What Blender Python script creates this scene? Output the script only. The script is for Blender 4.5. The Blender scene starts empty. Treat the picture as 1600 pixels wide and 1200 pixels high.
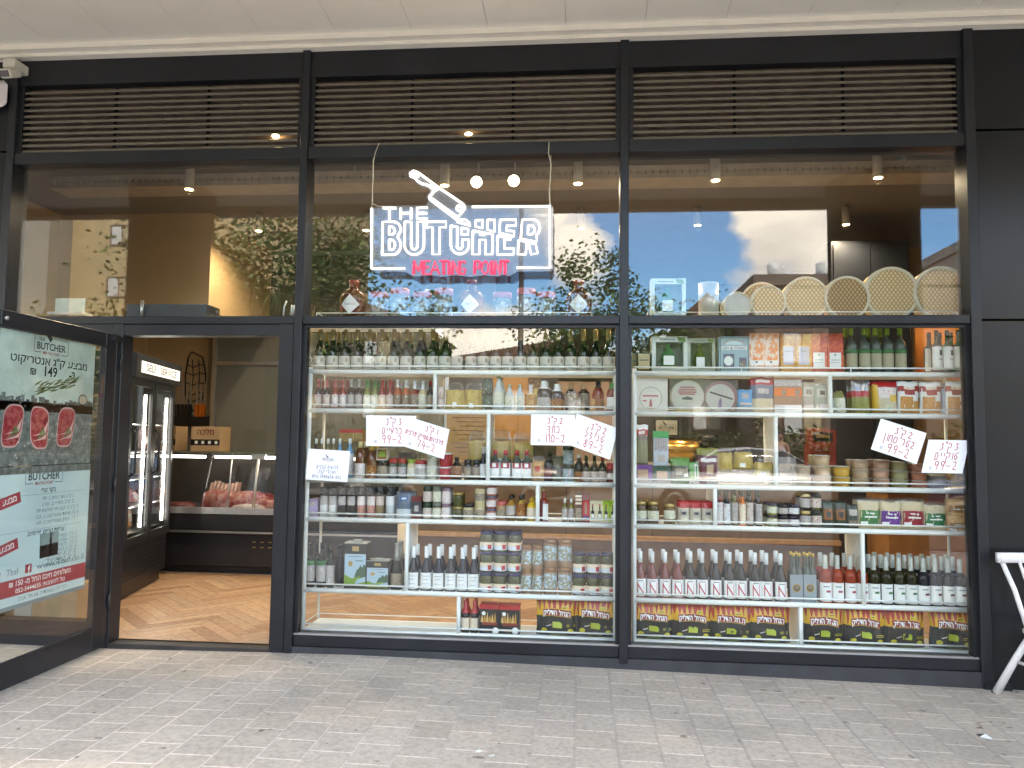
import bpy, math, random, zlib
from math import sin, cos, pi, radians, sqrt
from mathutils import Vector, Matrix
random.seed(7)
SC = bpy.context.scene
COL = SC.collection
# ------------------------------------------------------------------ camera
F = 1200.0                      # focal length in photograph pixels (1600 wide)
CAM = Vector((3.9291, -4.8139, 1.3807))
YAW, PIT, ROL = -0.089, 0.0714, 0.0126
fw = Vector((sin(YAW)*cos(PIT), cos(YAW)*cos(PIT), sin(PIT)))
r0 = Vector((cos(YAW), -sin(YAW), 0))
u0 = r0.cross(fw)
rt = r0*cos(ROL) + u0*sin(ROL)
up = u0*cos(ROL) - r0*sin(ROL)
cd = bpy.data.cameras.new('camera')
cam = bpy.data.objects.new('camera', cd)
COL.objects.link(cam)
cam.matrix_world = Matrix(((rt.x, up.x, -fw.x, CAM.x), (rt.y, up.y, -fw.y, CAM.y), (rt.z, up.z, -fw.z, CAM.z), (0, 0, 0, 1)))
cd.sensor_width = 36; cd.lens = F/1600*36; cd.clip_start = 0.05; cd.clip_end = 600
SC.camera = cam
# ------------------------------------------------------------------ sky, sun, exposure
SUN_EL, SUN_AZ = radians(52), radians(20)      # sun stands behind the shop
wd = bpy.data.worlds.new('World'); SC.world = wd; wd.use_nodes = True
nt = wd.node_tree; nt.nodes.clear()
def nn(t, k, **kw):
    n = t.nodes.new(k)
    for a, b in kw.items(): setattr(n, a, b)
    return n
out = nn(nt, 'ShaderNodeOutputWorld'); bg = nn(nt, 'ShaderNodeBackground'); bg.inputs[1].default_value = 0.15
sky = nn(nt, 'ShaderNodeTexSky', sky_type='NISHITA'); sky.sun_disc = False; sky.dust_density = .25; sky.ozone_density = 2.5
sky.sun_elevation = SUN_EL; sky.sun_rotation = SUN_AZ
tc = nn(nt, 'ShaderNodeTexCoord'); mp = nn(nt, 'ShaderNodeMapping'); mp.inputs['Scale'].default_value = (1.0, 1.0, 1.9); mp.inputs['Location'].default_value = (0.35, 0.2, 0.1)
no = nn(nt, 'ShaderNodeTexNoise'); no.inputs['Scale'].default_value = 6.0; no.inputs['Detail'].default_value = 7; no.inputs['Roughness'].default_value = 0.55
cr = nn(nt, 'ShaderNodeValToRGB'); cr.color_ramp.elements[0].position = 0.47; cr.color_ramp.elements[1].position = 0.60
n2 = nn(nt, 'ShaderNodeTexNoise'); n2.inputs['Scale'].default_value = 6; n2.inputs['Detail'].default_value = 6
c2 = nn(nt, 'ShaderNodeValToRGB'); c2.color_ramp.elements[0].position = .3; c2.color_ramp.elements[0].color = (4.4, 4.5, 4.9, 1); c2.color_ramp.elements[1].position = .65; c2.color_ramp.elements[1].color = (9.2, 9.1, 9.0, 1)
mx = nn(nt, 'ShaderNodeMix', data_type='RGBA')
L = nt.links.new
L(tc.outputs['Generated'], mp.inputs[0]); L(mp.outputs[0], no.inputs[0]); L(mp.outputs[0], n2.inputs[0]); 
def bank(px_, py, size, wgt, prev):
    "a bank of cloud in one part of the sky: adds to the noise inside a soft cone"
    d = fw + rt*((px_-800)/F) - up*((py-600)/F); d.y = -d.y; d.normalize()
    dt = nn(nt, 'ShaderNodeVectorMath', operation='DOT_PRODUCT'); dt.inputs[1].default_value = d
    L(tc.outputs['Generated'], dt.inputs[0])
    mr = nn(nt, 'ShaderNodeMapRange', interpolation_type='SMOOTHSTEP'); mr.inputs['From Min'].default_value = cos(radians(size)); mr.inputs['From Max'].default_value = cos(radians(size*.35)); mr.inputs['To Min'].default_value = 0; mr.inputs['To Max'].default_value = wgt
    L(dt.outputs['Value'], mr.inputs['Value'])
    ad = nn(nt, 'ShaderNodeMath', operation='ADD'); L(prev, ad.inputs[0]); L(mr.outputs[0], ad.inputs[1]); return ad.outputs[0]
cv = no.outputs[0]
for b_ in ((1230, 410, 8, .20), (925, 420, 4, .16), (760, 510, 6, .16), (1040, 390, 7, -.25), (690, 370, 8, -.22), (1480, 380, 5, -.05)): cv = bank(*b_, cv)
L(cv, cr.inputs[0]); L(n2.outputs[0], c2.inputs[0])
L(cr.outputs[0], mx.inputs[0]); tint = nn(nt, 'ShaderNodeMix', data_type='RGBA', blend_type='MULTIPLY'); tint.inputs[0].default_value = 1; tint.inputs[7].default_value = (.60, .93, 1.20, 1); L(sky.outputs[0], tint.inputs[6]); L(tint.outputs[2], mx.inputs[6]); L(c2.outputs[0], mx.inputs[7]); L(mx.outputs[2], bg.inputs[0]); L(bg.outputs[0], out.inputs[0])
sl = bpy.data.lights.new('sun', 'SUN'); sl.energy = 2.2; sl.angle = radians(0.5); sl.color = (1, .95, .87)
so = bpy.data.objects.new('sun', sl); COL.objects.link(so)
# direction towards the sun
sd = Vector((sin(SUN_AZ)*cos(SUN_EL), cos(SUN_AZ)*cos(SUN_EL), sin(SUN_EL)))
so.rotation_euler = sd.to_track_quat('Z', 'Y').to_euler()
so.location = (0, 20, 30)
SC.view_settings.view_transform = 'Standard'; SC.view_settings.look = 'None'; SC.view_settings.gamma = 1
SC.view_settings.use_curve_mapping = False
SC.view_settings.exposure = 3.46
SC.view_settings.use_white_balance = True; SC.view_settings.white_balance_temperature = 7900
cy = SC.cycles
cy.use_denoising = True
cy.max_bounces = 10; cy.transparent_max_bounces = 24; cy.glossy_bounces = 4; cy.diffuse_bounces = 4; cy.transmission_bounces = 6
cy.caustics_reflective = False; cy.caustics_refractive = False; cy.sample_clamp_indirect = 6
# ------------------------------------------------------------------ pixel helpers (photograph pixels -> points on a plane)
def ray(x, y): return fw + rt*((x-800)/F) - up*((y-600)/F)
def at(x, y, Y=0.0):
    d = ray(x, y); return CAM + d*((Y-CAM.y)/d.y)
def atX(x, y, X):
    d = ray(x, y); return CAM + d*((X-CAM.x)/d.x)
def mirror(x, y, Y):
    g = at(x, y, .05); d = ray(x, y); d.y = -d.y
    return g + d*((Y-g.y)/d.y)
def gz(X): return .02-.0155*max(0, X-2.7)-.0145*min(1.4, max(0, 2.3-X))       # the pavement falls gently to the right
# ------------------------------------------------------------------ materials
MATS = {}
INKG = 1.0                       # printed goods: stronger inks
def base(name):
    m = bpy.data.materials.new(name); m.use_nodes = True
    return m, m.node_tree, m.node_tree.nodes['Principled BSDF']
def M(name, col=None, rough=.5, metal=0, var=.12, scale=9, coat=0, spec=.5, trans=0, bump=0):
    if name in MATS: return MATS[name]
    if col: col = tuple(v**INKG for v in col)
    m, t, b = base(name)
    b.inputs['Roughness'].default_value = rough; b.inputs['Metallic'].default_value = metal
    b.inputs['Coat Weight'].default_value = coat; b.inputs['Specular IOR Level'].default_value = spec
    b.inputs['Transmission Weight'].default_value = trans
    if var or bump:
        c = nn(t, 'ShaderNodeTexCoord'); n = nn(t, 'ShaderNodeTexNoise'); n.inputs['Scale'].default_value = scale; n.inputs['Detail'].default_value = 5
        t.links.new(c.outputs['Object'], n.inputs[0])
        if var:
            r = nn(t, 'ShaderNodeValToRGB'); r.color_ramp.elements[0].position = .3; r.color_ramp.elements[1].position = .7
            r.color_ramp.elements[0].color = tuple(v*(1-var) for v in col)+(1,); r.color_ramp.elements[1].color = tuple(min(1, v*(1+var)) for v in col)+(1,)
            t.links.new(n.outputs[0], r.inputs[0]); t.links.new(r.outputs[0], b.inputs['Base Color'])
        else: b.inputs['Base Color'].default_value = tuple(col)+(1,)
        if bump:
            bm_ = nn(t, 'ShaderNodeBump'); bm_.inputs['Strength'].default_value = bump; bm_.inputs['Distance'].default_value = .01
            t.links.new(n.outputs[0], bm_.inputs['Height']); t.links.new(bm_.outputs[0], b.inputs['Normal'])
    else: b.inputs['Base Color'].default_value = tuple(col)+(1,)
    MATS[name] = m; return m
def MP(name, cols, scale=60, rough=.45, stretch=(1, 1, 1)):
    "printed surface: small irregular patches of several inks"
    if name in MATS: return MATS[name]
    m, t, b = base(name); b.inputs['Roughness'].default_value = rough
    c = nn(t, 'ShaderNodeTexCoord'); mpn = nn(t, 'ShaderNodeMapping'); mpn.inputs['Scale'].default_value = stretch
    n = nn(t, 'ShaderNodeTexNoise'); n.inputs['Scale'].default_value = scale; n.inputs['Detail'].default_value = 3; n.inputs['Roughness'].default_value = .6
    r = nn(t, 'ShaderNodeValToRGB'); r.color_ramp.interpolation = 'CONSTANT'
    k = len(cols)
    while len(r.color_ramp.elements) < k: r.color_ramp.elements.new(.5)
    for i, e in enumerate(r.color_ramp.elements):
        e.position = 0 if i == 0 else .36+.28*(i-1)/max(1, k-2) if k > 2 else .5
        e.color = tuple(v**INKG for v in cols[i])+(1,)
    t.links.new(c.outputs['Object'], mpn.inputs[0]); t.links.new(mpn.outputs[0], n.inputs[0]); t.links.new(n.outputs[0], r.inputs[0]); t.links.new(r.outputs[0], b.inputs['Base Color'])
    MATS[name] = m; return m
def ME(name, col, strength):
    if name in MATS: return MATS[name]
    m, t, b = base(name); b.inputs['Base Color'].default_value = tuple(col)+(1,)
    b.inputs['Emission Color'].default_value = tuple(col)+(1,); b.inputs['Emission Strength'].default_value = strength
    MATS[name] = m; return m
def MG(name, tint=(.93, .96, .94), a=.06, bb=.5, rough=0.0, milky=0, milkcol=(.8, .8, .8)):
    "thin glass or clear plastic: lets most light straight through, mirrors the rest"
    if name in MATS: return MATS[name]
    m = bpy.data.materials.new(name); m.use_nodes = True; t = m.node_tree; t.nodes.clear()
    o = nn(t, 'ShaderNodeOutputMaterial'); tr = nn(t, 'ShaderNodeBsdfTransparent'); tr.inputs[0].default_value = tuple(tint)+(1,)
    gl = nn(t, 'ShaderNodeBsdfGlossy'); gl.inputs['Roughness'].default_value = rough
    lw = nn(t, 'ShaderNodeLayerWeight'); lw.inputs[0].default_value = .5
    p = nn(t, 'ShaderNodeMath', operation='POWER'); p.inputs[1].default_value = 3.5
    ma = nn(t, 'ShaderNodeMath', operation='MULTIPLY_ADD'); ma.inputs[1].default_value = bb; ma.inputs[2].default_value = a
    mix = nn(t, 'ShaderNodeMixShader')
    t.links.new(lw.outputs['Facing'], p.inputs[0]); t.links.new(p.outputs[0], ma.inputs[0]); t.links.new(ma.outputs[0], mix.inputs[0])
    src = tr.outputs[0]
    if milky:
        df = nn(t, 'ShaderNodeBsdfDiffuse'); df.inputs[0].default_value = tuple(milkcol)+(1,)
        m2 = nn(t, 'ShaderNodeMixShader'); m2.inputs[0].default_value = milky
        t.links.new(tr.outputs[0], m2.inputs[1]); t.links.new(df.outputs[0], m2.inputs[2]); src = m2.outputs[0]
    t.links.new(src, mix.inputs[1]); t.links.new(gl.outputs[0], mix.inputs[2]); t.links.new(mix.outputs[0], o.inputs[0])
    MATS[name] = m; return m
GLASS = MG('window_glass', (.972, .984, .978), .043, .48)
BLACK = M('anthracite_paint', (.017, .0178, .0215), .36, var=.22, scale=3, spec=.3, bump=.02)
DARKP = M('dark_panel_paint', (.010, .0105, .013), .3, var=.25, scale=2, spec=.3)
WHITE = M('white_powder_coat', (.82, .86, .83), .4, var=.03)
PAPER = M('white_paper', (.78, .82, .88), .7, var=.02, scale=30)
RUBBER = M('black_plastic', (.015, .015, .017), .4, var=.2)
STEEL = M('brushed_steel', (.55, .55, .54), .32, .9, var=.08)
# ------------------------------------------------------------------ mesh builder
TEXTCACHE = {}
def textmesh(s, bold=0):
    k = (s, bold)
    if k in TEXTCACHE: return TEXTCACHE[k]
    cu = bpy.data.curves.new('lettering', 'FONT'); cu.body = s; cu.align_x = 'CENTER'; cu.resolution_u = 3; cu.offset = bold
    ob = bpy.data.objects.new('lettering', cu); COL.objects.link(ob)
    dg = bpy.context.evaluated_depsgraph_get()
    me = bpy.data.meshes.new_from_object(ob.evaluated_get(dg))
    v = [(p.co.x, p.co.y) for p in me.vertices]; f = [tuple(p.vertices) for p in me.polygons]
    bpy.data.objects.remove(ob); bpy.data.curves.remove(cu); bpy.data.meshes.remove(me)
    TEXTCACHE[k] = (v, f); return v, f
def heb(s):
    "right-to-left: reverse the string but keep runs of digits in order"
    o, run = [], ''
    for ch in reversed(s):
        if ch.isdigit() or ch in '.': run = ch+run
        else:
            if run: o.append(run); run = ''
            o.append(ch)
    if run: o.append(run)
    return ''.join(o)
class MB:
    def __init__(s): s.v = []; s.f = []; s.m = []; s.s = []; s.X = None
    def add(s, vs, fs, m=0, smooth=False):
        b = len(s.v)
        for p in vs:
            p = Vector(p); s.v.append(tuple(s.X @ p) if s.X else tuple(p))
        for f in fs: s.f.append([b+i for i in f]); s.m.append(m); s.s.append(smooth)
        return s
    def box(s, x0, x1, y0, y1, z0, z1, m=0, ch=0):
        if ch:   # bevelled along every edge, octagonal corners
            c = ch; vs = []; 
            for (x, sx) in ((x0, 1), (x1, -1)):
                for (y, sy) in ((y0, 1), (y1, -1)):
                    for (z, sz) in ((z0, 1), (z1, -1)):
                        vs += [(x, y+sy*c, z+sz*c), (x+sx*c, y, z+sz*c), (x+sx*c, y+sy*c, z)]
            I = lambda a, b_, c_, k: (a*4+b_*2+c_)*3+k
            fs = []
            for a in (0, 1):
                fs += [[I(a, 0, 0, 0), I(a, 1, 0, 0), I(a, 1, 1, 0), I(a, 0, 1, 0)], [I(0, a, 0, 1), I(1, a, 0, 1), I(1, a, 1, 1), I(0, a, 1, 1)], [I(0, 0, a, 2), I(1, 0, a, 2), I(1, 1, a, 2), I(0, 1, a, 2)]]
                for b_ in (0, 1):
                    fs += [[I(a, b_, 0, 0), I(a, b_, 1, 0), I(a, b_, 1, 1), I(a, b_, 0, 1)], [I(a, 0, b_, 0), I(a, 1, b_, 0), I(a, 1, b_, 2), I(a, 0, b_, 2)], [I(0, a, b_, 1), I(1, a, b_, 1), I(1, a, b_, 2), I(0, a, b_, 2)]]
                    for c_ in (0, 1): fs.append([I(a, b_, c_, 0), I(a, b_, c_, 1), I(a, b_, c_, 2)])
            # make normals point outward
            cx, cy_, cz = (x0+x1)/2, (y0+y1)/2, (z0+z1)/2; o = Vector((cx, cy_, cz)); ff = []
            for f in fs:
                p = [Vector(vs[i]) for i in f]; nrm = (p[1]-p[0]).cross(p[2]-p[0]); mid = sum(p, Vector())/len(p)
                ff.append(f if nrm.dot(mid-o) > 0 else f[::-1])
            return s.add(vs, ff, m)
        vs = [(x, y, z) for x in (x0, x1) for y in (y0, y1) for z in (z0, z1)]
        return s.add(vs, [[0, 1, 3, 2], [4, 6, 7, 5], [0, 4, 5, 1], [2, 3, 7, 6], [0, 2, 6, 4], [1, 5, 7, 3]], m)
    def lathe(s, prof, seg=20, m=0, c=(0, 0, 0), ms=None, sx=1, sy=1, smooth=True, axis='z'):
        n = len(prof); vs = []
        for (r, z) in prof:
            for k in range(seg):
                a = 2*pi*k/seg; p = (r*cos(a)*sx, r*sin(a)*sy, z)
                if axis == 'y': p = (p[0], z, p[1])
                elif axis == 'x': p = (z, p[0], p[1])
                vs.append((p[0]+c[0], p[1]+c[1], p[2]+c[2]))
        for i in range(n-1):
            fs = []
            for k in range(seg):
                a, b = i*seg+k, i*seg+(k+1) % seg
                q = [a, b, b+seg, a+seg]
                fs.append(q if axis != 'y' else q[::-1])
            b0 = len(s.v)
            if i == 0: s.add(vs, [], m)
            bb = s_b = (len(s.v)-len(vs))
            for f in fs: s.f.append([bb+j for j in f]); s.m.append(ms[i] if ms else m); s.s.append(smooth)
        bb = len(s.v)-len(vs)
        if prof[0][0] > 1e-6: s.f.append([bb+k for k in range(seg)][::-1]); s.m.append(ms[0] if ms else m); s.s.append(False)
        if prof[-1][0] > 1e-6: s.f.append([bb+(n-1)*seg+k for k in range(seg)]); s.m.append(ms[-1] if ms else m); s.s.append(False)
        return s
    def patch(s, r, a0, a1, z0, z1, m=0, n=8, sy=1):
        "strip on a cylinder standing at the origin; angles from the front (-y), z0/z1 numbers or functions of 0..1"
        vs = []
        for i in range(n+1):
            t = i/n; a = a0+(a1-a0)*t
            for z in (z0, z1):
                zz = z(t) if callable(z) else z
                vs.append((r*sin(a), -r*cos(a)*sy, zz))
        return s.add(vs, [[2*i, 2*i+2, 2*i+3, 2*i+1] for i in range(n)], m, True)
    def poly(s, pts, m=0): return s.add(pts, [list(range(len(pts)))], m)
    def prism(s, out, y0, y1, m=0):
        n = len(out); ar = sum(out[i][0]*out[(i+1) % n][1]-out[(i+1) % n][0]*out[i][1] for i in range(n))
        if ar < 0: out = out[::-1]
        vs = [(x, y0, z) for x, z in out]+[(x, y1, z) for x, z in out]
        return s.add(vs, [list(range(n)), [n+i for i in range(n)][::-1]]+[[i, i+n, (i+1) % n+n, (i+1) % n] for i in range(n)], m)
    def tube(s, pts, r, seg=6, m=0, r2=None, cap=True):
        pts = [Vector(p) for p in pts]; n = len(pts); vs = []
        prev = None
        for i, p in enumerate(pts):
            d = (pts[min(i+1, n-1)]-pts[max(i-1, 0)])
            if d.length < 1e-9: d = Vector((0, 0, 1))
            d.normalize()
            a = Vector((0, 1, 0)) if abs(d.y) < .9 else Vector((1, 0, 0))
            if prev: a = prev
            e1 = (a-d*a.dot(d))
            if e1.length < 1e-6: e1 = d.orthogonal()
            e1.normalize(); e2 = d.cross(e1); prev = e1
            rr = r+(r2-r)*i/(n-1) if r2 is not None else r
            for k in range(seg):
                t = 2*pi*k/seg; vs.append(p+(e1*cos(t)+e2*sin(t))*rr)
        fs = [[i*seg+k, i*seg+(k+1) % seg, (i+1)*seg+(k+1) % seg, (i+1)*seg+k] for i in range(n-1) for k in range(seg)]
        if cap: fs += [list(range(seg))[::-1], [(n-1)*seg+k for k in range(seg)]]
        return s.add(vs, fs, m, True)
    def text(s, st, size, fn, m=0, bold=0, width=None):
        "fn maps flat (x, y) of the lettering to a 3-D point"
        v, f = textmesh(st, bold)
        if not v: return s
        x0 = min(p[0] for p in v); x1 = max(p[0] for p in v)
        k = size; kx = (width/(x1-x0)) if width else size
        cx = (x0+x1)/2
        return s.add([fn((p[0]-cx)*kx, p[1]*k) for p in v], f, m)
    def build(s, name, mats, parent=None):
        me = bpy.data.meshes.new(name); me.from_pydata(s.v, [], s.f)
        if not isinstance(mats, (list, tuple)): mats = [mats]
        for m in mats: me.materials.append(m)
        me.polygons.foreach_set('material_index', s.m); me.polygons.foreach_set('use_smooth', s.s)
        me.update()
        o = bpy.data.objects.new(name, me); COL.objects.link(o)
        if parent: o.parent = parent
        return o
def thing(name, label, cat, loc=(0, 0, 0), rz=0, group=None):
    o = bpy.data.objects.new(name, None); COL.objects.link(o); o.empty_display_size = .1
    o.location = loc; o.rotation_euler = (0, 0, rz); o['label'] = label; o['category'] = cat
    if group: o['group'] = group
    return o
def tag(o, label, cat, group=None):
    o['label'] = label; o['category'] = cat
    if group: o['group'] = group
    return o
def struct(name, mb, mats):
    o = mb.build(name, mats); o['kind'] = 'structure'; return o
def dup(root, label, loc, rz=0):
    r = root.copy(); COL.objects.link(r); r.location = loc; r.rotation_euler = (0, 0, rz); r['label'] = label
    for ch in list(root.children):
        c = ch.copy(); COL.objects.link(c); c.parent = r
        for g in list(ch.children):
            d = g.copy(); COL.objects.link(d); d.parent = c
    return r
PROTO = {}
def spawn(key, builder, name, label, cat, group, loc, rz=0):
    if key in PROTO: 
        o = dup(PROTO[key], label, loc, rz)
        if group: o['group'] = group
        return o
    t = thing(name, label, cat, loc, rz, group); builder(t); PROTO[key] = t; return t
ORD = 'first second third fourth fifth sixth seventh eighth ninth tenth eleventh twelfth thirteenth fourteenth fifteenth sixteenth seventeenth eighteenth nineteenth twentieth twenty-first twenty-second twenty-third twenty-fourth twenty-fifth'.split()
# ================================================================== THE SETTING
def paving_material():
    m, t, b = base('paving_stones'); b.inputs['Roughness'].default_value = .8
    c = nn(t, 'ShaderNodeTexCoord'); mp_ = nn(t, 'ShaderNodeMapping'); mp_.inputs['Rotation'].default_value = (0, 0, pi/2); mp_.inputs['Location'].default_value = (.03, .118, 0)
    br = nn(t, 'ShaderNodeTexBrick'); br.inputs['Scale'].default_value = 1; br.inputs['Mortar Size'].default_value = .0046; br.inputs['Mortar Smooth'].default_value = .25
    br.inputs['Brick Width'].default_value = .212; br.inputs['Row Height'].default_value = .192; br.inputs['Bias'].default_value = 0
    br.inputs['Color1'].default_value = (.395, .36, .312, 1); br.inputs['Color2'].default_value = (.46, .418, .362, 1); br.inputs['Mortar'].default_value = (.70, .64, .58, 1)
    t.links.new(c.outputs['Object'], mp_.inputs[0]); t.links.new(mp_.outputs[0], br.inputs[0])
    sp = nn(t, 'ShaderNodeSeparateXYZ'); t.links.new(mp_.outputs[0], sp.inputs[0]); so_ = nn(t, 'ShaderNodeSeparateXYZ'); t.links.new(c.outputs['Object'], so_.inputs[0])
    def mth(op, a, b_=None, **k):
        q = nn(t, 'ShaderNodeMath', operation=op); 
        for i_, v_ in enumerate((a, b_)):
            if v_ is None: continue
            if isinstance(v_, (int, float)): q.inputs[i_].default_value = v_
            else: t.links.new(v_, q.inputs[i_])
        return q.outputs[0]
    fr_ = mth('FRACT', mth('DIVIDE', sp.outputs['Y'], .192)); ln = mth('GREATER_THAN', mth('ABSOLUTE', mth('SUBTRACT', fr_, .5)), .472)
    wear = nn(t, 'ShaderNodeMapRange'); wear.inputs['From Min'].default_value = 1.2; wear.inputs['From Max'].default_value = 4.2; t.links.new(so_.outputs['X'], wear.inputs['Value'])
    lw_ = mth('MULTIPLY', mth('MULTIPLY', ln, wear.outputs[0]), .62)      # the long joints have lost their sand towards the right
    jm = nn(t, 'ShaderNodeMix', data_type='RGBA'); jm.inputs[7].default_value = (.20, .175, .155, 1); t.links.new(br.outputs['Color'], jm.inputs[6]); t.links.new(lw_, jm.inputs[0])
    def noise(sc, lo, hi, c0, c1, det=6):
        n = nn(t, 'ShaderNodeTexNoise'); n.inputs['Scale'].default_value = sc; n.inputs['Detail'].default_value = det; t.links.new(c.outputs['Object'], n.inputs[0])
        r = nn(t, 'ShaderNodeValToRGB'); r.color_ramp.elements[0].position = lo; r.color_ramp.elements[1].position = hi
        r.color_ramp.elements[0].color = c0; r.color_ramp.elements[1].color = c1; t.links.new(n.outputs[0], r.inputs[0]); return r, n
    def mul(a, b_):
        x = nn(t, 'ShaderNodeMix', data_type='RGBA', blend_type='MULTIPLY'); x.inputs[0].default_value = 1
        t.links.new(a, x.inputs[6]); t.links.new(b_, x.inputs[7]); return x.outputs[2]
    g, gn = noise(1.3, .3, .72, (.80, .79, .78, 1), (1.1, 1.08, 1.06, 1))
    s_, _ = noise(38, .25, .6, (.80, .80, .80, 1), (1.07, 1.07, 1.07, 1), 3)
    d, _ = noise(13, .255, .30, (.45, .42, .40, 1), (1, 1, 1, 1), 2)
    f, fnz = noise(190, .3, .7, (.86, .86, .86, 1), (1.1, 1.1, 1.1, 1), 2)
    col = mul(mul(mul(mul(jm.outputs[2], g.outputs[0]), s_.outputs[0]), d.outputs[0]), f.outputs[0])
    t.links.new(col, b.inputs['Base Color'])
    bp = nn(t, 'ShaderNodeBump'); bp.inputs['Strength'].default_value = .5; bp.inputs['Distance'].default_value = .004; bp.invert = True
    ad = nn(t, 'ShaderNodeMath', operation='MULTIPLY_ADD'); ad.inputs[1].default_value = .12
    t.links.new(fnz.outputs[0], ad.inputs[0]); t.links.new(br.outputs['Fac'], ad.inputs[2]); t.links.new(ad.outputs[0], bp.inputs['Height']); t.links.new(bp.outputs[0], b.inputs['Normal'])
    return m
def sheet(x0, x1, y0, y1, zf, nx=1):
    mb = MB(); vs = []
    for i in range(nx+1):
        x = x0+(x1-x0)*i/nx
        for y in (y0, y1): vs.append((x, y, zf(x, y)))
    return mb.add(vs, [[2*i, 2*i+2, 2*i+3, 2*i+1] for i in range(nx)])
struct('pavement', sheet(-14, 20, -6.0, .02, lambda x, y: gz(x), 68), paving_material())
kb = sheet(-14, 20, -6.15, -6.0, lambda x, y: gz(x)+.002, 68)
kb.add([(-14, -6.15, gz(-14)+.002), (20, -6.15, gz(20)+.002), (20, -6.15, -.7), (-14, -6.15, -.7)], [[0, 3, 2, 1]])
struct('kerb', kb, M('kerb_stone', (.42, .41, .39), .8))
ASPH = M('asphalt', (.042, .041, .04), .9, var=.2, scale=12)
struct('road', sheet(-90, 100, -13.2, -6.1, lambda x, y: gz(max(-14, min(20, x)))-.13, 40), ASPH)
rm = MB()
for i in range(-12, 14): rm.add([(x, y, gz(x)-.126) for x, y in ((i*3, -9.75), (i*3+1.5, -9.75), (i*3+1.5, -9.65), (i*3, -9.65))], [[0, 1, 2, 3]])
struct('road_marking', rm, M('road_paint', (.7, .7, .68), .7))
struct('far_pavement', sheet(-90, 100, -17, -13.2, lambda x, y: gz(max(-14, min(20, x)))-.01, 40), M('concrete_slabs', (.13, .125, .12), .85, scale=3))
struct('ground', sheet(-300, 300, -400, 200, lambda x, y: -.45), M('dry_earth', (.13, .115, .085), .95, scale=.6))
# ---- inside the shop
FZ = .04                       # shop floor
FLW = [M('oak_floor_%s' % n, c, .38, var=.18, scale=22) for n, c in (('a', (.46, .29, .175)), ('b', (.40, .245, .145)), ('c', (.51, .335, .205)), ('d', (.345, .205, .12)), ('e', (.435, .29, .185)))]
fl = MB(); fl.add([(-1.5, .1, FZ-.006), (8.4, .1, FZ-.006), (8.4, 6.2, FZ-.006), (-1.5, 6.2, FZ-.006)], [[0, 1, 2, 3]], 5)
PW, GP = .094, .0012; PL = PW*6
ca = cos(pi/4); rg = random.Random(3)
# herringbone: planks laid at +-45 degrees, each end butting the side of the next
for i in range(-90, 91):
    for j in range(-12, 13):
        bx, by = i*PW+j*PL, i*PW-j*PL
        for x0, x1, y0, y1 in ((bx, bx+PL, by, by+PW), (bx, bx+PW, by+PW, by+PW+PL)):
            q = [(3.3+x*ca-y*ca, 3+x*ca+y*ca) for x, y in ((x0+GP, y0+GP), (x1-GP, y0+GP), (x1-GP, y1-GP), (x0+GP, y1-GP))]
            if min(p[0] for p in q) > -1.5 and max(p[0] for p in q) < 8.4 and min(p[1] for p in q) > -.35 and max(p[1] for p in q) < 6.2:
                c_ = []                   # trim the plank along the threshold
                for (ax, ay), (bx_, by_) in zip(q, q[1:]+q[:1]):
                    if ay >= .1: c_.append((ax, ay, FZ))
                    if (ay >= .1) != (by_ >= .1): c_.append((ax+(bx_-ax)*(.1-ay)/(by_-ay), .1, FZ))
                m_ = rg.randrange(5)
                if len(c_) > 2: fl.poly(c_, m_)
struct('floor', fl, FLW+[M('floor_joint', (.10, .06, .035), .8)])
TAN = M('tan_plaster', (.62, .43, .235), .8, var=.05, scale=2)
GREYW = M('grey_wall_tile', (.17, .155, .14), .45, var=.12, scale=4)
bw = MB(); bw.box(-1.5, -.62, 4.2, 4.3, FZ, 3.62, 0); bw.box(-1.5, -1.4, .3, 4.2, FZ, 3.62, 0)
bw.box(-1.4, at(329, 400, 2.5).x, 2.5, 4.2, 2.62, 3.62, 0)
struct('side_wall', bw, TAN)
bw = MB(); bw.box(-.62, 8.5, 6.2, 6.3, FZ, 3.62, 0); bw.box(8.4, 8.5, .3, 6.2, FZ, 3.62, 0)
struct('back_wall', bw, M('warm_grey_plaster', (.20, .17, .135), .8, var=.06, scale=2))
ce = MB(); ce.box(-1.5, 8.5, .3, 6.3, 3.62, 3.7, 0)
struct('ceiling', ce, M('taupe_ceiling_paint', (.235, .21, .18), .8, var=.04))

# ================================================================== THE SHOP FRONT
shop = thing('shop_building', 'black framed butcher shop front with three tall glazed bays under a white soffit', 'shop building')
W = 2.1; XA = .03
def part(name, mb, mats, parent=shop): return mb.build(name, mats, parent)
ZT0, ZT1, ZG, ZL0, ZL1, ZTOP = 2.11, 2.163, 3.211, 3.293, 3.77, 3.945
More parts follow.
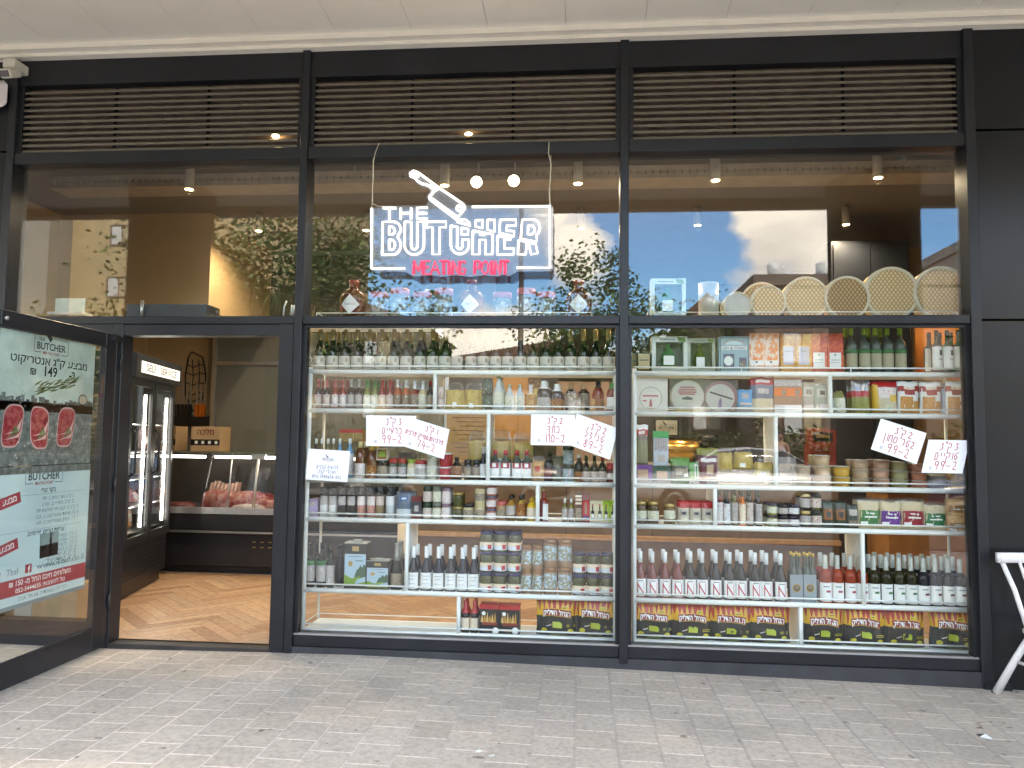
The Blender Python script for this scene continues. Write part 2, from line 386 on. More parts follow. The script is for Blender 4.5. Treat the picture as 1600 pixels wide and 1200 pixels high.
# mullions
for x in (XA, W, 2*W, 3*W):
    if x == W: part('mullion', MB().box(x-.026, x+.026, -.012, .15, -.02, ZTOP+.03, 0, .004), BLACK)
    elif x == 3*W: part('mullion', MB().box(x-.03, x+.03, -.012, .15, -.1, ZTOP+.035, 0, .004), BLACK)
    else: part('mullion', MB().box(x-.027, x+.027, -.012, .15, .03, ZTOP+.02, 0, .004), BLACK)
bays = [(XA+.027, W-.026), (W+.026, 2*W-.027), (2*W+.027, 3*W-.03)]
FROST = M('taupe_louvre_paint', (.13, .11, .085), .5, var=.1)
LBACK = M('louvre_backing', (.20, .14, .11), .7, var=.3)
for bi, (x0, x1) in enumerate(bays):
    part('fascia_panel', MB().box(x0, x1, .01, .14, ZL1, ZTOP, 0), BLACK)
    lv = MB(); ns = 11; st = (ZL1-ZL0-.02)/ns
    for k in range(ns):
        z = ZL0+.008+st*k
        lv.add([(x0+.03, .03, z), (x1-.03, .03, z), (x1-.03, .03, z+.017), (x0+.03, .03, z+.017), (x0+.03, .075, z+.042), (x1-.03, .075, z+.042), (x1-.03, .075, z+.026), (x0+.03, .075, z+.026)],
               [[0, 1, 2, 3], [3, 2, 5, 4], [7, 6, 1, 0], [4, 5, 6, 7], [0, 3, 4, 7], [1, 6, 5, 2]], 0)
    lv.box(x0, x0+.03, .02, .12, ZL0, ZL1, 1); lv.box(x1-.03, x1, .02, .12, ZL0, ZL1, 1)
    for q in (.33, .66): lv.box(x0+(x1-x0)*q-.009, x0+(x1-x0)*q+.009, .076, .0855, ZL0, ZL1, 1)
    lv.box(x0+.03, x1-.03, .086, .1, ZL0, ZL1, 2)
    part('louvre_grille', lv, [FROST, BLACK, LBACK])
    part('rail', MB().box(x0, x1, 0, .15, ZG, ZL0, 0, .004), BLACK)
    part('transom', MB().box(x0, x1, 0, .15, ZT0, ZT1, 0, .004), BLACK)
    w = MB().box(x0-.004, x1+.004, .05, .062, ZT1-.004, ZG+.004, 0)
    part('window_pane', w, GLASS)
    if bi:
        part('window_pane', MB().box(x0-.004, x1+.004, .05, .062, .13, ZT0+.004, 0), GLASS)
        b = MB(); 
        b.box(x0, x0+.022, .03, .05, .1, ZT0, 0); b.box(x1-.022, x1, .03, .05, .1, ZT0, 0); b.box(x0+.022, x1-.022, .03, .05, ZT0-.02, ZT0, 0)
        part('window_frame', b, BLACK)
        part('sill', MB().box(x0, x1, .012, .16, .058, .125, 0, .004), BLACK)
        part('glazing_strip', MB().box(x0, x1, .02, .049, .1255, .134, 0), M('grey_sealant', (.3, .29, .28), .6))
        part('plinth', MB().box(x0-(.032 if bi == 2 else 0), x1+(.02 if bi == 1 else .03), -.004, .2, -.15, .057, 0), M('plinth_paint', (.03, .031, .036), .5, var=.25, scale=6))
# entrance bay: sidelight, jambs, head, threshold
JL = .845
part('jamb', MB().box(JL, .905, -.004, .12, gz(.9)-.05, ZT0, 0, .004), BLACK)
part('jamb', MB().box(1.975, W-.028, -.004, .13, gz(2)-.05, ZT0, 0, .004), BLACK)
part('door_head', MB().box(.905, 1.975, .002, .12, 2.035, ZT0-.003, 0, .003), BLACK)
part('threshold', MB().box(.905, 1.975, -.002, .1, -.06, .033, 0, .003), M('worn_black_step', (.03, .027, .026), .5, var=.3, scale=8))
sg = MB().box(.10, .80, .05, .06, .16, 2.05, 0); part('window_pane', sg, GLASS)
sf = MB(); sf.box(XA+.027, .10, .01, .11, gz(0)-.1, ZT0, 0); sf.box(.80, JL-.001, .01, .11, gz(0)-.1, ZT0, 0); sf.box(.10, .80, .01, .11, gz(0)-.1, .16, 0); sf.box(.10, .80, .01, .11, 2.05, ZT0, 0)
part('window_frame', sf, BLACK)
# flat black cladding either side
for z0, z1 in ((-.12, 2.125), (2.14, 3.30), (3.315, ZTOP)):
    for a, b in ((3*W+.036, 3*W+1.28), (3*W+1.29, 3*W+5.5), (-1.3, XA-.03), (-9, -1.31)): part('cladding_panel', MB().box(a, b, .012, .1, z0, z1, 0), DARKP)
part('plinth', MB().box(3*W-.02, 3*W+.13, -.02, .011, -.15, .0, 0), BLACK)
# soffit: lining boards with open joints, stepped trim
sfm = M('cream_soffit_board', (.86, .82, .745), .55, var=.03, scale=2)
sb = MB(); x = -12.0
while x < 19:
    sb.box(x, x+.492, -3.4, -.11, 4.0, 4.03, 0); x += .4945
part('soffit', sb, sfm)
tb = MB(); tb.box(-12, 19, -.112, -.05, 3.966, 4.02, 0); tb.box(-12, 19, -.05, .2, 3.946, 4.012, 0)
part('soffit_trim', tb, M('cream_trim', (.86, .81, .735), .5, var=.03))
up_ = MB(); up_.box(-12, 19, -3.38, 7, 4.035, 5.4, 0); up_.box(-12, -1.55, .3, 7, -.3, 4.03, 0); up_.box(8.52, 19, .3, 7, -.3, 4.03, 0); up_.box(-1.54, 8.51, 6.32, 7, -.3, 4.03, 0)
up_.box(-12, 19, -3.52, -3.39, 3.9, 4.5, 0)
part('upper_storey', up_, M('upper_render', (.55, .5, .43), .8, var=.06, scale=1))
# round concrete columns carrying the overhang
for i, x in enumerate((-.49, 6.83, 14.2, -7.8)):
    c = MB().lathe([(.425, gz(x)-.1), (.425, 3.86), (.44, 3.9), (.44, 3.995)], 40, 0)
    o = c.build('concrete_column', M('brown_column_render', (.30, .225, .155), .8, var=.1, scale=3)); o.location = (x, -2.9, 0)
    tag(o, ('round brown column under the soffit, in front of the open door', 'round brown column under the soffit, in front of the white chair', 'round brown column under the soffit, far beyond the white chair', 'round brown column under the soffit, far beyond the open door')[i], 'column')
# the open door leaf, hinged on the left jamb, square to the facade
door = bpy.data.objects.new('door', None); COL.objects.link(door); door.parent = shop
def sub(name, mb, mats): return mb.build(name, mats, door)
d = MB(); X0, X1 = .868, .9
d.box(X0, X1, -.055, -.02, .02, 2.03, 0, .003); d.box(X0-.01, X1, -.165, -.056, .02, 2.03, 0, .003); d.box(X0, X1, -1.13, -1.07, .02, 2.03, 0, .003)
d.box(X0, X1, -1.069, -.166, 1.945, 2.03, 0, .003); d.box(X0, X1, -1.069, -.166, .02, .16, 0, .003)
d.box(X1, X1+.02, -1.069, -.166, .16, .172, 0); d.box(X1, X1+.012, -1.069, -.166, 1.935, 1.946, 0)
sub('door_frame', d, BLACK)
sub('door_pane', MB().box(.8935, .8975, -1.07, -.165, .16, 1.945, 0), GLASS)
sub('lock', MB().lathe([(.001, .9), (.011, .9), (.011, .912), (.006, .914)], 14, 0, axis='x', c=(0, -1.04, 1.985)), STEEL)
for z in (.25, 1.0, 1.8): sub('hinge', MB().lathe([(.009, 0), (.009, .1)], 10, 0, c=(.908, -.018, z)), RUBBER)
sub('door_closer', MB().box(.9, .93, -.12, -.03, 1.985, 2.015, 0), RUBBER)
hd = MB(); hd.tube([(.86, -1.03, .8), (.82, -1.03, .8), (.82, -1.03, 1.3), (.86, -1.03, 1.3)], .011, 8, 0)
sub('handle', hd, STEEL)
# ------------------------------------------------ posters on the door
PX = .8895
def onP(y, z, k=0): return (PX+.0006*k, y, z)
def pquad(mb, y0, y1, z0, z1, m, k=1, tilt=0):
    cy_, cz = (y0+y1)/2, (z0+z1)/2; q = []
    for y, z in ((y0, z0), (y1, z0), (y1, z1), (y0, z1)):
        dy, dz = y-cy_, z-cz; q.append(onP(cy_+dy*cos(tilt)-dz*sin(tilt), cz+dy*sin(tilt)+dz*cos(tilt), k))
    mb.poly(q, m)
def ptext(mb, s, size, yc, z, m, k=2, bold=0, tilt=0, width=None):
    mb.text(s, size, lambda a, b: onP(yc+a*cos(tilt)-b*sin(tilt), z+a*sin(tilt)+b*cos(tilt), k), m, bold, width)
def logo(mb, yc, z, s, mdark, mred, fn, frame=True):
    "small printed shop logo; fn(x, z) places flat coordinates"
    f2 = lambda a, b: fn(yc+a, z+b)
    mb.text('THE', .095*s, lambda a, b: f2(a-.3*s, b+.165*s), mdark, .01)
    mb.text('BUTCHER', .20*s, lambda a, b: f2(a, b), mdark, .02, width=.86*s)
    mb.text('MEATING POINT', .085*s, lambda a, b: f2(a, b-.095*s), mred, .01, width=.5*s)
    def bar(x0, x1, z0, z1): mb.poly([f2(x0*s, z0*s), f2(x1*s, z0*s), f2(x1*s, z1*s), f2(x0*s, z1*s)], mdark)
    bar(-.51, -.5, -.06, .24); bar(.5, .51, -.06, .24); bar(-.51, -.3, -.07, -.06); bar(.3, .51, -.07, -.06); bar(.05, .51, .235, .245)
    mb.poly([f2(-.26*s, .44*s), f2(-.22*s, .46*s), f2(.02*s, .24*s), f2(-.05*s, .155*s), f2(-.15*s, .27*s)], mdark)
TEAL = M('teal_grey_print', (.47, .58, .53), .35, var=.2, scale=7)
SLATE = M('slate_print', (.15, .18, .175), .4, var=.5, scale=26)
INK = M('dark_ink', (.03, .045, .05), .5, var=0); RED = M('crimson_ink', (.37, .05, .07), .45, var=.06)
MEAT = MP('raw_meat_print', [(.20, .012, .022), (.33, .03, .045), (.42, .10, .10), (.26, .02, .03)], 26, .35); FAT = M('fat_print', (.62, .42, .40), .4, var=.1)
HERB = M('rosemary_print', (.10, .19, .07), .5, var=.2); PBLUE = M('pale_blue_print', (.50, .66, .68), .35, var=.05, scale=4); GREYI = M('grey_ink', (.18, .25, .27), .5, var=0); WHI = M('white_ink', (.85, .85, .85), .5, var=0)
pos = thing('steak_poster', 'teal grey poster of three raw steaks stuck on the open glass door', 'poster')
mb = MB(); mb.box(PX-.002, PX, -1.06, -.26, 1.20, 1.932, 0); mb.build('sheet', TEAL, pos)
mb = MB()
rgp = random.Random(11); edge = [(-1.06, 1.2)]
pquad(mb, -1.06, -.26, 1.2, 1.55, 0, 1)
for k in range(40):
    y = -1.05+.78*k/39; pquad(mb, y-.012, y+.014, 1.5, 1.55+rgp.random()*.05*(1 if k < 14 else .7), 0, 1)
for k in range(160):
    y, z = -1.05+.78*rgp.random(), 1.2+.42*rgp.random()**1.3; s_ = .002+.004*rgp.random()
    pquad(mb, y, y+s_, z, z+s_, 1, 2, rgp.random())
mb.build('slate_backdrop', [SLATE, WHI], pos)
for cy0, zt, zb, lean in ((-.935, 1.535, 1.30, .012), (-.725, 1.53, 1.29, -.02), (-.505, 1.535, 1.30, .008)):
    mb = MB(); n = 28
    def loop(k, sc):
        out = []
        for i in range(n):
            a = 2*pi*i/n; rz_ = (zt-zb)/2*sc; ry = .070*sc*(1+.10*sin(2*a+.6)+.05*sin(3*a+lean*30))
            out.append(onP(cy0+ry*cos(a)*(abs(cos(a))**-.5 if abs(cos(a)) > .05 else 1)+lean*sin(a), (zt+zb)/2+rz_*sin(a)*(abs(sin(a))**-.5 if abs(sin(a)) > .05 else 1), k))
        return out
    mb.poly(loop(3, 1), 1); mb.poly(loop(4, .93), 0)
    for q in (.35, .6): 
        mb.poly([onP(cy0-.06+lean*0, zb+(zt-zb)*q*.5, 5), onP(cy0+.05, zb+(zt-zb)*(q*.5+.06), 5), onP(cy0+.072, zb+(zt-zb)*(q+.1), 5), onP(cy0+.055, zb+(zt-zb)*q, 5), onP(cy0+.02, zb+(zt-zb)*(q*.5+.09), 5)], 1)
    for k in range(5):
        a = .5+.12*k; mb.poly([onP(cy0-.02, zb+.05, 6), onP(cy0-.02+.08*cos(a), zb+.05+.08*sin(a), 6), onP(cy0-.024+.08*cos(a), zb+.056+.08*sin(a), 6)], 2)
    mb.build('steak', [MEAT, FAT, HERB], pos)
mb = MB()
for k in range(70):
    y = -.80+.34*rgp.random(); z = 1.615+(y+.80)*.20+.06*rgp.random()-.03; a = .35+.5*(rgp.random()-.5); l = .05+.06*rgp.random()
    mb.poly([onP(y, z, 3), onP(y+l*cos(a)*.5+.002, z+l*sin(a)*.5-.004, 3), onP(y+l*cos(a), z+l*sin(a), 3), onP(y+l*cos(a)*.5-.002, z+l*sin(a)*.5+.003, 3)], 0 if k % 5 else 1)
mb.build('rosemary_sprig', [HERB, M('pale_herb_print', (.33, .42, .28), .5)], pos)
mb = MB(); mb.poly([onP(-.36+.042*cos(2*pi*i/18), 1.585+.034*sin(2*pi*i/18), 3) for i in range(18)], 0); mb.poly([onP(-.36+.036*cos(2*pi*i/18), 1.585+.028*sin(2*pi*i/18), 4) for i in range(18)], 1)
mb.build('pepper_bowl', [RUBBER, MP('peppercorn_print', [(.1, .09, .07), (.5, .45, .36), (.2, .16, .1)], 160)], pos)
mb = MB(); logo(mb, -.66, 1.855, .28, 0, 1, lambda a, b: onP(a, b, 2))
ptext(mb, heb('מבצע ק"ג אנטריקוט'), .062, -.655, 1.768, 0, 2, .012, width=.64); ptext(mb, heb('ב-')+' ', .07, -.47, 1.705, 0, 2, .015); ptext(mb, '149', .08, -.655, 1.705, 0, 2, .02); ptext(mb, '₪', .065, -.80, 1.705, 0, 2, .012)
mb.build('lettering', [INK, RED], pos)
pos = thing('price_list_poster', 'pale blue price list poster with red tags, below the steak poster on the door', 'poster')
MB().box(PX-.002, PX, -1.03, -.25, .43, 1.195, 0).build('sheet', PBLUE, pos)
mb = MB(); pquad(mb, -1.03, -.25, 1.155, 1.195, 0, 1); mb.build('slate_strip', SLATE, pos)
mb = MB(); pquad(mb, -1.03, -.25, .50, .59, 0, 1); pquad(mb, -1.03, -.25, .43, .452, 1, 1)
pquad(mb, -1.0, -.84, .985, 1.045, 0, 2, .22); pquad(mb, -1.0, -.84, .735, .795, 0, 2, .22); pquad(mb, -.775, -.725, .608, .655, 0, 2)
mb.build('red_band', [RED, GREYI], pos)
mb = MB(); logo(mb, -.66, 1.118, .30, 0, 1, lambda a, b: onP(a, min(b, 1.154), 2))
rows = ['2 ק"ג בשר טחון ב- 99', '2 ק"ג כתף ב- 110', '2 ק"ג ב- קוביות לגולאש 99', '1 ק"ג שיפוד אנטריקוט ב- 155', '1 ק"ג סטייק אנטריקוט ב- 149']
ptext(mb, heb('בקר טרי'), .036, -.62, 1.045, 0, 2, .01)
for i, r_ in enumerate(rows): ptext(mb, heb(r_), .03, -.53, 1.0-.034*i, 2, 2, 0, width=.36 if i > 1 else .27)
ptext(mb, heb('עופות טריים פרימיום'), .036, -.62, .81, 0, 2, .01)
rows = ['2 ק"ג כנפיים ב- 45', '3 ק"ג שוקיים ב- 99', '3 ק"ג כרעיים ב- 99', '3 ק"ג כבד עוף', '2 ק"ג שיפוד', '2 ק"ג שניצל', '1 ק"ג פרגיות ב- 74']
for i, r_ in enumerate(rows): ptext(mb, heb(r_), .03, -.48, .772-.026*i, 2, 2, 0, width=.26)
for z in (.84, 1.035): pquad(mb, -1.0, -.3, z, z+.0015, 2, 2)
for z in (1.015, .765): ptext(mb, heb('מבצע'), .045, -.92, z-.012, 3, 3, .02, .22)
ptext(mb, 'Tbaf', .05, -.87, .615, 2, 2); ptext(mb, 'www.Tbaf.co.il', .05, -.48, .615, 2, 2, 0, width=.41); ptext(mb, 'f', .05, -.745, .612, 3, 3, .03)
for (a, b_) in ((.024, .019), ): 
    for k in range(20):
        t0, t1 = 2*pi*k/20, 2*pi*(k+1)/20; mb.poly([onP(-.98+r_*cos(t), .632+r_*sin(t), 2) for r_, t in ((a, t0), (a, t1), (b_, t1), (b_, t0))], 1)
        mb.poly([onP(-.98+r_*cos(t), .632+r_*sin(t), 2) for r_, t in ((.011, t0), (.011, t1), (.008, t1), (.008, t0))], 1)
ptext(mb, heb('משלוחים חינם החל מ- 150 ₪'), .042, -.64, .552, 3, 2, .01, width=.5); ptext(mb, '052-5444655 '+heb('טל להזמנות:'), .034, -.64, .513, 3, 2, .006, width=.4)
ptext(mb, heb('רח\' לה גווארדיה 66 תל אביב'), .034, -.62, .466, 2, 2, 0, width=.4)
mb.build('lettering', [INK, RED, GREYI, WHI], pos)
pp = [atX(x, y, PX+.004) for x, y in ((92, 830), (63.5, 834.5), (62.5, 873), (90, 866))]
st = thing('two_tone_quad', 'dark two-tone sticker on the price list poster', 'quad')  # flat tilted quad over the price list, teal above and black below
a, b, c_, d_ = pp; ml, mr = (b*.52+c_*.48), (a*.53+d_*.47); ox = Vector((.003, 0, 0))
for nm, q, m in (('flap', (a, b, ml, mr), M('teal_quad', (.22, .31, .31), .4)), ('dark_half', (mr, ml, c_, d_), RUBBER)):
    mb = MB(); n4 = [tuple(p) for p in q]+[tuple(p-ox) for p in q]
    mb.add(n4, [[0, 1, 2, 3], [7, 6, 5, 4], [0, 4, 5, 1], [1, 5, 6, 2], [2, 6, 7, 3], [3, 7, 4, 0]], 0); mb.build(nm, m, st)
# cctv camera and alarm box
p = at(20, 108, -.08)
cc = thing('security_camera', 'small white cube security camera on the fascia above the alarm box', 'camera', p)
MB().box(-.04, .05, -.05, .09, -.01, .055, 0, .008).build('housing', M('white_plastic', (.62, .6, .53), .4, var=.05), cc)
mb = MB(); mb.X = Matrix.Rotation(radians(28), 4, 'X'); mb.box(-.036, .045, -.10, .02, -.055, .006, 0, .01); mb.build('camera_head', MATS['white_plastic'], cc)
mb = MB(); mb.X = Matrix.Rotation(radians(28), 4, 'X'); mb.box(-.026, .036, -.104, -.1, -.044, -.004, 0); mb.build('lens_window', M('grey_lens', (.12, .10, .11), .15, var=.3), cc)
p = at(3, 148, -.02)
al = thing('alarm_box', 'white alarm box with a red light, below the security camera', 'alarm', p)
MB().box(-.13, .055, -.05, .01, -.095, .09, 0, .03).build('casing', M('alarm_plastic', (.75, .7, .72), .35, var=.03), al)
MB().lathe([(.034, 0), (.03, -.02), (.012, -.03), (.001, -.032)], 20, 0, axis='y', c=(-.02, -.05, -.03)).build('strobe_lens', M('red_lens', (.5, .03, .02), .2), al)
# ------------------------------------------------ neon sign
NY = -.07
def zp(zx, zy, dY=0): return at(560+zx/5, 250+zy/5, NY+dY)
ns = thing('neon_sign', 'clear acrylic sign with white neon cleaver and butcher lettering, hung from wires', 'sign')
ol = [(88, 375), (100, 362), (120, 374), (170, 364), (190, 352), (300, 358), (380, 352), (460, 358), (530, 352), (545, 320), (530, 285), (560, 245), (545, 222), (480, 205), (440, 160), (395, 130), (385, 105), (410, 78), (450, 80), (640, 215), (830, 330), (845, 350), (1470, 350), (1490, 340), (1515, 348), (1522, 380), (1520, 850), (1500, 868), (1240, 872), (1180, 905), (1120, 895), (1090, 910), (980, 900), (880, 912), (760, 900), (640, 912), (560, 900), (430, 910), (370, 872), (110, 868), (90, 850)]
q = [zp(*p_) for p_ in ol]
mb = MB(); n = len(q); f = [tuple(p_) for p_ in q]; bk = [tuple(p_+Vector((0, .008, 0))) for p_ in q]
mb.add(f+bk, [list(range(n)), [n+i for i in range(n)][::-1]]+[[i, (i+1) % n, (i+1) % n+n, i+n] for i in range(n)], 0)
mb.build('acrylic_panel', MG('grey_acrylic', (.72, .74, .78), .03, .3, .015, .28, (.42, .45, .50)), ns)
def neon(name, lines, r, mat):
    mb = MB()
    for l in lines: mb.tube([zp(a, b, -.008) for a, b in l], r, 6)
    return mb.build(name, mat, ns)
NW = ME('white_neon', (1, 1, 1), .27); NR = ME('red_neon', (1, .035, .10), .15)
def C(l): return l+[l[0]]
neon('neon_border', [[(105, 378), (103, 848), (362, 848)]], .007, NW); neon('neon_border', [[(888, 366), (1495, 361), (1497, 842), (1238, 842)]], .007, NW)
neon('neon_cleaver', [C([(470, 100), (430, 84), (404, 104), (408, 128), (440, 138), (462, 165), (500, 186), (530, 192), (560, 206), (580, 228), (605, 238), (622, 222), (640, 224)]),
   [(640, 224), (740, 290), (820, 348), (832, 366), (826, 385), (765, 464), (560, 308), (553, 290), (575, 262), (605, 228)], [(562, 292), (770, 443)], C([(788+20*cos(i*.63), 377+20*sin(i*.63)) for i in range(10)]), [(425, 108), (470, 132)], [(556, 196), (600, 222)]], .0075, NW)
neon('neon_the', [[(190, 375), (296, 375)], [(242, 375), (242, 462)], [(330, 375), (330, 462)], [(412, 375), (412, 462)], [(330, 415), (412, 415)], [(540, 372), (458, 374), (458, 460), (540, 460)], [(458, 415), (535, 415)]], .007, NW)
def arc(cx, cy_, rx, ry, a0, a1, n=7): return [(cx+rx*cos(radians(a0+(a1-a0)*i/n)), cy_+ry*sin(radians(a0+(a1-a0)*i/n))) for i in range(n+1)]
neon('neon_letter', [C([(185, 740), (190, 482), (270, 482)]+arc(272, 540, 58, 58, -90, 50)+arc(272, 665, 58, 74, -50, 90)), C([(240, 520), (262, 520)]+arc(262, 552, 22, 30, -90, 90)+[(240, 584)]), C([(240, 624), (262, 624)]+arc(262, 662, 24, 38, -90, 90)+[(240, 700)])], .0064, NW)
neon('neon_letter', [C([(362, 482), (412, 482), (412, 672)]+arc(436, 672, 24, 26, 180, 0)+[(460, 482), (512, 482), (512, 665)]+arc(436, 665, 76, 76, 0, 180))], .0064, NW)
neon('neon_letter', [C([(532, 482), (686, 482), (684, 526), (634, 526), (634, 738), (580, 738), (580, 526), (534, 526)])], .0064, NW)
neon('neon_letter', [C([(722, 512), (772, 522), (772, 672)]+arc(790, 672, 22, 24, 180, 0)+[(812, 622), (862, 622), (862, 668)]+arc(792, 668, 70, 68, 0, 180)), C([(806, 530), (858, 540), (856, 582), (806, 580)]), C([(770, 482), (800, 466), (840, 468), (868, 490), (876, 512)])], .0064, NW)
neon('neon_letter', [C([(895, 552), (1050, 580), (1044, 738), (992, 738), (994, 622), (948, 622), (944, 738), (890, 738)]), C([(914, 472), (970, 468), (968, 532), (916, 520)]), C([(1008, 468), (1064, 466), (1062, 560), (1008, 545)]), [(950, 560), (950, 585), (985, 585), (988, 568)]], .0064, NW)
neon('neon_letter', [C([(1108, 466), (1232, 466), (1230, 512), (1158, 512), (1156, 552), (1218, 556), (1214, 598), (1100, 568)]), C([(1088, 592), (1192, 612), (1190, 622), (1140, 624), (1140, 692), (1214, 692), (1212, 738), (1084, 738)])], .0064, NW)
neon('neon_letter', [C([(1268, 616), (1280, 466), (1370, 464)]+arc(1366, 530, 52, 64, -80, 60)+[(1392, 640)]), C([(1326, 512), (1352, 512)]+arc(1352, 545, 24, 34, -90, 90)+[(1324, 582)]), C([(1250, 626), (1318, 640), (1306, 738), (1246, 738)]), C([(1326, 642), (1385, 654), (1400, 728), (1350, 738)])], .0064, NW)
RL = []
def RT(x0, x1, strokes): RL.extend([[(x0+(x1-x0)*a, 892-104*b) for a, b in s] for s in strokes])
glyph = dict(M=[[(0, 0), (.1, 1), (.5, .25), (.9, 1), (1, 0)]], E=[[(1, 1), (.1, 1), (0, 0), (.95, 0)], [(.05, .52), (.8, .52)]], A=[[(0, 0), (.5, 1), (1, 0)], [(.2, .35), (.8, .35)]], T=[[(0, 1), (1, 1)], [(.5, 1), (.5, 0)]], I=[[(.5, 1), (.5, 0)]], N=[[(0, 0), (.1, 1), (.9, 0), (1, 1)]], G=[[(1, .85), (.6, 1), (.15, .8), (.05, .3), (.3, 0), (.8, .05), (.95, .4), (.5, .42)]], P=[[(0, 0), (.08, 1), (.7, 1), (1, .75), (.7, .45), (.05, .45)]], O=[[(.5, 1), (.1, .75), (.05, .25), (.4, 0), (.85, .2), (.95, .75), (.5, 1)]])
for ch, a, b in (('M', 425, 500), ('E', 512, 560), ('A', 565, 632), ('T', 632, 690), ('I', 694, 712), ('N', 728, 785), ('G', 790, 838), ('P', 902, 950), ('O', 962, 1020), ('I', 1026, 1044), ('N', 1058, 1108), ('T', 1112, 1170)):
    RT(a, b, glyph[ch]); RT(a+9, b+9, glyph[ch]) if ch in 'MTINP' else None
neon('neon_tagline', RL, .0048, NR)
mb = MB(); wp = lambda x, y, dY=0: at(x, y, NY+dY)
mb.tube([wp(592, 224, .05), wp(586, 240), wp(583, 256), wp(584, 275), wp(582, 292), wp(582, 318), wp(590, 322), wp(600, 323)], .0028, 5); mb.tube([wp(583, 248), wp(582, 290), wp(581, 325)], .002, 5); WIRE = M('cream_cable', (.62, .56, .42), .6, var=0); mb.build('hanging_wire', WIRE, ns); mb = MB()
mb.tube([wp(858, 222, .05), wp(857, 240), wp(861, 256), wp(860, 280), wp(858, 300), wp(859, 320)], .0028, 5); mb.tube([wp(861, 242), wp(859, 290), wp(860, 322)], .002, 5)
mb.build('hanging_wire', WIRE, ns)
# ------------------------------------------------ hand-written price papers
HG = {'ק': [[(.1, .95), (.8, .92), (.78, .5), (.5, .28)], [(.22, .5), (.2, -.45)]], 'ג': [[(.25, .9), (.62, .95), (.5, .5), (.72, .3), (.4, .02), (.1, .1)]], 'כ': [[(.1, .9), (.6, .95), (.75, .5), (.6, .05), (.05, .0)]],
 'ר': [[(.1, .9), (.55, .95), (.7, .7), (.62, 0)]], 'ע': [[(.1, .9), (.25, .4), (.6, .5)], [(.75, .95), (.5, .3), (.1, 0)]], 'י': [[(.4, .95), (.35, .5)]], 'ם': [[(.1, .9), (.6, .95), (.75, .5), (.6, .0), (.22, .0), (.25, .7)]],
 'פ': [[(.15, .6), (.42, .58), (.35, .95), (.7, .9), (.76, .3), (.5, 0), (.1, .02)]], 'ו': [[(.4, .95), (.42, 0)]], 'ת': [[(.02, 0), (.22, .08), (.25, .9), (.7, .92), (.76, 0)]], 'ס': [[(.4, .95), (.1, .6), (.2, .08), (.6, .05), (.75, .5), (.6, .9), (.4, .95)]],
 'ט': [[(.3, .95), (.1, .6), (.15, .1), (.5, 0), (.75, .3), (.7, .8), (.45, .9)]], 'ש': [[(.85, .98), (.4, .9), (.1, .5), (.4, 0), (.72, .35), (.4, .6)]], 'נ': [[(.45, .95), (.55, .12), (.15, 0)]], 'צ': [[(.2, .9), (.62, .82), (.3, .5), (.7, .25), (.25, -.1)]],
 'ל': [[(.5, 1.5), (.3, .9), (.62, .5), (.35, .05), (.15, .2)]], 'ב': [[(.1, .9), (.6, .95), (.65, .5), (.25, .08), (.8, .02)]], 'ח': [[(.1, 0), (.15, .9), (.65, .92), (.72, 0)]], 'ן': [[(.4, .95), (.42, -.5)]], 'ף': [[(.1, .9), (.5, 1), (.65, .6), (.3, .5), (.55, .3), (.4, -.4)]],
 'ד': [[(.1, .9), (.55, .9), (.3, .5), (.7, .4), (.4, 0)]], 'ז': [[(.2, .9), (.6, .95), (.4, 0)]], '"': [[(.25, 1.25), (.2, 1.0)], [(.5, 1.25), (.45, 1.0)]], '-': [[(.05, .45), (.75, .45)]], '/': [[(.7, 1.1), (.2, -.2)]], ' ': [],
 '0': [[(.4, 1), (.08, .6), (.25, .02), (.65, .1), (.75, .7), (.4, 1)]], '1': [[(.45, 1), (.4, 0)]], '2': [[(.1, .8), (.4, 1), (.7, .75), (.1, 0), (.75, .02)]], '3': [[(.1, .95), (.6, .95), (.35, .55), (.7, .3), (.4, 0), (.08, .08)]], '4': [[(.35, 1), (.08, .4), (.75, .42)], [(.6, .8), (.5, -.05)]],
 '5': [[(.7, 1), (.2, .98), (.18, .55), (.6, .5), (.6, .1), (.1, .02)]], '6': [[(.6, 1), (.15, .4), (.35, 0), (.7, .25), (.5, .5), (.2, .35)]], '7': [[(.1, .98), (.7, .95), (.3, 0)]], '8': [[(.5, 1), (.2, .75), (.65, .3), (.4, 0), (.12, .25), (.65, .75), (.5, 1)]], '9': [[(.7, .6), (.3, .5), (.15, .85), (.5, 1), (.7, .8), (.5, 0)]]}
def scrawl(mb, s, xc, z0, h, fn, m, wgt=.0011, kw=.66):
    "s is written in reading order: right to left, digits left to right"
    seq = heb(s); x = xc-sum(.62 if c_ in 'יון1"/ ' else .98 for c_ in seq)*h*kw/2
    for ch in seq:
        for stq in HG.get(ch, []):
            pts = [(x+a*h*kw, z0+b*h) for a, b in stq]
            for (p0, p1) in zip(pts, pts[1:]):
                dx, dz = p1[0]-p0[0], p1[1]-p0[1]; l = sqrt(dx*dx+dz*dz) or 1; nx, nz = -dz/l*wgt, dx/l*wgt; ex, ez = dx/l*wgt*.6, dz/l*wgt*.6
                mb.poly([fn(p0[0]-nx-ex, p0[1]-nz-ez), fn(p1[0]-nx+ex, p1[1]-nz+ez), fn(p1[0]+nx+ex, p1[1]+nz+ez), fn(p0[0]+nx-ex, p0[1]+nz-ez)], m)
        x += h*kw*(.62 if ch in 'יון1"/ ' else .98)
    return mb
PENR = M('red_marker', (.45, .01, .03), .5, var=0); PENB = M('blue_grey_pen', (.06, .08, .14), .5, var=0); FAINT = M('faint_print', (.5, .52, .56), .6, var=0)
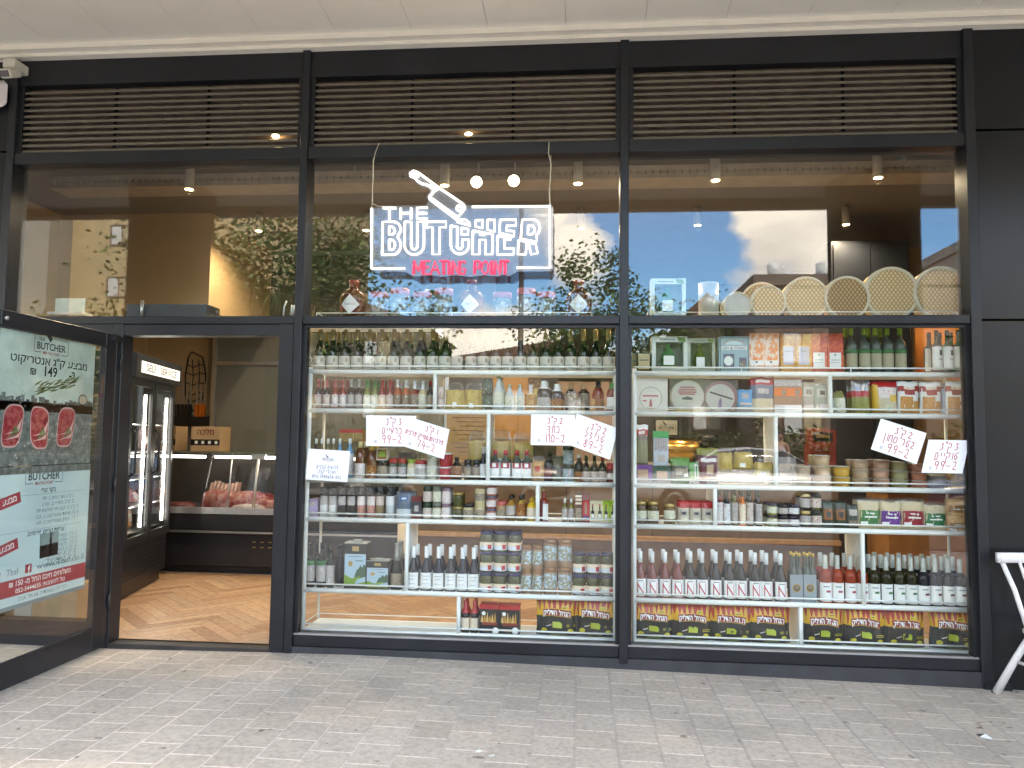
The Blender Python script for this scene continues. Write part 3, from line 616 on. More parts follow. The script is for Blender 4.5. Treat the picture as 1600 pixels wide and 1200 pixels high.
def note(corners, lines, label, Y, logo_=False):
    tl, tr, br, bl = [at(x, y, Y) for x, y in corners]
    t = thing('price_note', label, 'paper sign', tuple((tl+tr+br+bl)/4)); o = Vector(t.location)
    w = (tr-tl).length; h = (tl-bl).length; ex = (tr-tl).normalized(); ez = (tl-bl).normalized(); mid = (tl+tr+br+bl)/4
    def fn(a, b, k=1): p_ = ex*a+ez*b+Vector((0, -.0008*k-.0016*cos(a*6)-.001*sin(b*9), 0)); return tuple(p_)
    mb = MB(); nx, nz = 8, 5
    g = [fn(-w/2+w*i/nx, -h/2+h*j/nz, 0) for i in range(nx+1) for j in range(nz+1)]; g2 = [(a, b+.0005, c) for a, b, c in g]; N = len(g); J = nz+1
    fs = [[i*J+j, (i+1)*J+j, (i+1)*J+j+1, i*J+j+1] for i in range(nx) for j in range(nz)]
    mb.add(g+g2, fs+[[N+k for k in f][::-1] for f in fs], 0, True); mb.build('sheet', PAPER, t)
    mb = MB()
    for s, z, hh, kx in lines: scrawl(mb, s, kx*w, z*h, hh*h, fn, 1 if logo_ else 0, .0022 if not logo_ else .0013)
    if not logo_: mb.poly([fn(-.4*w, -.435*h), fn(.35*w, -.435*h), fn(.35*w, -.43*h), fn(-.4*w, -.43*h)], 2); mb.poly([fn(-.34*w, -.4*h), fn(-.28*w, -.4*h), fn(-.28*w, -.3*h), fn(-.34*w, -.3*h)], 2)
    if logo_: logo(mb, -.0, .16*h, .30*w, 1, 0, lambda a, b: fn(a, b, 1.3))
    mb.build('handwriting', [PENR, PENB, FAINT], t)
NYO = .0475
note([(573, 649), (651, 650), (648, 697), (572.5, 697)], [('3 ק"ג', .2, .2, .06), ('כרעיים', -.1, .2, .02), ('ב-99', -.4, .26, .02)], 'white price paper offering three kilos for 99, left of the 74 paper', NYO)
note([(637, 650), (704, 671), (688.5, 717.5), (628, 696)], [('1 ק"ג', .2, .18, .12), ('פרגיות/סטייק פרגית', -.06, .135, -.02), ('ב-74', -.38, .25, .06)], 'tilted white price paper with the longest line of red writing, reading 74', NYO-.003)
note([(831, 647), (899.5, 648), (895, 697), (830, 695)], [('2 ק"ג', .2, .19, .05), ('כתף', -.1, .22, .02), ('ב-110', -.4, .25, .05)], 'white price paper reading 110 in red', NYO)
note([(902, 647), (966, 670), (951, 716), (890, 696)], [('2 ק"ג', .18, .19, .08), ('שניצל', -.1, .22, .03), ('ב-89', -.4, .25, .05)], 'tilted white price paper for schnitzel reading 89, beside the mullion', NYO-.003)
note([(1376, 654), (1447.5, 677), (1433, 725), (1360.5, 702)], [('2 ק"ג', .18, .2, .05), ('בשר טחון', -.1, .22, .0), ('ב-99', -.42, .27, .05)], 'tilted white price paper offering two kilos for 99', NYO-.003)
note([(1448, 687), (1512, 688), (1512, 740), (1437, 738.5)], [('3 ק"ג', .2, .2, .05), ('שוקיים', -.1, .22, .02), ('ב-99', -.4, .26, .05)], 'white price paper offering three kilos for 99, at the window edge nearest the chair', NYO)
note([(481.5, 701), (547, 705), (543.5, 753), (477, 749)], [('דרושים קצבים', -.12, .11, 0), ('ועוזרי קצב', -.27, .11, 0), ('052-5444654 נועם', -.42, .10, 0)], 'white handwritten notice with the shop logo taped at the corner beside the door', NYO, True)

# ================================================================== SHELVES AND GOODS
SY0, SY1 = .165, .46
SZ = [1.812, 1.553, 1.095, .838, .378, .122]
def shelf_unit(label, x0, x1, divs, loc_group):
    t = thing('display_shelf', label, 'shelf', (0, 0, 0), 0, loc_group)
    for x in (x0, x1):
        for y in (SY0, SY1): MB().tube([(x, y, SZ[5]-.012), (x, y, SZ[0]+.03)], .015 if y == SY0 else .010, 8).build('post', WHITE, t)
    for i, z in enumerate(SZ):
        mb = MB(); mb.tube([(x0, SY0, z), (x1, SY0, z)], .0165, 8); mb.tube([(x0, SY1, z), (x1, SY1, z)], .009, 8)
        mb.box(x0+.006, x1-.006, SY0+.004, SY1, z-.002, z+.007, 0); s = mb.build('shelf', WHITE, t)
        mb = MB(); zz = z+.04
        mb.tube([(x0, SY0, zz), (x1, SY0, zz)], .0055, 6); mb.tube([(x0, SY1, zz), (x1, SY1, zz)], .0035, 6)
        for x in (x0, x1): mb.tube([(x, SY0, zz), (x, SY1, zz)], .0035, 5)
        if i == 0:
            for q in (.33, .66): mb.tube([(x0+(x1-x0)*q, SY0, z), (x0+(x1-x0)*q, SY0, zz)], .0035, 5)
        g = mb.build('guard_rail', WHITE, s)
    for i, x in enumerate(divs):
        mb = MB(); mb.tube([(x, SY0, SZ[i+1]), (x, SY0, SZ[i])], .0135, 8); mb.tube([(x, SY1, SZ[i+1]), (x, SY1, SZ[i])], .008, 6)
        mb.box(x-.003, x+.003, SY0+.012, SY1-.01, SZ[i+1]+.008, SZ[i]-.014, 0)
        mb.build('divider', WHITE, t)
shelf_unit('white wire display shelf behind the middle window, six tiers', 2.133, 4.158, [2.977, 3.335, 3.66, 2.813, 3.159], 'window display shelves')
shelf_unit('white wire display shelf behind the window nearest the white chair, six tiers', 4.275, 6.317, [5.495, 5.158, 4.78, 5.673, 5.295], 'window display shelves')
TOPZ = ZT1+.012
for x0, x1, lb in ((2.16, 4.0, 'low white wire rack on the transom of the middle window'), (4.36, 6.27, 'low white wire rack under the round baskets')):
    t = thing('wire_rack', lb, 'rack', (0, 0, 0), 0, 'transom racks'); mb = MB()
    mb.box(x0, x1, .16, .42, ZT1-.004, ZT1+.006, 0); mb.build('tray', WHITE, t)
    mb = MB(); z = ZT1+.045
    for y in (.165, .41): mb.tube([(x0, y, z), (x1, y, z)], .0035, 6)
    for x in (x0, (x0+x1)/2, x1):
        mb.tube([(x, .165, ZT1), (x, .165, z)], .0035, 5); mb.tube([(x, .41, ZT1), (x, .41, z)], .0035, 5)
    for x in (x0, x1): mb.tube([(x, .165, z), (x, .41, z)], .0035, 5)
    mb.build('guard_rail', WHITE, t)
def shelfz(i): return TOPZ-.005 if i < 0 else SZ[i]+.0072
# ---- colours
INKG = 1.22
GRN = M('dark_green_bottle_glass', (.012, .022, .012), .1, coat=0, spec=.3, var=0); GRNL = M('olive_bottle_glass', (.035, .035, .012), .1, coat=0, spec=.3, var=0); NAVY = M('midnight_bottle_glass', (.012, .016, .03), .1, coat=0, spec=.3, var=0)
BRWN = M('brown_glass', (.03, .012, .008), .08, coat=.5, var=0); ROSE = M('rose_wine_glass', (.36, .065, .025), .1, coat=0, spec=.3, var=.15); PINK = M('pale_rose_glass', (.26, .075, .06), .1, coat=0, spec=.3, var=.15)
CLEAR = MG('clear_bottle_glass', (.86, .92, .9), .06, .5); CLEARW = M('clear_spirit', (.115, .14, .115), .09, coat=0, spec=.3, var=.3, scale=20)
GOLD = M('gold_capsule', (.50, .38, .17), .3, .5, var=.1); CREAM = M('cream_label_paper', (.62, .60, .53), .6, var=.04); LABW = M('white_label_paper', (.80, .82, .80), .6, var=.02)
CAPW = M('white_capsule', (.72, .76, .76), .35, var=.03); CAPG = M('sage_capsule', (.50, .53, .49), .35, var=.04); BLK = M('black_cap', (.015, .014, .015), .35, var=.1)
REDC = M('red_cap', (.48, .025, .03), .3, var=.05); GRNC = M('green_cap', (.05, .30, .08), .35, var=.05); LIME = M('lime_capsule', (.30, .45, .05), .35, var=.1); YELC = M('yellow_cap', (.65, .45, .06), .35, var=.05); PINKC = M('pink_cap', (.62, .20, .22), .35, var=.05)
ORG = M('orange_print', (.75, .22, .02), .45, var=.08); BLUEC = M('sky_blue_print', (.16, .40, .62), .4, var=.08); PURP = M('purple_print', (.16, .04, .24), .45, var=.1); LILAC = M('lilac_box', (.42, .36, .52), .5, var=.08)
CLB = MG('clear_plastic_wrap', (.93, .93, .92), .10, .5, .12, .06, (.8, .8, .8)); TANP = M('tan_paste', (.44, .28, .15), .4, var=.12); OLV = M('olive_preserve', (.10, .10, .03), .25, var=.4, scale=60); REDS = M('red_sauce', (.28, .03, .012), .25, coat=.3, var=.15)
DKS = M('dark_sauce', (.03, .010, .008), .2, coat=.4, var=.1); AMB = M('amber_syrup', (.18, .05, .01), .12, coat=.4, var=.1); MUST = M('mustard_paste', (.50, .36, .08), .35, var=.08); CRMS = M('cream_sauce', (.58, .50, .32), .35, var=.06); GRNS = M('green_sauce', (.20, .24, .07), .3, var=.12)
ORGS = M('orange_sauce', (.45, .12, .02), .3, var=.1); YEL = M('yellow_plastic', (.70, .48, .02), .3, var=.04); GREYP = M('grey_blue_pouch', (.17, .21, .27), .4, var=.1); DRED = M('dark_red_print', (.20, .015, .02), .4, var=.1); MAR = M('maroon_pouch', (.16, .015, .03), .35, var=.1)
SALT = M('white_salt', (.72, .72, .70), .6, var=.06, scale=80); PEPR = M('dark_pepper', (.05, .04, .035), .6, var=.6, scale=90); PSALT = M('pink_salt', (.55, .30, .25), .6, var=.2, scale=90); MIXS = MP('mixed_peppercorn', [(.10, .08, .05), (.32, .25, .14), (.22, .06, .04)], 130); BLUS = MP('blue_grey_salt', [(.35, .42, .45), (.55, .6, .62), (.2, .25, .3)], 130)
STRP = MP('black_white_stripe', [(.02, .02, .02), (.02, .02, .02), (.7, .7, .7)], 55, .4, (1, 1, 3)); NOOD = MP('noodle_yellow', [(.32, .22, .06), (.52, .40, .13), (.44, .32, .09)], 70, .5, (1, 1, .6)); HERBG = MP('dried_herbs', [(.10, .11, .05), (.28, .27, .17), (.18, .18, .09)], 70); RICE = MP('rice_grain', [(.48, .40, .26), (.62, .54, .38), (.38, .30, .18)], 110)
NUTS = MP('nut_mix', [(.40, .22, .10), (.55, .36, .18), (.28, .13, .06)], 60); CHK = MP('fried_snack', [(.42, .18, .05), (.58, .32, .10), (.30, .10, .03)], 45); GRNP = M('leaf_green_print', (.07, .24, .09), .45, var=.1); BROB = M('brown_box_print', (.14, .05, .025), .5, var=.12); LIMEB = M('lime_box_print', (.38, .55, .05), .45, var=.06)
PR1 = MP('busy_red_label', [(.45, .03, .04), (.62, .55, .5), (.25, .02, .03)], 75); PR2 = MP('busy_cream_label', [(.66, .62, .52), (.25, .2, .15), (.7, .68, .6)], 75); PR3 = MP('busy_green_label', [(.10, .25, .10), (.66, .66, .55), (.06, .14, .06)], 75); PR4 = MP('busy_yellow_label', [(.65, .45, .05), (.3, .12, .03), (.72, .6, .2)], 75); PR5 = MP('busy_pink_label', [(.62, .35, .38), (.7, .66, .64), (.4, .08, .12)], 75); PR6 = MP('busy_white_label', [(.74, .74, .70), (.45, .42, .4), (.78, .78, .75)], 90); PR7 = MP('busy_blue_label', [(.3, .42, .55), (.7, .72, .72), (.55, .1, .12)], 75); PR8 = MP('busy_dark_label', [(.05, .045, .04), (.35, .3, .22), (.1, .08, .06)], 75); PR9 = MP('busy_orange_label', [(.70, .30, .08), (.76, .68, .55), (.6, .14, .03)], 70)
# ---- builders: every one makes the parts of one article standing at its own origin, front towards -y
SHO = {'burg': [(1, 0), (1, .36), (.97, .44), (.80, .54), (.55, .63), (.38, .70), (.345, .76), (.345, .985), (.38, .985), (.38, 1)],
 'bord': [(1, 0), (1, .56), (.96, .60), (.80, .655), (.50, .70), (.40, .73), (.37, .78), (.36, .985), (.40, .985), (.40, 1)],
 'hot': [(1, 0), (1, .50), (.93, .57), (.62, .66), (.42, .72), (.36, .78), (.36, .97), (.40, .97), (.40, 1)],
 'squat': [(.96, 0), (1, .03), (1, .55), (.92, .64), (.62, .72), (.40, .77), (.38, .8), (.38, 1)],
 'squeeze': [(.92, 0), (1, .05), (.96, .25), (1, .55), (.9, .68), (.62, .78), (.40, .82), (.36, 1)],
 'jug': [(1, 0), (1, .46), (.92, .52), (.95, .56), (.70, .68), (.52, .74), (.55, .78), (.38, .84), (.32, .86), (.30, 1)],
 'champ': [(1, 0), (1, .40), (.9, .5), (.62, .62), (.42, .74), (.36, .82), (.36, .95), (.44, .955), (.42, 1)],
 'flat': [(.96, 0), (1, .02), (1, .62), (.9, .68), (.5, .72), (.42, .75), (.42, 1)]}
def b_bottle(h, r, shape, glass, cap, capz, lab=None, lz=(.08, .36), extra=None, sy=1, seg=18, lab2=None, l2=(.72, .8)):
    prof = SHO[shape]
    def f(t):
        full = [(k*r, z*h) for k, z in prof]
        def rad(z):
            for (ra, za), (rb, zb) in zip(full, full[1:]):
                if za <= z <= zb and zb > za: return ra+(rb-ra)*(z-za)/(zb-za)
            return full[-1][0]
        MB().lathe([(full[0][0]*.9, 0)]+[(full[0][0], .006)]+[p for p in full[1:] if p[1] < h*capz]+[(rad(h*capz), h*capz)], seg, 0, sy=sy).build('body', glass, t)
        if cap: MB().lathe([(rad(h*capz)+.0012, h*capz)]+[(p[0]+.0012, p[1]) for p in full if p[1] > h*capz and p[1] < h*.98]+[(rad(h*.97)+.0012, h*.992), (rad(h*.97)*.85, h)], max(10, seg-4), 0, sy=sy).build('cap', cap, t)
        if lab:
            mb = MB(); a = 1.35 if lab is not LABW else 1.25
            mb.patch(r+.0008, -a, a, lz[0]*h, lz[1]*h, 0, 10, sy); mats = [lab]
            if extra: extra(mb, r+.0014, h, lz, mats, sy)
            mb.build('label', mats, t)
        if lab2: MB().lathe([(rad(h*l2[0])+.001, h*l2[0]), (rad((l2[0]+l2[1])/2*h)+.0012, (l2[0]+l2[1])/2*h), (rad(h*l2[1])+.001, h*l2[1])], seg, 0, sy=sy).build('neck_label', lab2, t)
    return f
def b_jar(h, r, body, lid, lab=None, lz=(.15, .7), lidh=.2, seg=18, tops=1, lab_extra=None):
    def f(t):
        hb_ = h*(1-lidh)
        MB().lathe([(r*.9, 0), (r, .006), (r, hb_*.86), (r*.93, hb_*.95), (r*.86, hb_)], seg).build('body', body, t)
        MB().lathe([(r*.95, hb_), (r*.97, hb_+.002), (r*.97, h-.002), (r*.92, h)], seg).build('lid', lid, t)
        if lab:
            mb = MB().patch(r+.0008, -1.4, 1.4, lz[0]*h, lz[1]*h, 0, 10); mats = [lab]
            if lab_extra: lab_extra(mb, r+.0013, h, lz, mats, 1)
            mb.build('label', mats, t)
    return f
def b_tub(h, rb, rt_, body, lid):
    def f(t):
        MB().lathe([(rb*.95, 0), (rb, .004), (rb+(rt_-rb)*.9, h*.9)], 18).build('body', body, t)
        MB().lathe([(rt_+.003, h*.9), (rt_+.003, h*.955), (rt_*.94, h*.96), (rt_*.9, h)], 18).build('lid', lid, t)
    return f
def b_can(h, r, body, rim):
    def f(t):
        MB().lathe([(r, .004), (r, h-.004)], 18).build('body', body, t)
        MB().lathe([(r*.96, h-.006), (r+.001, h-.004), (r+.001, h), (r*.9, h), (r*.88, h-.003)], 18).build('rim', rim, t)
    return f
def b_box(w, d, h, mat, patches=(), ch=.0012):
    "patches: (x0, x1, z0, z1 as fractions, material) printed on the front; a material may repeat"
    def f(t):
        MB().box(-w/2, w/2, -d/2, d/2, 0, h, 0, ch).build('carton', mat, t)
        if patches:
            mb = MB(); ms = []
            for i, (a, b, c, e, m) in enumerate(patches):
                if m not in ms: ms.append(m)
                y = -d/2-.0005-.0003*i
                mb.poly([(-w/2+a*w, y, c*h), (-w/2+b*w, y, c*h), (-w/2+b*w, y, e*h), (-w/2+a*w, y, e*h)], ms.index(m))
            mb.build('front_print', ms, t)
    return f
def bagsurf(w, h, d, seed=0, neck=0, top=.25):
    rs = random.Random(seed); ph = [rs.random()*6.28 for _ in range(6)]
    def S(u, v, side=-1, off=0):
        e = (1-abs(u)**3.2); prof = min(1, v/.10+.55)*(1-max(0, (v-.45)/.55)**2.2*(1-top))
        if neck and v > .7: prof *= max(.35, 1-(v-.7)*2)
        ww = w/2*(1-.05*sin(pi*v))*(1-(neck*max(0, v-.72)*2.2))
        wr = .05*sin(u*7+ph[0]+v*3)+.05*sin(v*11+ph[1])+.04*sin(u*13-v*8+ph[2])+.03*sin(u*21+ph[3]+v*17)
        x = u*ww+.006*w*sin(v*9+ph[4]); z = v*h*(1+.012*sin(u*5+ph[5]))
        return (x, side*(d/2*e**.55*prof*(1+wr)+off+.0015), z)
    return S
def b_bag(w, h, d, bands, patches=(), seed=0, neck=0, top=.25, fin=None, name='pouch'):
    "bands: (top fraction, material) from the bottom up; patches: (u0, u1, v0, v1, material)"
    def f(t):
        S = bagsurf(w, h, d, seed, neck, top); nu, nv = 12, 14; mb = MB(); vs = []; ms = [m for _, m in bands]
        cuts = sorted(set([j/nv for j in range(nv+1)]+[b for b, _ in bands]))
        nv2 = len(cuts)-1
        for side in (-1, 1):
            vs += [S(-1+2*i/nu, v, side) for v in cuts for i in range(nu+1)]
        N = (nv2+1)*(nu+1); I = lambda k, j, i: k*N+j*(nu+1)+i
        groups = {}
        for j in range(nv2):
            m = next((q for q, (b, _) in enumerate(bands) if cuts[j+1] <= b+1e-6), len(bands)-1)
            for i in range(nu):
                groups.setdefault(m, []).append([I(0, j, i), I(0, j, i+1), I(0, j+1, i+1), I(0, j+1, i)]); groups[m].append([I(1, j, i+1), I(1, j, i), I(1, j+1, i), I(1, j+1, i+1)])
            for i in (0, nu):
                q = [I(0, j, i), I(0, j+1, i), I(1, j+1, i), I(1, j, i)]; groups[m].append(q if i else q[::-1])
        top_ = [[I(0, nv2, i), I(0, nv2, i+1), I(1, nv2, i+1), I(1, nv2, i)] for i in range(nu)]; bot = [[I(1, 0, i), I(1, 0, i+1), I(0, 0, i+1), I(0, 0, i)] for i in range(nu)]
        b0 = len(mb.v); mb.add(vs, [], 0)
        for m, fs in groups.items():
            for q in fs: mb.f.append(q); mb.m.append(m); mb.s.append(True)
        for q in top_: mb.f.append(q); mb.m.append(len(bands)-1); mb.s.append(False)
        for q in bot: mb.f.append(q); mb.m.append(0); mb.s.append(False)
        mb.build(name, ms, t)
        if patches or fin:
            mb = MB(); pm = []
            for k, (u0, u1, v0, v1, m) in enumerate(patches):
                if m not in pm: pm.append(m)
                n, q = 8, 4; g = [S(u0+(u1-u0)*i/n, v0+(v1-v0)*j/q, -1, .0012+.0006*k) for j in range(q+1) for i in range(n+1)]
                mb.add(g, [[j*(n+1)+i, j*(n+1)+i+1, (j+1)*(n+1)+i+1, (j+1)*(n+1)+i] for j in range(q) for i in range(n)], pm.index(m), True)
            if fin: fin(mb, S, pm)
            mb.build('front_print', pm, t)
    return f
COUNTS = {}
SHN = {-1: 'transom rack', 0: 'top shelf', 1: 'second shelf', 2: 'third shelf', 3: 'fourth shelf', 4: 'fifth shelf', 5: 'bottom shelf'}
def win(px_): return 'middle window' if px_ < 972 else 'right window'
def dims(px_, top, shelf, Yc, bot=None):
    z = shelfz(shelf) if bot is None else bot
    return at(px_, top, Yc).z-z
def wid(wpx, px_, y, Yc): return (at(px_+wpx/2, y, Yc)-at(px_-wpx/2, y, Yc)).x
def series(key, mk, xs, top, shelf, wpx, desc, name, cat, group=None, Yc=.235, back=None, backxs=None, levels=1, dy=.105, lev_h=None, jit=.0):
    if back is None: back = 1 if shelf in (2, 3) else 0
    """a run of like articles: mk(h, w) gives the builder; xs are photograph columns; levels stacks them; back adds rows behind"""
    z0 = shelfz(shelf); ym = (top+600)/2
    h = at(xs[0], top, Yc).z-z0; h = h/levels; w = wid(wpx, xs[0], top, Yc)
    bld = mk(h, w); wn = win(xs[0]); n = len(xs)
    rows_ = [('front', Yc, xs)]+[('back' if back == 1 else ('middle row' if k == 0 and back > 1 else 'back'), Yc+dy*(k+1), backxs if backxs else xs) for k in range(back)]
    for rn, y, cols in rows_:
        for i, px_ in enumerate(cols):
            X = at(px_, top+20, Yc).x
            for l in range(levels):
                bits = [desc]
                if len(cols) > 1: bits.append(ORD[i]+' from door')
                if back: bits.append({'front': 'front row', 'back': 'back row', 'middle row': 'middle row'}[rn])
                if levels > 1: bits.append(['bottom', 'middle', 'top'][l if levels == 3 else 2*l]+' of stack')
                lab = ', '.join(bits)+', '+SHN[shelf]+', '+wn
                q = random.Random(zlib.crc32(('%s%d%d%s' % (key, i, l, rn)).encode()))
                spawn(key, bld, name, lab, cat, group, (X+q.uniform(-jit, jit), y+q.uniform(-.004, .004), z0+l*h), q.uniform(-.12, .12))
    return h
def one(mk, px_, top, shelf, wpx, label, name, cat, Yc=.235, dz=0, rz=0, group=None, bot=None):
    z0 = shelfz(shelf)+dz
    if bot is not None: z0 = at(px_, bot, Yc).z
    h = at(px_, top, Yc).z-z0; w = wid(wpx, px_, top, Yc); X = at(px_, top+15, Yc).x
    t = thing(name, label, cat, (X, Yc, z0), rz, group); mk(h, w)(t)
    if shelf in (1, 2, 3) and Yc < .29 and cat not in ('carton', 'packet', 'tray', 'noodle cup', 'grinder') and bot is None and len(label.split()) < 12:
        c = dup(t, 'behind its front twin: '+label, (X+.006, Yc+.105, z0), rz); c['group'] = group or 'articles repeated in the row behind'; t['group'] = c['group']
    return t
def xline(mb, r, h, a0, a1, z0, z1, m, sy=1): mb.patch(r, a0, a1, z0*h, z1*h, m, 6, sy)
# ---------------------------------------------------------------- middle window, top shelf: wine
def ex_seal(mb, r, h, lz, mats, sy):
    mats += [M('label_seal', (.40, .34, .25), .5, var=.1), M('label_script', (.25, .24, .22), .5, var=0)]
    xline(mb, r, h, .35, .75, lz[0]+.17, lz[0]+.26, 1); xline(mb, r, h, -.7, .2, lz[0]+.11, lz[0]+.125, 2); xline(mb, r, h, -.5, .5, lz[0]+.06, lz[0]+.07, 2)
g = 'wine bottles on the top shelf'
series('burgundy', lambda h, w: b_bottle(h, .0405, 'burg', GRN, GOLD, .74, CREAM, (.05, .36), ex_seal), [501, 520.7, 539.6, 558.6, 577.6, 596.7, 616, 635.7, 657, 677, 696, 715, 737, 756, 775, 794, 813.4, 833, 853, 872.4, 892, 911.7, 931, 951], 515, 0, 20, 'cream-labelled green wine bottle', 'wine_bottle', 'wine bottle', g, .225, 1, [501, 520.7, 539.6, 558.6, 577.6, 596.7, 616, 635.7, 657, 677, 696, 715, 737, 756], dy=.12)
# second shelf
g = 'small sauce bottles on the second shelf'
hot = [([497.5, 511], DKS, PINKC, PR1, 'red-labelled dark sauce bottle'), ([524, 536.6], REDS, PINKC, PR5, 'pink-labelled red sauce bottle'), ([549, 561], DKS, CAPG, PR6, 'pale-labelled dark sauce bottle'), ([574, 586], GRNS, GRNC, PR3, 'green sauce bottle'), ([597.5, 609.5], REDS, REDC, PR1, 'red-capped red sauce bottle'), ([621, 634], ORGS, CAPW, PR2, 'orange sauce bottle, cream label')]
for i, (xs, gl, cp, lb, ds) in enumerate(hot):
    series('hot%d' % i, lambda h, w: b_bottle(h, .0235, 'hot', gl, cp, .80, lb, (.08, .50), lab2=cp, l2=(.74, .84)), xs, 593, 1, 13, ds, 'sauce_bottle', 'sauce bottle', g, .225, 1, dy=.09)
one(lambda h, w: b_bottle(h, w/2, 'hot', REDS, CAPW, .72, PR2, (.1, .55)), 648, 595, 1, 14, 'tomato sauce bottle with tall white cap, second shelf, middle window', 'sauce_bottle', 'sauce bottle')
one(lambda h, w: b_bottle(h, w/2, 'hot', CRMS, CAPW, .70, PR3, (.1, .55)), 660.5, 595, 1, 14, 'green-labelled sauce bottle with white cap beside the tomato sauce', 'sauce_bottle', 'sauce bottle')
one(lambda h, w: b_bottle(h, w/2, 'hot', DKS, REDC, .84, PR8, (.1, .5)), 672.5, 595, 1, 12, 'dark sauce bottle with red cap against the shelf divider', 'sauce_bottle', 'sauce bottle')
series('tomcan', lambda h, w: b_can(h, w/2, PR1, M('tin_rim', (.5, .5, .5), .3, .8, var=0)), [688.5], 604, 1, 11, 'small red tin', 'food_tin', 'tin', 'small red tins', .22, levels=2)
def noodlebag(h, w): return b_bag(w, h, .09, [(.72, NOOD), (1, CLB)], [(-.15, .3, .12, .3, LABW)], 3, .5, .3)
one(noodlebag, 711, 597, 1, 30, 'clear bag of yellow noodles with white tag, beside the red tins', 'noodle_bag', 'food bag', .24)
one(lambda h, w: b_bag(w, h, .09, [(.74, NOOD), (1, CLB)], [(-.4, .1, .1, .28, LABW)], 9, .5, .3), 740, 598, 1, 28, 'clear bag of yellow noodles, left of the patterned tins', 'noodle_bag', 'food bag', .24)
series('pattern_tin', lambda h, w: b_can(h, w/2, MP('white_black_scroll', [(.70, .72, .66), (.12, .16, .13), (.74, .75, .7)], 60), BLK), [762], 592, 1, 17, 'white tin with dark scrolls', 'food_tin', 'tin', 'scroll patterned tins', .23, levels=2)
WJ = M('frosted_plastic', (.55, .60, .60), .3, var=.05)
one(lambda h, w: b_bottle(h, w/2, 'jug', WJ, GRNC, .93, PR3, (.22, .56)), 779, 588, 1, 18, 'large white plastic bottle with green label', 'vinegar_bottle', 'bottle')
series('white_jug', lambda h, w: b_bottle(h, w/2, 'jug', WJ, M('mint_cap', (.35, .52, .45), .4), .9, PR3, (.2, .58)), [796, 812], 601, 1, 15, 'small white plastic bottle with green label', 'vinegar_bottle', 'bottle', 'small white plastic bottles')
series('lemon_can', lambda h, w: b_can(h, w/2, PR4, GOLD), [829], 616, 1, 17, 'yellow lemon tin', 'food_tin', 'tin', None, .225)
one(lambda h, w: b_box(w, .07, h, MATS['cream_sauce'], [(0, 1, .55, 1, PR4), (.5, .95, .3, .7, YELC), (.1, .4, .5, .8, PR5)]), 835, 591, 1, 20, 'yellow carton printed with a lemon half, behind the lemon tin', 'food_carton', 'carton', .32)
def bbq(lab, cap): return lambda h, w: b_bottle(h, w/2, 'squeeze', DKS, cap, .74, lab, (.04, .46), sy=.7)
one(bbq(PR6, CAPW), 850, 595, 1, 23, 'large dark barbecue sauce bottle with round white label', 'sauce_bottle', 'sauce bottle')
one(bbq(PR4, CAPW), 870, 600, 1, 20, 'dark barbecue sauce bottle with yellow and white label', 'sauce_bottle', 'sauce bottle')
series('hickory', lambda h, w: b_bottle(h, w/2, 'squat', DKS, MATS['tan_paste'], .76, PR2, (.16, .62), sy=.7), [892, 912], 597, 1, 19, 'dark sauce bottle with tan cap and cream label', 'sauce_bottle', 'sauce bottle', 'tan-capped dark sauces')
one(lambda h, w: b_bottle(h, w/2, 'squeeze', REDS, NAVY, .78, PR4, (.06, .42), sy=.75), 934.5, 596, 1, 18, 'red sauce bottle with dark blue cap and yellow label', 'sauce_bottle', 'sauce bottle')
one(lambda h, w: b_bottle(h, w/2, 'squeeze', REDS, GRNC, .78, LABW, (.1, .5), sy=.8), 955, 597, 1, 14, 'red chilli sauce bottle with green cap, beside the mullion', 'sauce_bottle', 'sauce bottle')
# third shelf
for i, (x, gl, lb, ds) in enumerate(((494, DKS, PR5, 'dark spice'), (503, MIXS, PR6, 'mixed spice'), (512.5, MATS['dried_herbs'], PR6, 'green spice'), (521, MIXS, PR2, 'brown spice'), (531, BLUEC, PR7, 'blue spice'), (547, BLUEC, PR7, 'large blue spice'))):
    one(lambda h, w: b_bottle(h, w/2, 'squat', gl, CAPW, .86, lb, (.1, .62)), x, 685, 2, 9 if i < 5 else 13, '%s bottle with white cap, behind the handwritten notice, third shelf' % ds, 'spice_bottle', 'spice bottle', .25, group='white-capped spice bottles')
one(lambda h, w: b_box(w, .09, h, MP('skewer_sticks', [(.55, .40, .16), (.36, .24, .08), (.6, .48, .22)], 120, .5, (1, 1, .1)), [(0, 1, .72, 1, REDC)]), 551, 671, 2, 36, 'tub of sticks with red rim at the back of the third shelf', 'stick_tub', 'tub', .37, bot=690)
one(lambda h, w: b_bottle(h, w/2, 'squeeze', AMB, M('cream_cap', (.66, .60, .36), .35), .84, PR5, (.04, .42)), 563.5, 690, 2, 17, 'amber syrup bottle with cream cap and pink label', 'syrup_bottle', 'syrup bottle', .215)
one(lambda h, w: b_bottle(h, w/2, 'squeeze', AMB, YELC, .86, PR4, (.04, .42)), 581, 696, 2, 16, 'amber syrup bottle with yellow cap and yellow label', 'syrup_bottle', 'syrup bottle', .215)
one(lambda h, w: b_jar(h, w/2, BLK, BLK, PR8, (.1, .7)), 598, 719, 2, 17, 'black jar under a yellow-labelled tin, third shelf', 'food_jar', 'jar', .23)
one(lambda h, w: b_box(w, .06, h, CREAM, [(.08, .92, .1, .9, PR4), (.2, .8, .3, .75, LIME)]), 598.5, 700.5, 2, 17, 'square tin with yellow and green label, standing on the black jar', 'food_tin', 'tin', .23, bot=719)
series('red_lid', lambda h, w: b_jar(h, w/2, MATS['clear_spirit'], REDC, PR6, (.15, .6), .22), [614, 628.5], 716, 2, 13, 'glass jar with red lid', 'food_jar', 'jar', 'red-lidded glass jars')
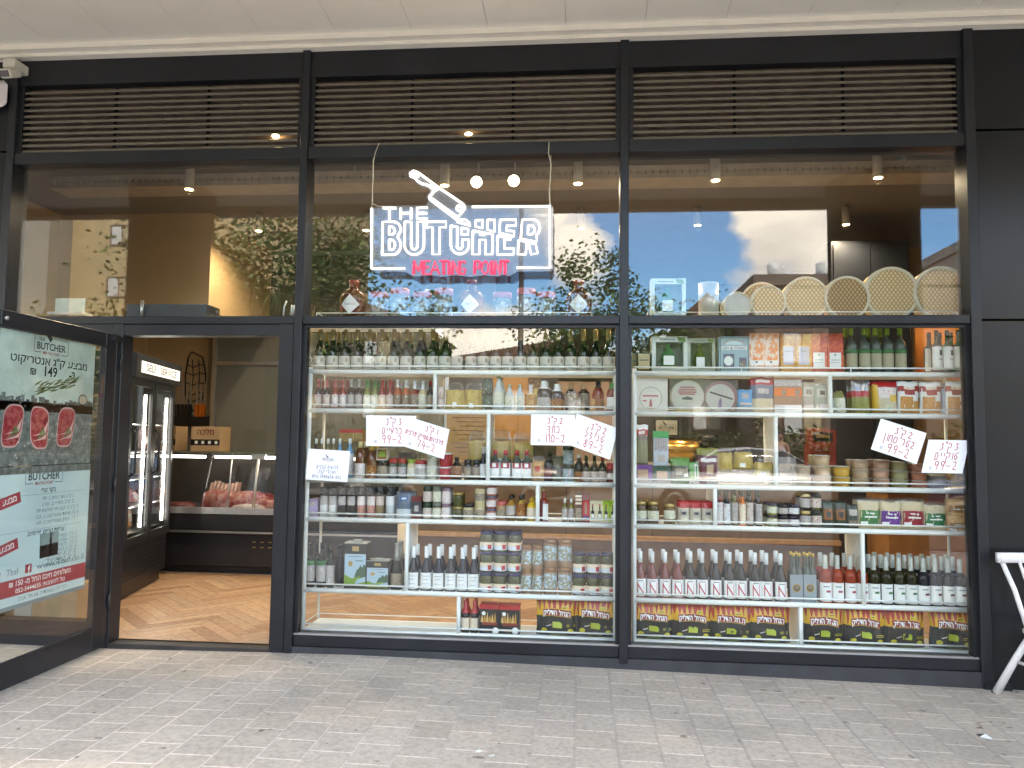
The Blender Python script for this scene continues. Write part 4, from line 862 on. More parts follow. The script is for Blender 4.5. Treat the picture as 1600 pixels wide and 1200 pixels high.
one(lambda h, w: b_jar(h, w/2, CRMS, LIME, PR3, (.15, .6)), 643, 717, 2, 13, 'small jar with lime green lid, between red-lidded jars', 'food_jar', 'jar')
one(lambda h, w: b_jar(h, w/2, PR5, REDC, PR6, (.2, .6)), 657, 719, 2, 17, 'pink-labelled jar with red lid, left of the noodle cups', 'food_jar', 'jar')
one(lambda h, w: b_box(w, .08, h, M('grey_box', (.16, .15, .16), .5), [(.1, .5, .3, .7, PR8)]), 637, 707, 2, 26, 'dark grey box lying on the jars, below the tilted 74 paper', 'food_carton', 'carton', .33)
series('green_cup', lambda h, w: b_tub(h, w*.4, w/2, PR3, LABW), [675], 706, 2, 18, 'green noodle cup', 'noodle_cup', 'noodle cup', 'stacked noodle cups', levels=2)
series('red_cup', lambda h, w: b_tub(h, w*.4, w/2, MATS['red_cap'], LABW), [695], 708, 2, 18, 'red noodle cup', 'noodle_cup', 'noodle cup', 'stacked noodle cups', levels=2)
one(lambda h, w: b_bottle(h, w/2, 'squat', DKS, BLK, .82, PR4, (.12, .62), sy=.7), 713.5, 714, 2, 17, 'dark syrup bottle with oval yellow label, beside the red noodle cups', 'syrup_bottle', 'syrup bottle')
series('dark_jam', lambda h, w: b_jar(h, w/2, BRWN, BLK, PR8, (.15, .65)), [731, 744], 718, 2, 12, 'brown jar with black lid', 'food_jar', 'jar', 'black-lidded brown jars')
one(lambda h, w: b_bottle(h, w/2, 'hot', NAVY, CAPW, .8, PR7, (.1, .5)), 755, 698, 2, 10, 'slim dark bottle with blue label against the third-shelf divider', 'sauce_bottle', 'sauce bottle')
one(lambda h, w: b_bag(w, h, .10, [(.8, NOOD), (1, CLB)], (), 14, .5, .3), 746, 673, 2, 30, 'clear noodle bag leaning behind the brown jars', 'noodle_bag', 'food bag', .36)
series('red_heart', lambda h, w: b_bottle(h, w/2, 'squat', MATS['clear_spirit'], REDC, .84, LABW, (.12, .60), lambda mb, r, h, lz, mats, sy: (mats.append(RED), xline(mb, r, h, -.9, .9, .42, .60, 1, sy), mats.append(LABW), xline(mb, r+.0005, h, -.35, .35, .46, .58, 2, sy))), [773.6, 790, 808, 823], 703, 2, 16, 'red-capped clear bottle, red ring label', 'vinegar_bottle', 'bottle', 'red-capped clear bottles')
one(lambda h, w: b_bag(w, h, .11, [(.78, NOOD), (1, CLB)], [(-.35, .15, .15, .45, LABW)], 21, .5, .3), 783, 672, 2, 36, 'clear noodle bag above the red-capped bottles, nearer the divider', 'noodle_bag', 'food bag', .36)
one(lambda h, w: b_bag(w, h, .11, [(.8, NOOD), (1, CLB)], [(-.3, .2, .15, .45, LABW)], 22, .5, .3), 817, 676, 2, 34, 'clear noodle bag above the red-capped bottles, below the 110 paper', 'noodle_bag', 'food bag', .36)
one(lambda h, w: b_bag(w, h, .07, [(.8, MATS['nut_mix']), (1, CLB)], [(-.5, .3, .4, .6, REDC)], 23, .5), 841, 712, 2, 20, 'clear bag of dried mushrooms beside the dark vinegar bottle', 'food_bag', 'food bag')
one(lambda h, w: b_bottle(h, w/2, 'squat', BLK, BLK, .85, DRED, (.1, .45)), 857, 706, 2, 14, 'black vinegar bottle with dark red label', 'vinegar_bottle', 'bottle')
series('stone_tub', lambda h, w: b_tub(h, w*.45, w/2, M('olive_grey_tub', (.16, .15, .11), .5), M('grey_lid', (.25, .25, .22), .4)), [871], 712, 2, 15, 'olive grey tub', 'food_tub', 'tub', 'stacked olive grey tubs', levels=2)
series('fish_tub', lambda h, w: b_jar(h, w/2, MP('white_fish_print', [(.62, .68, .68), (.3, .38, .4), (.68, .72, .72)], 50), BLK, None, lidh=.22), [888], 697, 2, 18, 'white tub with black lid', 'food_tub', 'tub', 'stacked black-lidded tubs', levels=2)
one(lambda h, w: b_bottle(h, w/2, 'squat', BLK, CAPW, .88, PR4, (.04, .40)), 904, 710, 2, 13, 'soy sauce bottle with white cap and yellow label', 'sauce_bottle', 'sauce bottle')
series('teriyaki', lambda h, w: b_bottle(h, w/2, 'hot', DKS, BLK, .84, PR1, (.06, .42)), [916, 929], 712, 2, 12.5, 'dark teriyaki bottle with red label', 'sauce_bottle', 'sauce bottle', 'dark teriyaki bottles')
one(lambda h, w: b_bottle(h, w/2, 'hot', DKS, REDC, .80, PR1, (.06, .42)), 941, 711, 2, 12, 'dark sauce bottle with red cap below the 89 paper', 'sauce_bottle', 'sauce bottle')
one(lambda h, w: b_jar(h, w/2, MAR, REDC, PR5, (.2, .5), .3), 954, 724, 2, 13, 'dark red spice jar with red lid beside the mullion', 'spice_jar', 'jar')
# fourth shelf
series('lilac', lambda h, w: b_box(w, .07, h, LILAC, [(.1, .8, .3, .7, PR6)]), [489.5], 780, 3, 17, 'lilac box', 'food_carton', 'carton', 'stacked lilac boxes', levels=2)
for i, (xs, gl, lb, ds) in enumerate((([506.6, 520.7], SALT, PR6, 'white salt'), ([535, 549.7], PEPR, PR6, 'black pepper'), ([565, 580.6], PSALT, PR5, 'pink salt'), ([594], MIXS, PR1, 'mixed pepper'), ([610], BLUS, PR7, 'blue salt'))):
    def mk(h, w, gl=gl, lb=lb):
        def f(t):
            r = w/2*.94
            MB().lathe([(r, .0), (r, h*.72)], 16).build('body', gl, t); MB().lathe([(r*1.03, h*.72), (r*1.03, h*.96), (r*.9, h)], 16).build('cap', STRP, t)
            MB().patch(r+.001, -1.3, 1.3, h*.42, h*.71, 0, 8).build('label', lb, t)
        return f
    series('grinder%d' % i, mk, xs, 761, 3, 13.5, ds+' grinder', 'spice_grinder', 'grinder', 'striped-cap grinders', .225)
one(lambda h, w: b_bag(w, h, .06, [(.38, BLUS), (1, GREYP)], [(-.5, .5, .68, .84, M('deep_blue_print', (.02, .16, .36), .4)), (-.3, .3, .74, .8, LABW)], 31), 632, 769, 3, 25, 'blue grey pouch of coarse salt beside the grinders', 'salt_pouch', 'pouch')
one(lambda h, w: b_box(w, .05, h, M('charcoal_box', (.06, .06, .07), .45), [(0, 1, .78, 1, DRED), (0, 1, 0, .2, DRED), (.3, .7, .35, .6, PR6)]), 652, 775, 3, 16, 'charcoal and dark red spice carton, left of the stacked jars', 'spice_carton', 'carton')
series('jam_red', lambda h, w: b_jar(h, w/2, M('forest_jar', (.05, .08, .04), .2), M('dark_green_lid', (.03, .06, .035), .4), PR1, (.1, .7), .2), [668], 760, 3, 14, 'dark green-lidded jar with red label', 'food_jar', 'jar', 'stacked pesto jars', levels=2)
series('jam_pale', lambda h, w: b_jar(h, w/2, PR2, M('grey_green_lid', (.22, .24, .2), .4), PR3, (.1, .7), .2), [683], 760, 3, 14, 'pale green-labelled jar', 'food_jar', 'jar', 'stacked pesto jars', levels=2)
series('jam_pink', lambda h, w: b_jar(h, w/2, PR5, M('mauve_lid', (.3, .2, .26), .4), PR5, (.1, .7), .2), [697.5], 762, 3, 14, 'mauve-labelled jar', 'food_jar', 'jar', 'stacked pesto jars', levels=2)
series('olives', lambda h, w: b_jar(h, w/2, OLV, GOLD, None, lidh=.15), [715.5], 770, 3, 16, 'jar of green olives with gold lid', 'olive_jar', 'jar', 'stacked olive jars', levels=2)
one(lambda h, w: b_jar(h, w/2, CRMS, BLK, PR8, (.2, .65)), 732, 787, 3, 17, 'cream mustard jar with black label, left of the stacked mustard', 'mustard_jar', 'jar')
series('mustard2', lambda h, w: b_jar(h, w/2, CRMS, MATS['cream_sauce'], PR8, (.25, .7), .15), [750], 763, 3, 17, 'cream mustard jar', 'mustard_jar', 'jar', 'stacked mustard jars', levels=2)
series('harissa', lambda h, w: b_jar(h, w/2, M('salmon_jar', (.42, .16, .10), .3), M('slate_lid', (.16, .15, .22), .4), PR5, (.15, .65), .2), [768], 755, 3, 16, 'salmon-coloured jar with slate lid', 'food_jar', 'jar', 'stacked salmon jars', levels=3)
one(lambda h, w: b_jar(h, w/2, MATS['tan_paste'], M('coral_lid', (.5, .14, .12), .4), PR8, (.25, .6)), 783, 783, 3, 15, 'tan jar with coral lid beside the salmon stack', 'food_jar', 'jar')
one(lambda h, w: b_bottle(h, w/2, 'squat', M('honey_mustard', (.40, .24, .06), .3), BLK, .84, PR6, (.25, .6)), 798, 774, 3, 15, 'brown mustard bottle with black cap and white label', 'mustard_bottle', 'mustard bottle')
one(lambda h, w: b_bottle(h, w/2, 'squat', MUST, BLK, .82, PR4, (.15, .7)), 814, 774, 3, 15, 'mustard bottle with black cap and yellow label', 'mustard_bottle', 'mustard bottle')
one(lambda h, w: b_bottle(h, w/2, 'squeeze', YEL, YELC, .85, PR9, (.12, .6)), 830.5, 778, 3, 15, 'bright yellow squeeze bottle against the fourth-shelf divider', 'mustard_bottle', 'mustard bottle')
one(lambda h, w: b_bottle(h, w/2, 'bord', REDS, GOLD, .9, LABW, (.06, .55), lambda mb, r, h, lz, mats, sy: (mats.append(DRED), xline(mb, r, h, -1.2, -.1, .06, .55, 1))), 849.5, 763, 3, 15, 'tall red sauce bottle with white and crimson label, right of the divider', 'sauce_bottle', 'sauce bottle')
series('oil', lambda h, w: b_bottle(h, w/2, 'squat', M('olive_oil', (.20, .20, .03), .12, coat=.4), MATS['white_capsule'], .84, PR6, (.1, .6)), [882.5, 892.5], 780, 3, 9, 'small olive oil bottle', 'oil_bottle', 'oil bottle', 'small olive oil bottles')
one(lambda h, w: b_box(w, .06, h, BROB, [(.05, .95, .86, .93, PR9), (.05, .95, .74, .82, PR9), (.05, .95, .62, .7, PR9), (.1, .9, .1, .5, PR8)]), 904, 770, 3, 11, 'tall brown carton with orange bands', 'food_carton', 'carton')
one(lambda h, w: b_box(w, .05, h, DRED, [(.1, .9, .25, .75, M('tomato_red', (.6, .03, .04), .4)), (.35, .65, .3, .7, PR8), (.2, .8, .12, .25, PURP)]), 915.5, 770, 3, 12, 'dark red carton printed with a bottle', 'sauce_carton', 'carton')
def sauce_box(bgm): return lambda h, w: b_box(w, .05, h, bgm, [(.25, .75, .2, .55, BRWN), (.4, .6, .55, .75, BRWN), (.4, .6, .75, .85, REDC), (.3, .7, .25, .42, LABW), (.1, .9, .04, .12, PR1)])
series('cream_box', sauce_box(M('cream_carton', (.66, .62, .44), .5, var=.03)), [926.3, 937], 782, 3, 10.5, 'cream sauce-bottle carton', 'sauce_carton', 'carton', 'cream sauce cartons', back=0)
series('lime_box', sauce_box(LIMEB), [947, 957], 783, 3, 10, 'lime green sauce-bottle carton', 'sauce_carton', 'carton', 'lime sauce cartons')
# fifth shelf
series('green_lab', lambda h, w: b_bottle(h, w/2, 'bord', GRN, BLK, .9, PR6, (.14, .50), lab2=GRNP, l2=(.50, .60)), [486, 503.5], 847, 4, 15, 'green-banded dark bottle', 'oil_bottle', 'oil bottle', 'green-banded bottles', back=1)
one(lambda h, w: b_bottle(h, w/2, 'flat', GRN, BLK, .9, PR6, (.08, .56)), 517, 855, 4, 13, 'small dark bottle with white label, left of the tall green tin', 'oil_bottle', 'oil bottle')
series('dark_oil', lambda h, w: b_bottle(h, w/2, 'bord', NAVY, BLK, .9), [532], 851, 4, 15, 'unlabelled dark bottle left of the tall green tin', 'oil_bottle', 'oil bottle', None, .30)
def oiltin(h, w):
    def f(t):
        d = .10; lid = M('tin_lid', (.42, .42, .38), .3, .7); body = M('tin_dark', (.035, .04, .03), .35)
        MB().box(-w/2, w/2, -d/2, d/2, 0, h*.93, 0, .003).build('body', body, t)
        mb = MB(); mb.box(-w/2-.002, w/2+.002, -d/2-.002, d/2+.002, h*.93, h*.955, 0); mb.box(-w*.18, w*.18, -.012, .012, h*.955, h, 0); mb.build('lid', lid, t)
        y = -d/2-.0006; k = 0; mb = MB(); ms = [M('tin_sky', (.42, .56, .64), .4, var=.04), GRNP, M('tin_meadow', (.22, .36, .05), .4), M('tin_hill', (.08, .16, .10), .4), GOLD, GREYI]
        rect = lambda a, b, c, e, m, kk: mb.poly([(-w/2+a*w, y-.0003*kk, c*h), (-w/2+b*w, y-.0003*kk, c*h), (-w/2+b*w, y-.0003*kk, e*h), (-w/2+a*w, y-.0003*kk, e*h)], m)
        rect(.02, .98, .08, .72, 0, 0); rect(.35, .65, .78, .88, 4, 0)
        P_ = lambda pts, m, kk: mb.poly([(-w/2+a*w, y-.0003*kk, b*h) for a, b in pts], m)
        P_([(.45, .2), (.98, .2), (.98, .48), (.9, .52), (.82, .44), (.74, .5), (.66, .42), (.58, .40), (.5, .3)], 3, 1); P_([(.02, .08), (.98, .08), (.98, .2), (.7, .26), (.35, .22), (.02, .30)], 2, 2); P_([(.5, .1), (.98, .16), (.98, .26), (.6, .2)], 0, 3)
        P_([(.28+.11*cos(i*.57), .52+.06*sin(i*.57)) for i in range(11)], 4, 1); rect(.5, .85, .57, .6, 5, 1); rect(.2, .8, .66, .68, 5, 1)
        mb.build('landscape_print', ms, t)
    return f
one(oiltin, 559, 843, 4, 34, 'tall olive oil tin with painted landscape', 'oil_tin', 'oil tin', .245)
one(oiltin, 593, 872, 4, 34, 'short olive oil tin with painted landscape, beside the sparkling wine', 'oil_tin', 'oil tin', .235)
series('sparkling', lambda h, w: b_bottle(h, w/2, 'champ', GRN, M('silver_foil', (.45, .47, .44), .3, .6), .62, PR8, (.1, .36)), [620.5], 848, 4, 19, 'sparkling wine bottle with foil neck', 'wine_bottle', 'wine bottle', None, .235, 1)
series('silver_wine', lambda h, w: b_bottle(h, .037, 'burg', NAVY, CAPW, .74, LABW, (.05, .42), lambda mb, r, h, lz, mats, sy: (mats.append(M('label_script', None)), xline(mb, r, h, -.6, .6, .34, .35, 1), xline(mb, r, h, -.5, .5, .27, .28, 1), xline(mb, r, h, -.6, .6, .17, .178, 1))), [646.7, 666.5, 685.5, 704.5, 723, 740.5], 853, 4, 17, 'white-capped dark wine bottle', 'wine_bottle', 'wine bottle', 'white-capped dark wine bottles', .22, 1, dy=.11)
def capersjar(h, w): return b_jar(h, w/2, OLV, M('indigo_lid', (.05, .05, .14), .35), M('label_white_band', (.62, .68, .74), .5), (.10, .30), .14, 18, 1, lambda mb, r, h, lz, mats, sy: (mats.append(PR9), xline(mb, r, h, -1.4, 1.4, .30, .48, 1), mats.append(REDC), xline(mb, r+.0005, h, .3, .9, .14, .36, 2)))
series('olive3', capersjar, [760.6, 782, 804], 829, 4, 21, 'indigo-lidded olive jar', 'olive_jar', 'jar', 'indigo-lidded olive jars', .22, 1, levels=3, dy=.095)
TAH = M('tahini_paste', (.36, .24, .15), .35, var=.08); TLID = M('copper_lid', (.36, .20, .09), .35, .3)
def tahini(h, w): return b_jar(h, w/2, TAH, TLID, MP('tahini_label', [(.45, .60, .72), (.30, .28, .16), (.5, .62, .70), (.35, .25, .22)], 45), (.24, .76), .14)
series('tahini_s', tahini, [823, 840], 851, 4, 16.5, 'small blue-labelled tahini jar', 'tahini_jar', 'jar', 'small tahini jars', .22, levels=2)
series('tahini_l', tahini, [860, 883], 842, 4, 21.5, 'large blue-labelled tahini jar', 'tahini_jar', 'jar', 'large tahini jars', .225, levels=2)
series('olive2', capersjar, [905.6, 927.5, 949], 862, 4, 21, 'indigo-lidded olive jar near mullion', 'olive_jar', 'jar', 'indigo-lidded olive jars', .22, levels=2)
# bottom shelf
series('redcap', lambda h, w: b_bottle(h, w/2, 'squat', DKS, REDC, .62, PR9, (.1, .48)), [727.5, 741.5], 938, 5, 13.5, 'dark bottle with red shoulder cap', 'lighter_fluid_bottle', 'bottle', 'red-capped dark bottles', .215, 1, dy=.07)
def firelighters(h, w):
    def f(t):
        d = .10; MB().box(-w/2, w/2, -d/2, d/2, 0, h, 0, .001).build('carton', M('black_carton', (.018, .016, .015), .4), t)
        MB().box(-w/2-.001, w/2+.001, -d/2-.001, d/2+.001, h*.86, h+.001, 0).build('flap', REDC, t)
        mb = MB(); y = -d/2-.0015
        for i in range(6):
            x = -w*.36+w*.13*i; mb.poly([(x-w*.07, y, h*.42), (x+w*.06, y-.0002*i, h*.40), (x+w*.05, y-.0002*i, h*.56), (x+w*.01, y-.0002*i, h*(.66+.06*(i % 3))), (x-w*.05, y, h*.54)], i % 2)
        for cx_, m in ((-w*.28, 2), ): mb.poly([(cx_+w*.1*cos(k*.57), y-.002, h*.72+w*.1*sin(k*.57)) for k in range(11)], m)
        mb.poly([(-w*.38, y-.003, h*.33), (w*.38, y-.003, h*.33), (w*.42, y-.003, h*.42), (-w*.3, y-.003, h*.42)], 3)
        for z in (.12, .17): mb.poly([(-w*.25, y, h*z), (w*.25, y, h*z), (w*.25, y, h*(z+.02)), (-w*.25, y, h*(z+.02))], 1)
        mb.build('flame_print', [M('flame_cream', (.70, .50, .22), .45), M('flame_gold', (.55, .32, .06), .45), LABW, M('wood_red_print', (.33, .05, .03), .45)], t)
    return f
series('firelight', firelighters, [766, 797.5], 943, 5, 30.5, 'black and red firelighter carton with flame print', 'firelighter_carton', 'carton', 'firelighter cartons', .225)
for px_ in (774, 805):
    tg = thing('round_tag', 'round white tag on the shelf rail below the %s firelighter carton' % ('first' if px_ < 790 else 'second'), 'tag', tuple(at(px_, 986, SY0-.008)), 0, 'round white tags')
    MB().lathe([(.001, 0), (.022, 0), (.022, .003), (.001, .003)], 16, 0, axis='y').build('disc', LABW, tg)
FLY = M('flame_yellow', (.68, .42, .03), .35, var=.08); FLR = M('flame_red', (.46, .03, .015), .35, var=.08); CHA = M('charcoal_bag_black', (.022, .024, .022), .32, var=.2); BANR = M('banner_red', (.30, .025, .02), .4); SPOT = M('spot_yellow', (.58, .50, .05), .45); BRIQ = M('briquette_green', (.42, .50, .05), .45)
def charcoal(h, w, seed=0):
    w = w*1.1
    def fin(mb, S, pm):
        pm[:] = [FLR, BANR, LABW, SPOT, BRIQ, FLY]
        o = lambda u, v, k: S(u, v, -1, .0012+.0009*k)
        rs = random.Random(seed+5)
        for i in range(8):     # red tongues licking up from behind the banner
            u = -.84+1.68*i/7; t_ = .10+.10*rs.random(); lean = .08*(rs.random()-.5); wd_ = .07+.06*rs.random()
            for k in range(3):
                a0, a1 = k/3, (k+1)/3; w0, w1 = wd_*(a0*.8+.2), wd_*(a1*.8+.2); v0, v1 = 1-t_*2.2+t_*2.2*a0, 1-t_*2.2+t_*2.2*a1
                mb.poly([o(u+lean*a0-w0, v0, 1), o(u+lean*a0+w0, v0, 1), o(u+lean*a1+w1, v1, 1), o(u+lean*a1-w1, v1, 1)], 0)
        n = 14; tl = -.07
        band = lambda u, e: .61+.05*(1-u*u/.6)+tl*u*.5+e
        for (e0, e1, m, k) in ((-.10, .115, 5, 2), (-.085, .10, 1, 3)):
            g = [o(-.68+1.36*i/n, band(-.68+1.36*i/n, e), k) for e in (e0, e1) for i in range(n+1)]; mb.add(g, [[i, i+1, n+2+i, n+1+i] for i in range(n)], m)
        mb.text(heb('הגחל הדליק'), .2, lambda a, b: o(a, band(a, -.065)+b*1.0, 4), 2, .03, width=1.3)
        for cu, cv, ru, rv in ((-.62, .17, .14, .065), (.62, .15, .14, .065), (.35, .80, .16, .05)): 
            mb.add([o(cu, cv, 3)]+[o(cu+ru*cos(k*.4488), cv+rv*sin(k*.4488), 3) for k in range(14)], [[0, 1+k, 1+(k+1) % 14] for k in range(14)], 3)
            mb.poly([o(cu-ru*.6, cv-.012, 4), o(cu+ru*.6, cv-.012, 4), o(cu+ru*.6, cv+.012, 4), o(cu-ru*.6, cv+.012, 4)], 1 if cv > .5 else 4)
        mb.poly([o(-.22, .25, 2), o(.22, .23, 2), o(.24, .35, 2), o(.14, .40, 2), o(-.22, .41, 2)], 4); mb.poly([o(-.18, .27, 3), o(.18, .265, 3), o(.18, .28, 3), o(-.18, .285, 3)], 3)
        mb.poly([o(-.52, .27, 2), o(-.32, .31, 2), o(-.30, .33, 2), o(-.52, .29, 2)], 2); mb.poly([o(-.32, .30, 2), o(-.27, .31, 2), o(-.29, .37, 2)], 5)
        for v in (.06, .095): mb.poly([o(-.35, v, 2), o(.35, v, 2), o(.35, v+.012, 2), o(-.35, v+.012, 2)], 4)
        for v in (.27, .31): mb.poly([o(.45, v, 2), o(.85, v, 2), o(.85, v+.015, 2), o(.45, v+.015, 2)], 3)
    return b_bag(w, h, .10, [(.56, CHA), (1, FLY)], (), seed, 0, .45, fin, 'bag')
for i, (px_, top, rz) in enumerate(((871, 936, 0), (931.5, 937, -.12))):
    one(lambda h, w: charcoal(h, w, 40+i), px_, top, 5, 61, ['black and yellow charcoal bag nearer the firelighters', 'black and yellow charcoal bag against the mullion, middle window'][i], 'charcoal_bag', 'charcoal bag', .245, rz=rz, group='charcoal bags on the bottom shelves')
# ---------------------------------------------------------------- right window, top shelf
def liqueur(h, w): 
    def f(t):
        MB().box(-w/2, w/2, -w*.38, w*.38, 0, h*.64, 0, .006).build('body', M('black_brown_glass', (.03, .018, .012), .1, coat=.5, var=0), t)
        mb = MB(); mb.lathe([(w*.3, h*.64), (w*.16, h*.70), (w*.15, h*.78)], 14); mb.box(-w*.26, w*.26, -w*.26, w*.26, h*.78, h, 0, .003); mb.build('cap', BLK, t)
        mb = MB().box(-w*.38, w*.38, -w*.385, -w*.38, h*.1, h*.56, 0); mb.build('label', M('parchment_label', (.55, .46, .28), .6), t)
        mb = MB().poly([(-w*.3, -w*.387, h*.36), (w*.3, -w*.387, h*.36), (w*.3, -w*.387, h*.39), (-w*.3, -w*.387, h*.39)], 0); mb.build('label_print', INK, t)
    return f
one(liqueur, 1005.5, 531, 0, 23, 'square dark liqueur bottle with parchment label, front one of two', 'liqueur_bottle', 'liqueur bottle', .235)
one(liqueur, 994, 532, 0, 21, 'square dark liqueur bottle half hidden behind its twin', 'liqueur_bottle', 'liqueur bottle', .32)
def giftbox(frame, inner, glass, lab):
    def mk(h, w):
        def f(t):
            d = .10; mb = MB(); b = w*.11
            mb.box(-w/2, w/2, -d/2, d/2, 0, b*1.6, 0); mb.box(-w/2, w/2, -d/2, d/2, h-b*1.5, h, 0); mb.box(-w/2, -w/2+b, -d/2, d/2, b*1.6, h-b*1.5, 0); mb.box(w/2-b, w/2, -d/2, d/2, b*1.6, h-b*1.5, 0)
            mb.box(-w/2+b, w/2-b, d/2-.004, d/2, b*1.6, h-b*1.5, 1); mb.build('carton', [frame, inner], t)
            mb = MB(); z0 = b*1.6; hh = h-b*3.1-.005
            mb.lathe([(w*.19, z0), (w*.20, z0+hh*.1), (w*.20, z0+hh*.5), (w*.13, z0+hh*.68), (w*.06, z0+hh*.8), (w*.055, z0+hh)], 16, 0, c=(-w*.02, 0, 0)); mb.build('gift_bottle', glass, t)
            MB().box(-w*.17, w*.13, -w*.215, -w*.208, z0+hh*.08, z0+hh*.46, 0).build('bottle_label', lab, t)
            mb = MB(); mb.poly([(w*.2, -d/2-.001, h-b*.2), (w*.42, -d/2-.001, h-b*.3), (w*.46, -d/2-.001, h-b*1.5), (w*.25, -d/2-.001, h-b*1.3)], 0); mb.poly([(-w*.3, -d/2-.001, h-b*1.), (w*.15, -d/2-.001, h-b*1.), (w*.15, -d/2-.001, h-b*.7), (-w*.3, -d/2-.001, h-b*.7)], 1)
            mb.build('front_print', [M('lime_fruit_print', (.2, .32, .06), .5), GREYI], t)
        return f
    return mk
GBW = M('white_gift_carton', (.62, .68, .64), .5, var=.04)
one(giftbox(GBW, M('gift_backing', (.25, .27, .2), .6), GRNP, LABW), 1045, 527, 0, 55, 'white gift box with a window showing a green bottle, top shelf', 'gift_box', 'gift box', .25)
one(giftbox(M('pale_gift_carton', (.45, .48, .40), .5), M('gift_backing_olive', (.22, .24, .12), .6), M('yellow_green_glass', (.16, .20, .03), .15), LABW), 1094, 530, 0, 43, 'pale gift box with an olive green bottle, left of the blue gin box', 'gift_box', 'gift box', .27)
def ginbox(h, w):
    def f(t):
        d = .09; y = -d/2-.0008; MB().box(-w/2, w/2, -d/2, d/2, 0, h, 0, .001).build('carton', M('pale_blue_carton', (.36, .50, .54), .5, var=.04), t)
        mb = MB(); R_ = lambda a, b, c, e, m, k=0: mb.poly([(-w/2+a*w, y-.0003*k, c*h), (-w/2+b*w, y-.0003*k, c*h), (-w/2+b*w, y-.0003*k, e*h), (-w/2+a*w, y-.0003*k, e*h)], m)
        R_(.03, .97, .02, .03, 1); R_(.03, .05, .02, .97, 1); R_(.95, .97, .02, .97, 1); R_(.03, .97, .96, .97, 1); R_(.08, .92, .63, .73, 0); R_(.14, .50, .15, .52, 2); R_(.66, .90, .13, .42, 2, 0); 
        mb.poly([(-w*.19+w*.15*cos(k*.45), y-.0006, h*.33+h*.13*sin(k*.45)) for k in range(14)], 0); mb.poly([(w*.28+w*.09*cos(k*.45), y-.0006, h*.25+h*.08*sin(k*.45)) for k in range(14)], 3)
        mb.poly([(w*.38*cos(pi*k/10), y, h*.76+h*.17*sin(pi*k/10)) for k in range(11)], 4); mb.poly([(w*.30*cos(pi*k/10), y-.0003, h*.77+h*.10*sin(pi*k/10)) for k in range(11)], 5)
        mb.text('GIN & TONIC', h*.10, lambda a, b: (a, y-.0008, h*.645+b), 1, .01, width=w*.78)
        mb.build('front_print', [LABW, INK, MATS['slate_lid'], PR2, PR6, PBLUE], t)
    return f
one(ginbox, 1145, 527, 0, 47, 'pale blue gin and tonic carton with two windows', 'gin_carton', 'carton', .235)
series('orange_box', lambda h, w: b_box(w, .075, h, MP('orange_crackle', [(.75, .24, .06), (.80, .66, .55), (.78, .34, .12), (.7, .2, .05)], 32, .4, (1, 1, .7)), [(.05, .95, .2, .32, LABW), (.4, .55, .26, .3, BLK), (.05, .95, .06, .17, PR1)]), [1180.5, 1204], 522, 0, 23.5, 'orange and white gift carton', 'gift_carton', 'carton', 'orange gift cartons', .235)
series('amber_box', lambda h, w: b_box(w, .075, h, MP('amber_marble', [(.66, .36, .05), (.72, .46, .12), (.6, .28, .03), (.74, .58, .3)], 18, .4), [(.16, .84, .22, .68, M('lavender_label', (.58, .58, .66), .5)), (.3, .7, .55, .57, GREYI)]), [1228.5, 1252.5], 523, 0, 24, 'amber gift carton with lavender label', 'gift_carton', 'carton', 'amber gift cartons', .235)
series('coral_box', lambda h, w: b_box(w, .075, h, MP('coral_marble', [(.60, .10, .05), (.68, .17, .07), (.55, .07, .04), (.70, .26, .13)], 26, .4), [(.12, .84, .16, .52, LABW), (.42, .54, .45, .48, BLK), (.2, .76, .33, .345, GREYI), (.2, .76, .27, .28, GREYI)]), [1277.7, 1303], 522, 0, 24, 'coral red gift carton with white label', 'gift_carton', 'carton', 'coral gift cartons', .235)
series('arak', lambda h, w: b_bottle(h, w/2, 'bord', CLEARW, LIME, .80, M('oatmeal_label', (.42, .40, .29), .6, var=.1), (.1, .42), lab2=GRNP, l2=(.43, .50)), [1330, 1349.6, 1367, 1386, 1406], 509, 0, 18, 'lime-capped clear spirit bottle', 'spirit_bottle', 'spirit bottle', 'lime-capped spirit bottles', .225, 1, [1330, 1367, 1386], dy=.11)
def ex_face(mb, r, h, lz, mats, sy):
    mats += [INK]; xline(mb, r, h, .1, .6, .42, .54, 1); xline(mb, r, h, -.1, .55, .33, .345, 1)
series('white_gin', lambda h, w: b_bottle(h, w/2, 'bord', CLEARW, M('forest_cap', (.06, .10, .06), .4), .86, LABW, (.10, .62), ex_face), [1463, 1480, 1497.5], 516, 0, 17, 'white-labelled clear spirit bottle', 'spirit_bottle', 'spirit bottle', 'white-labelled spirit bottles', .225, 1, dy=.10)
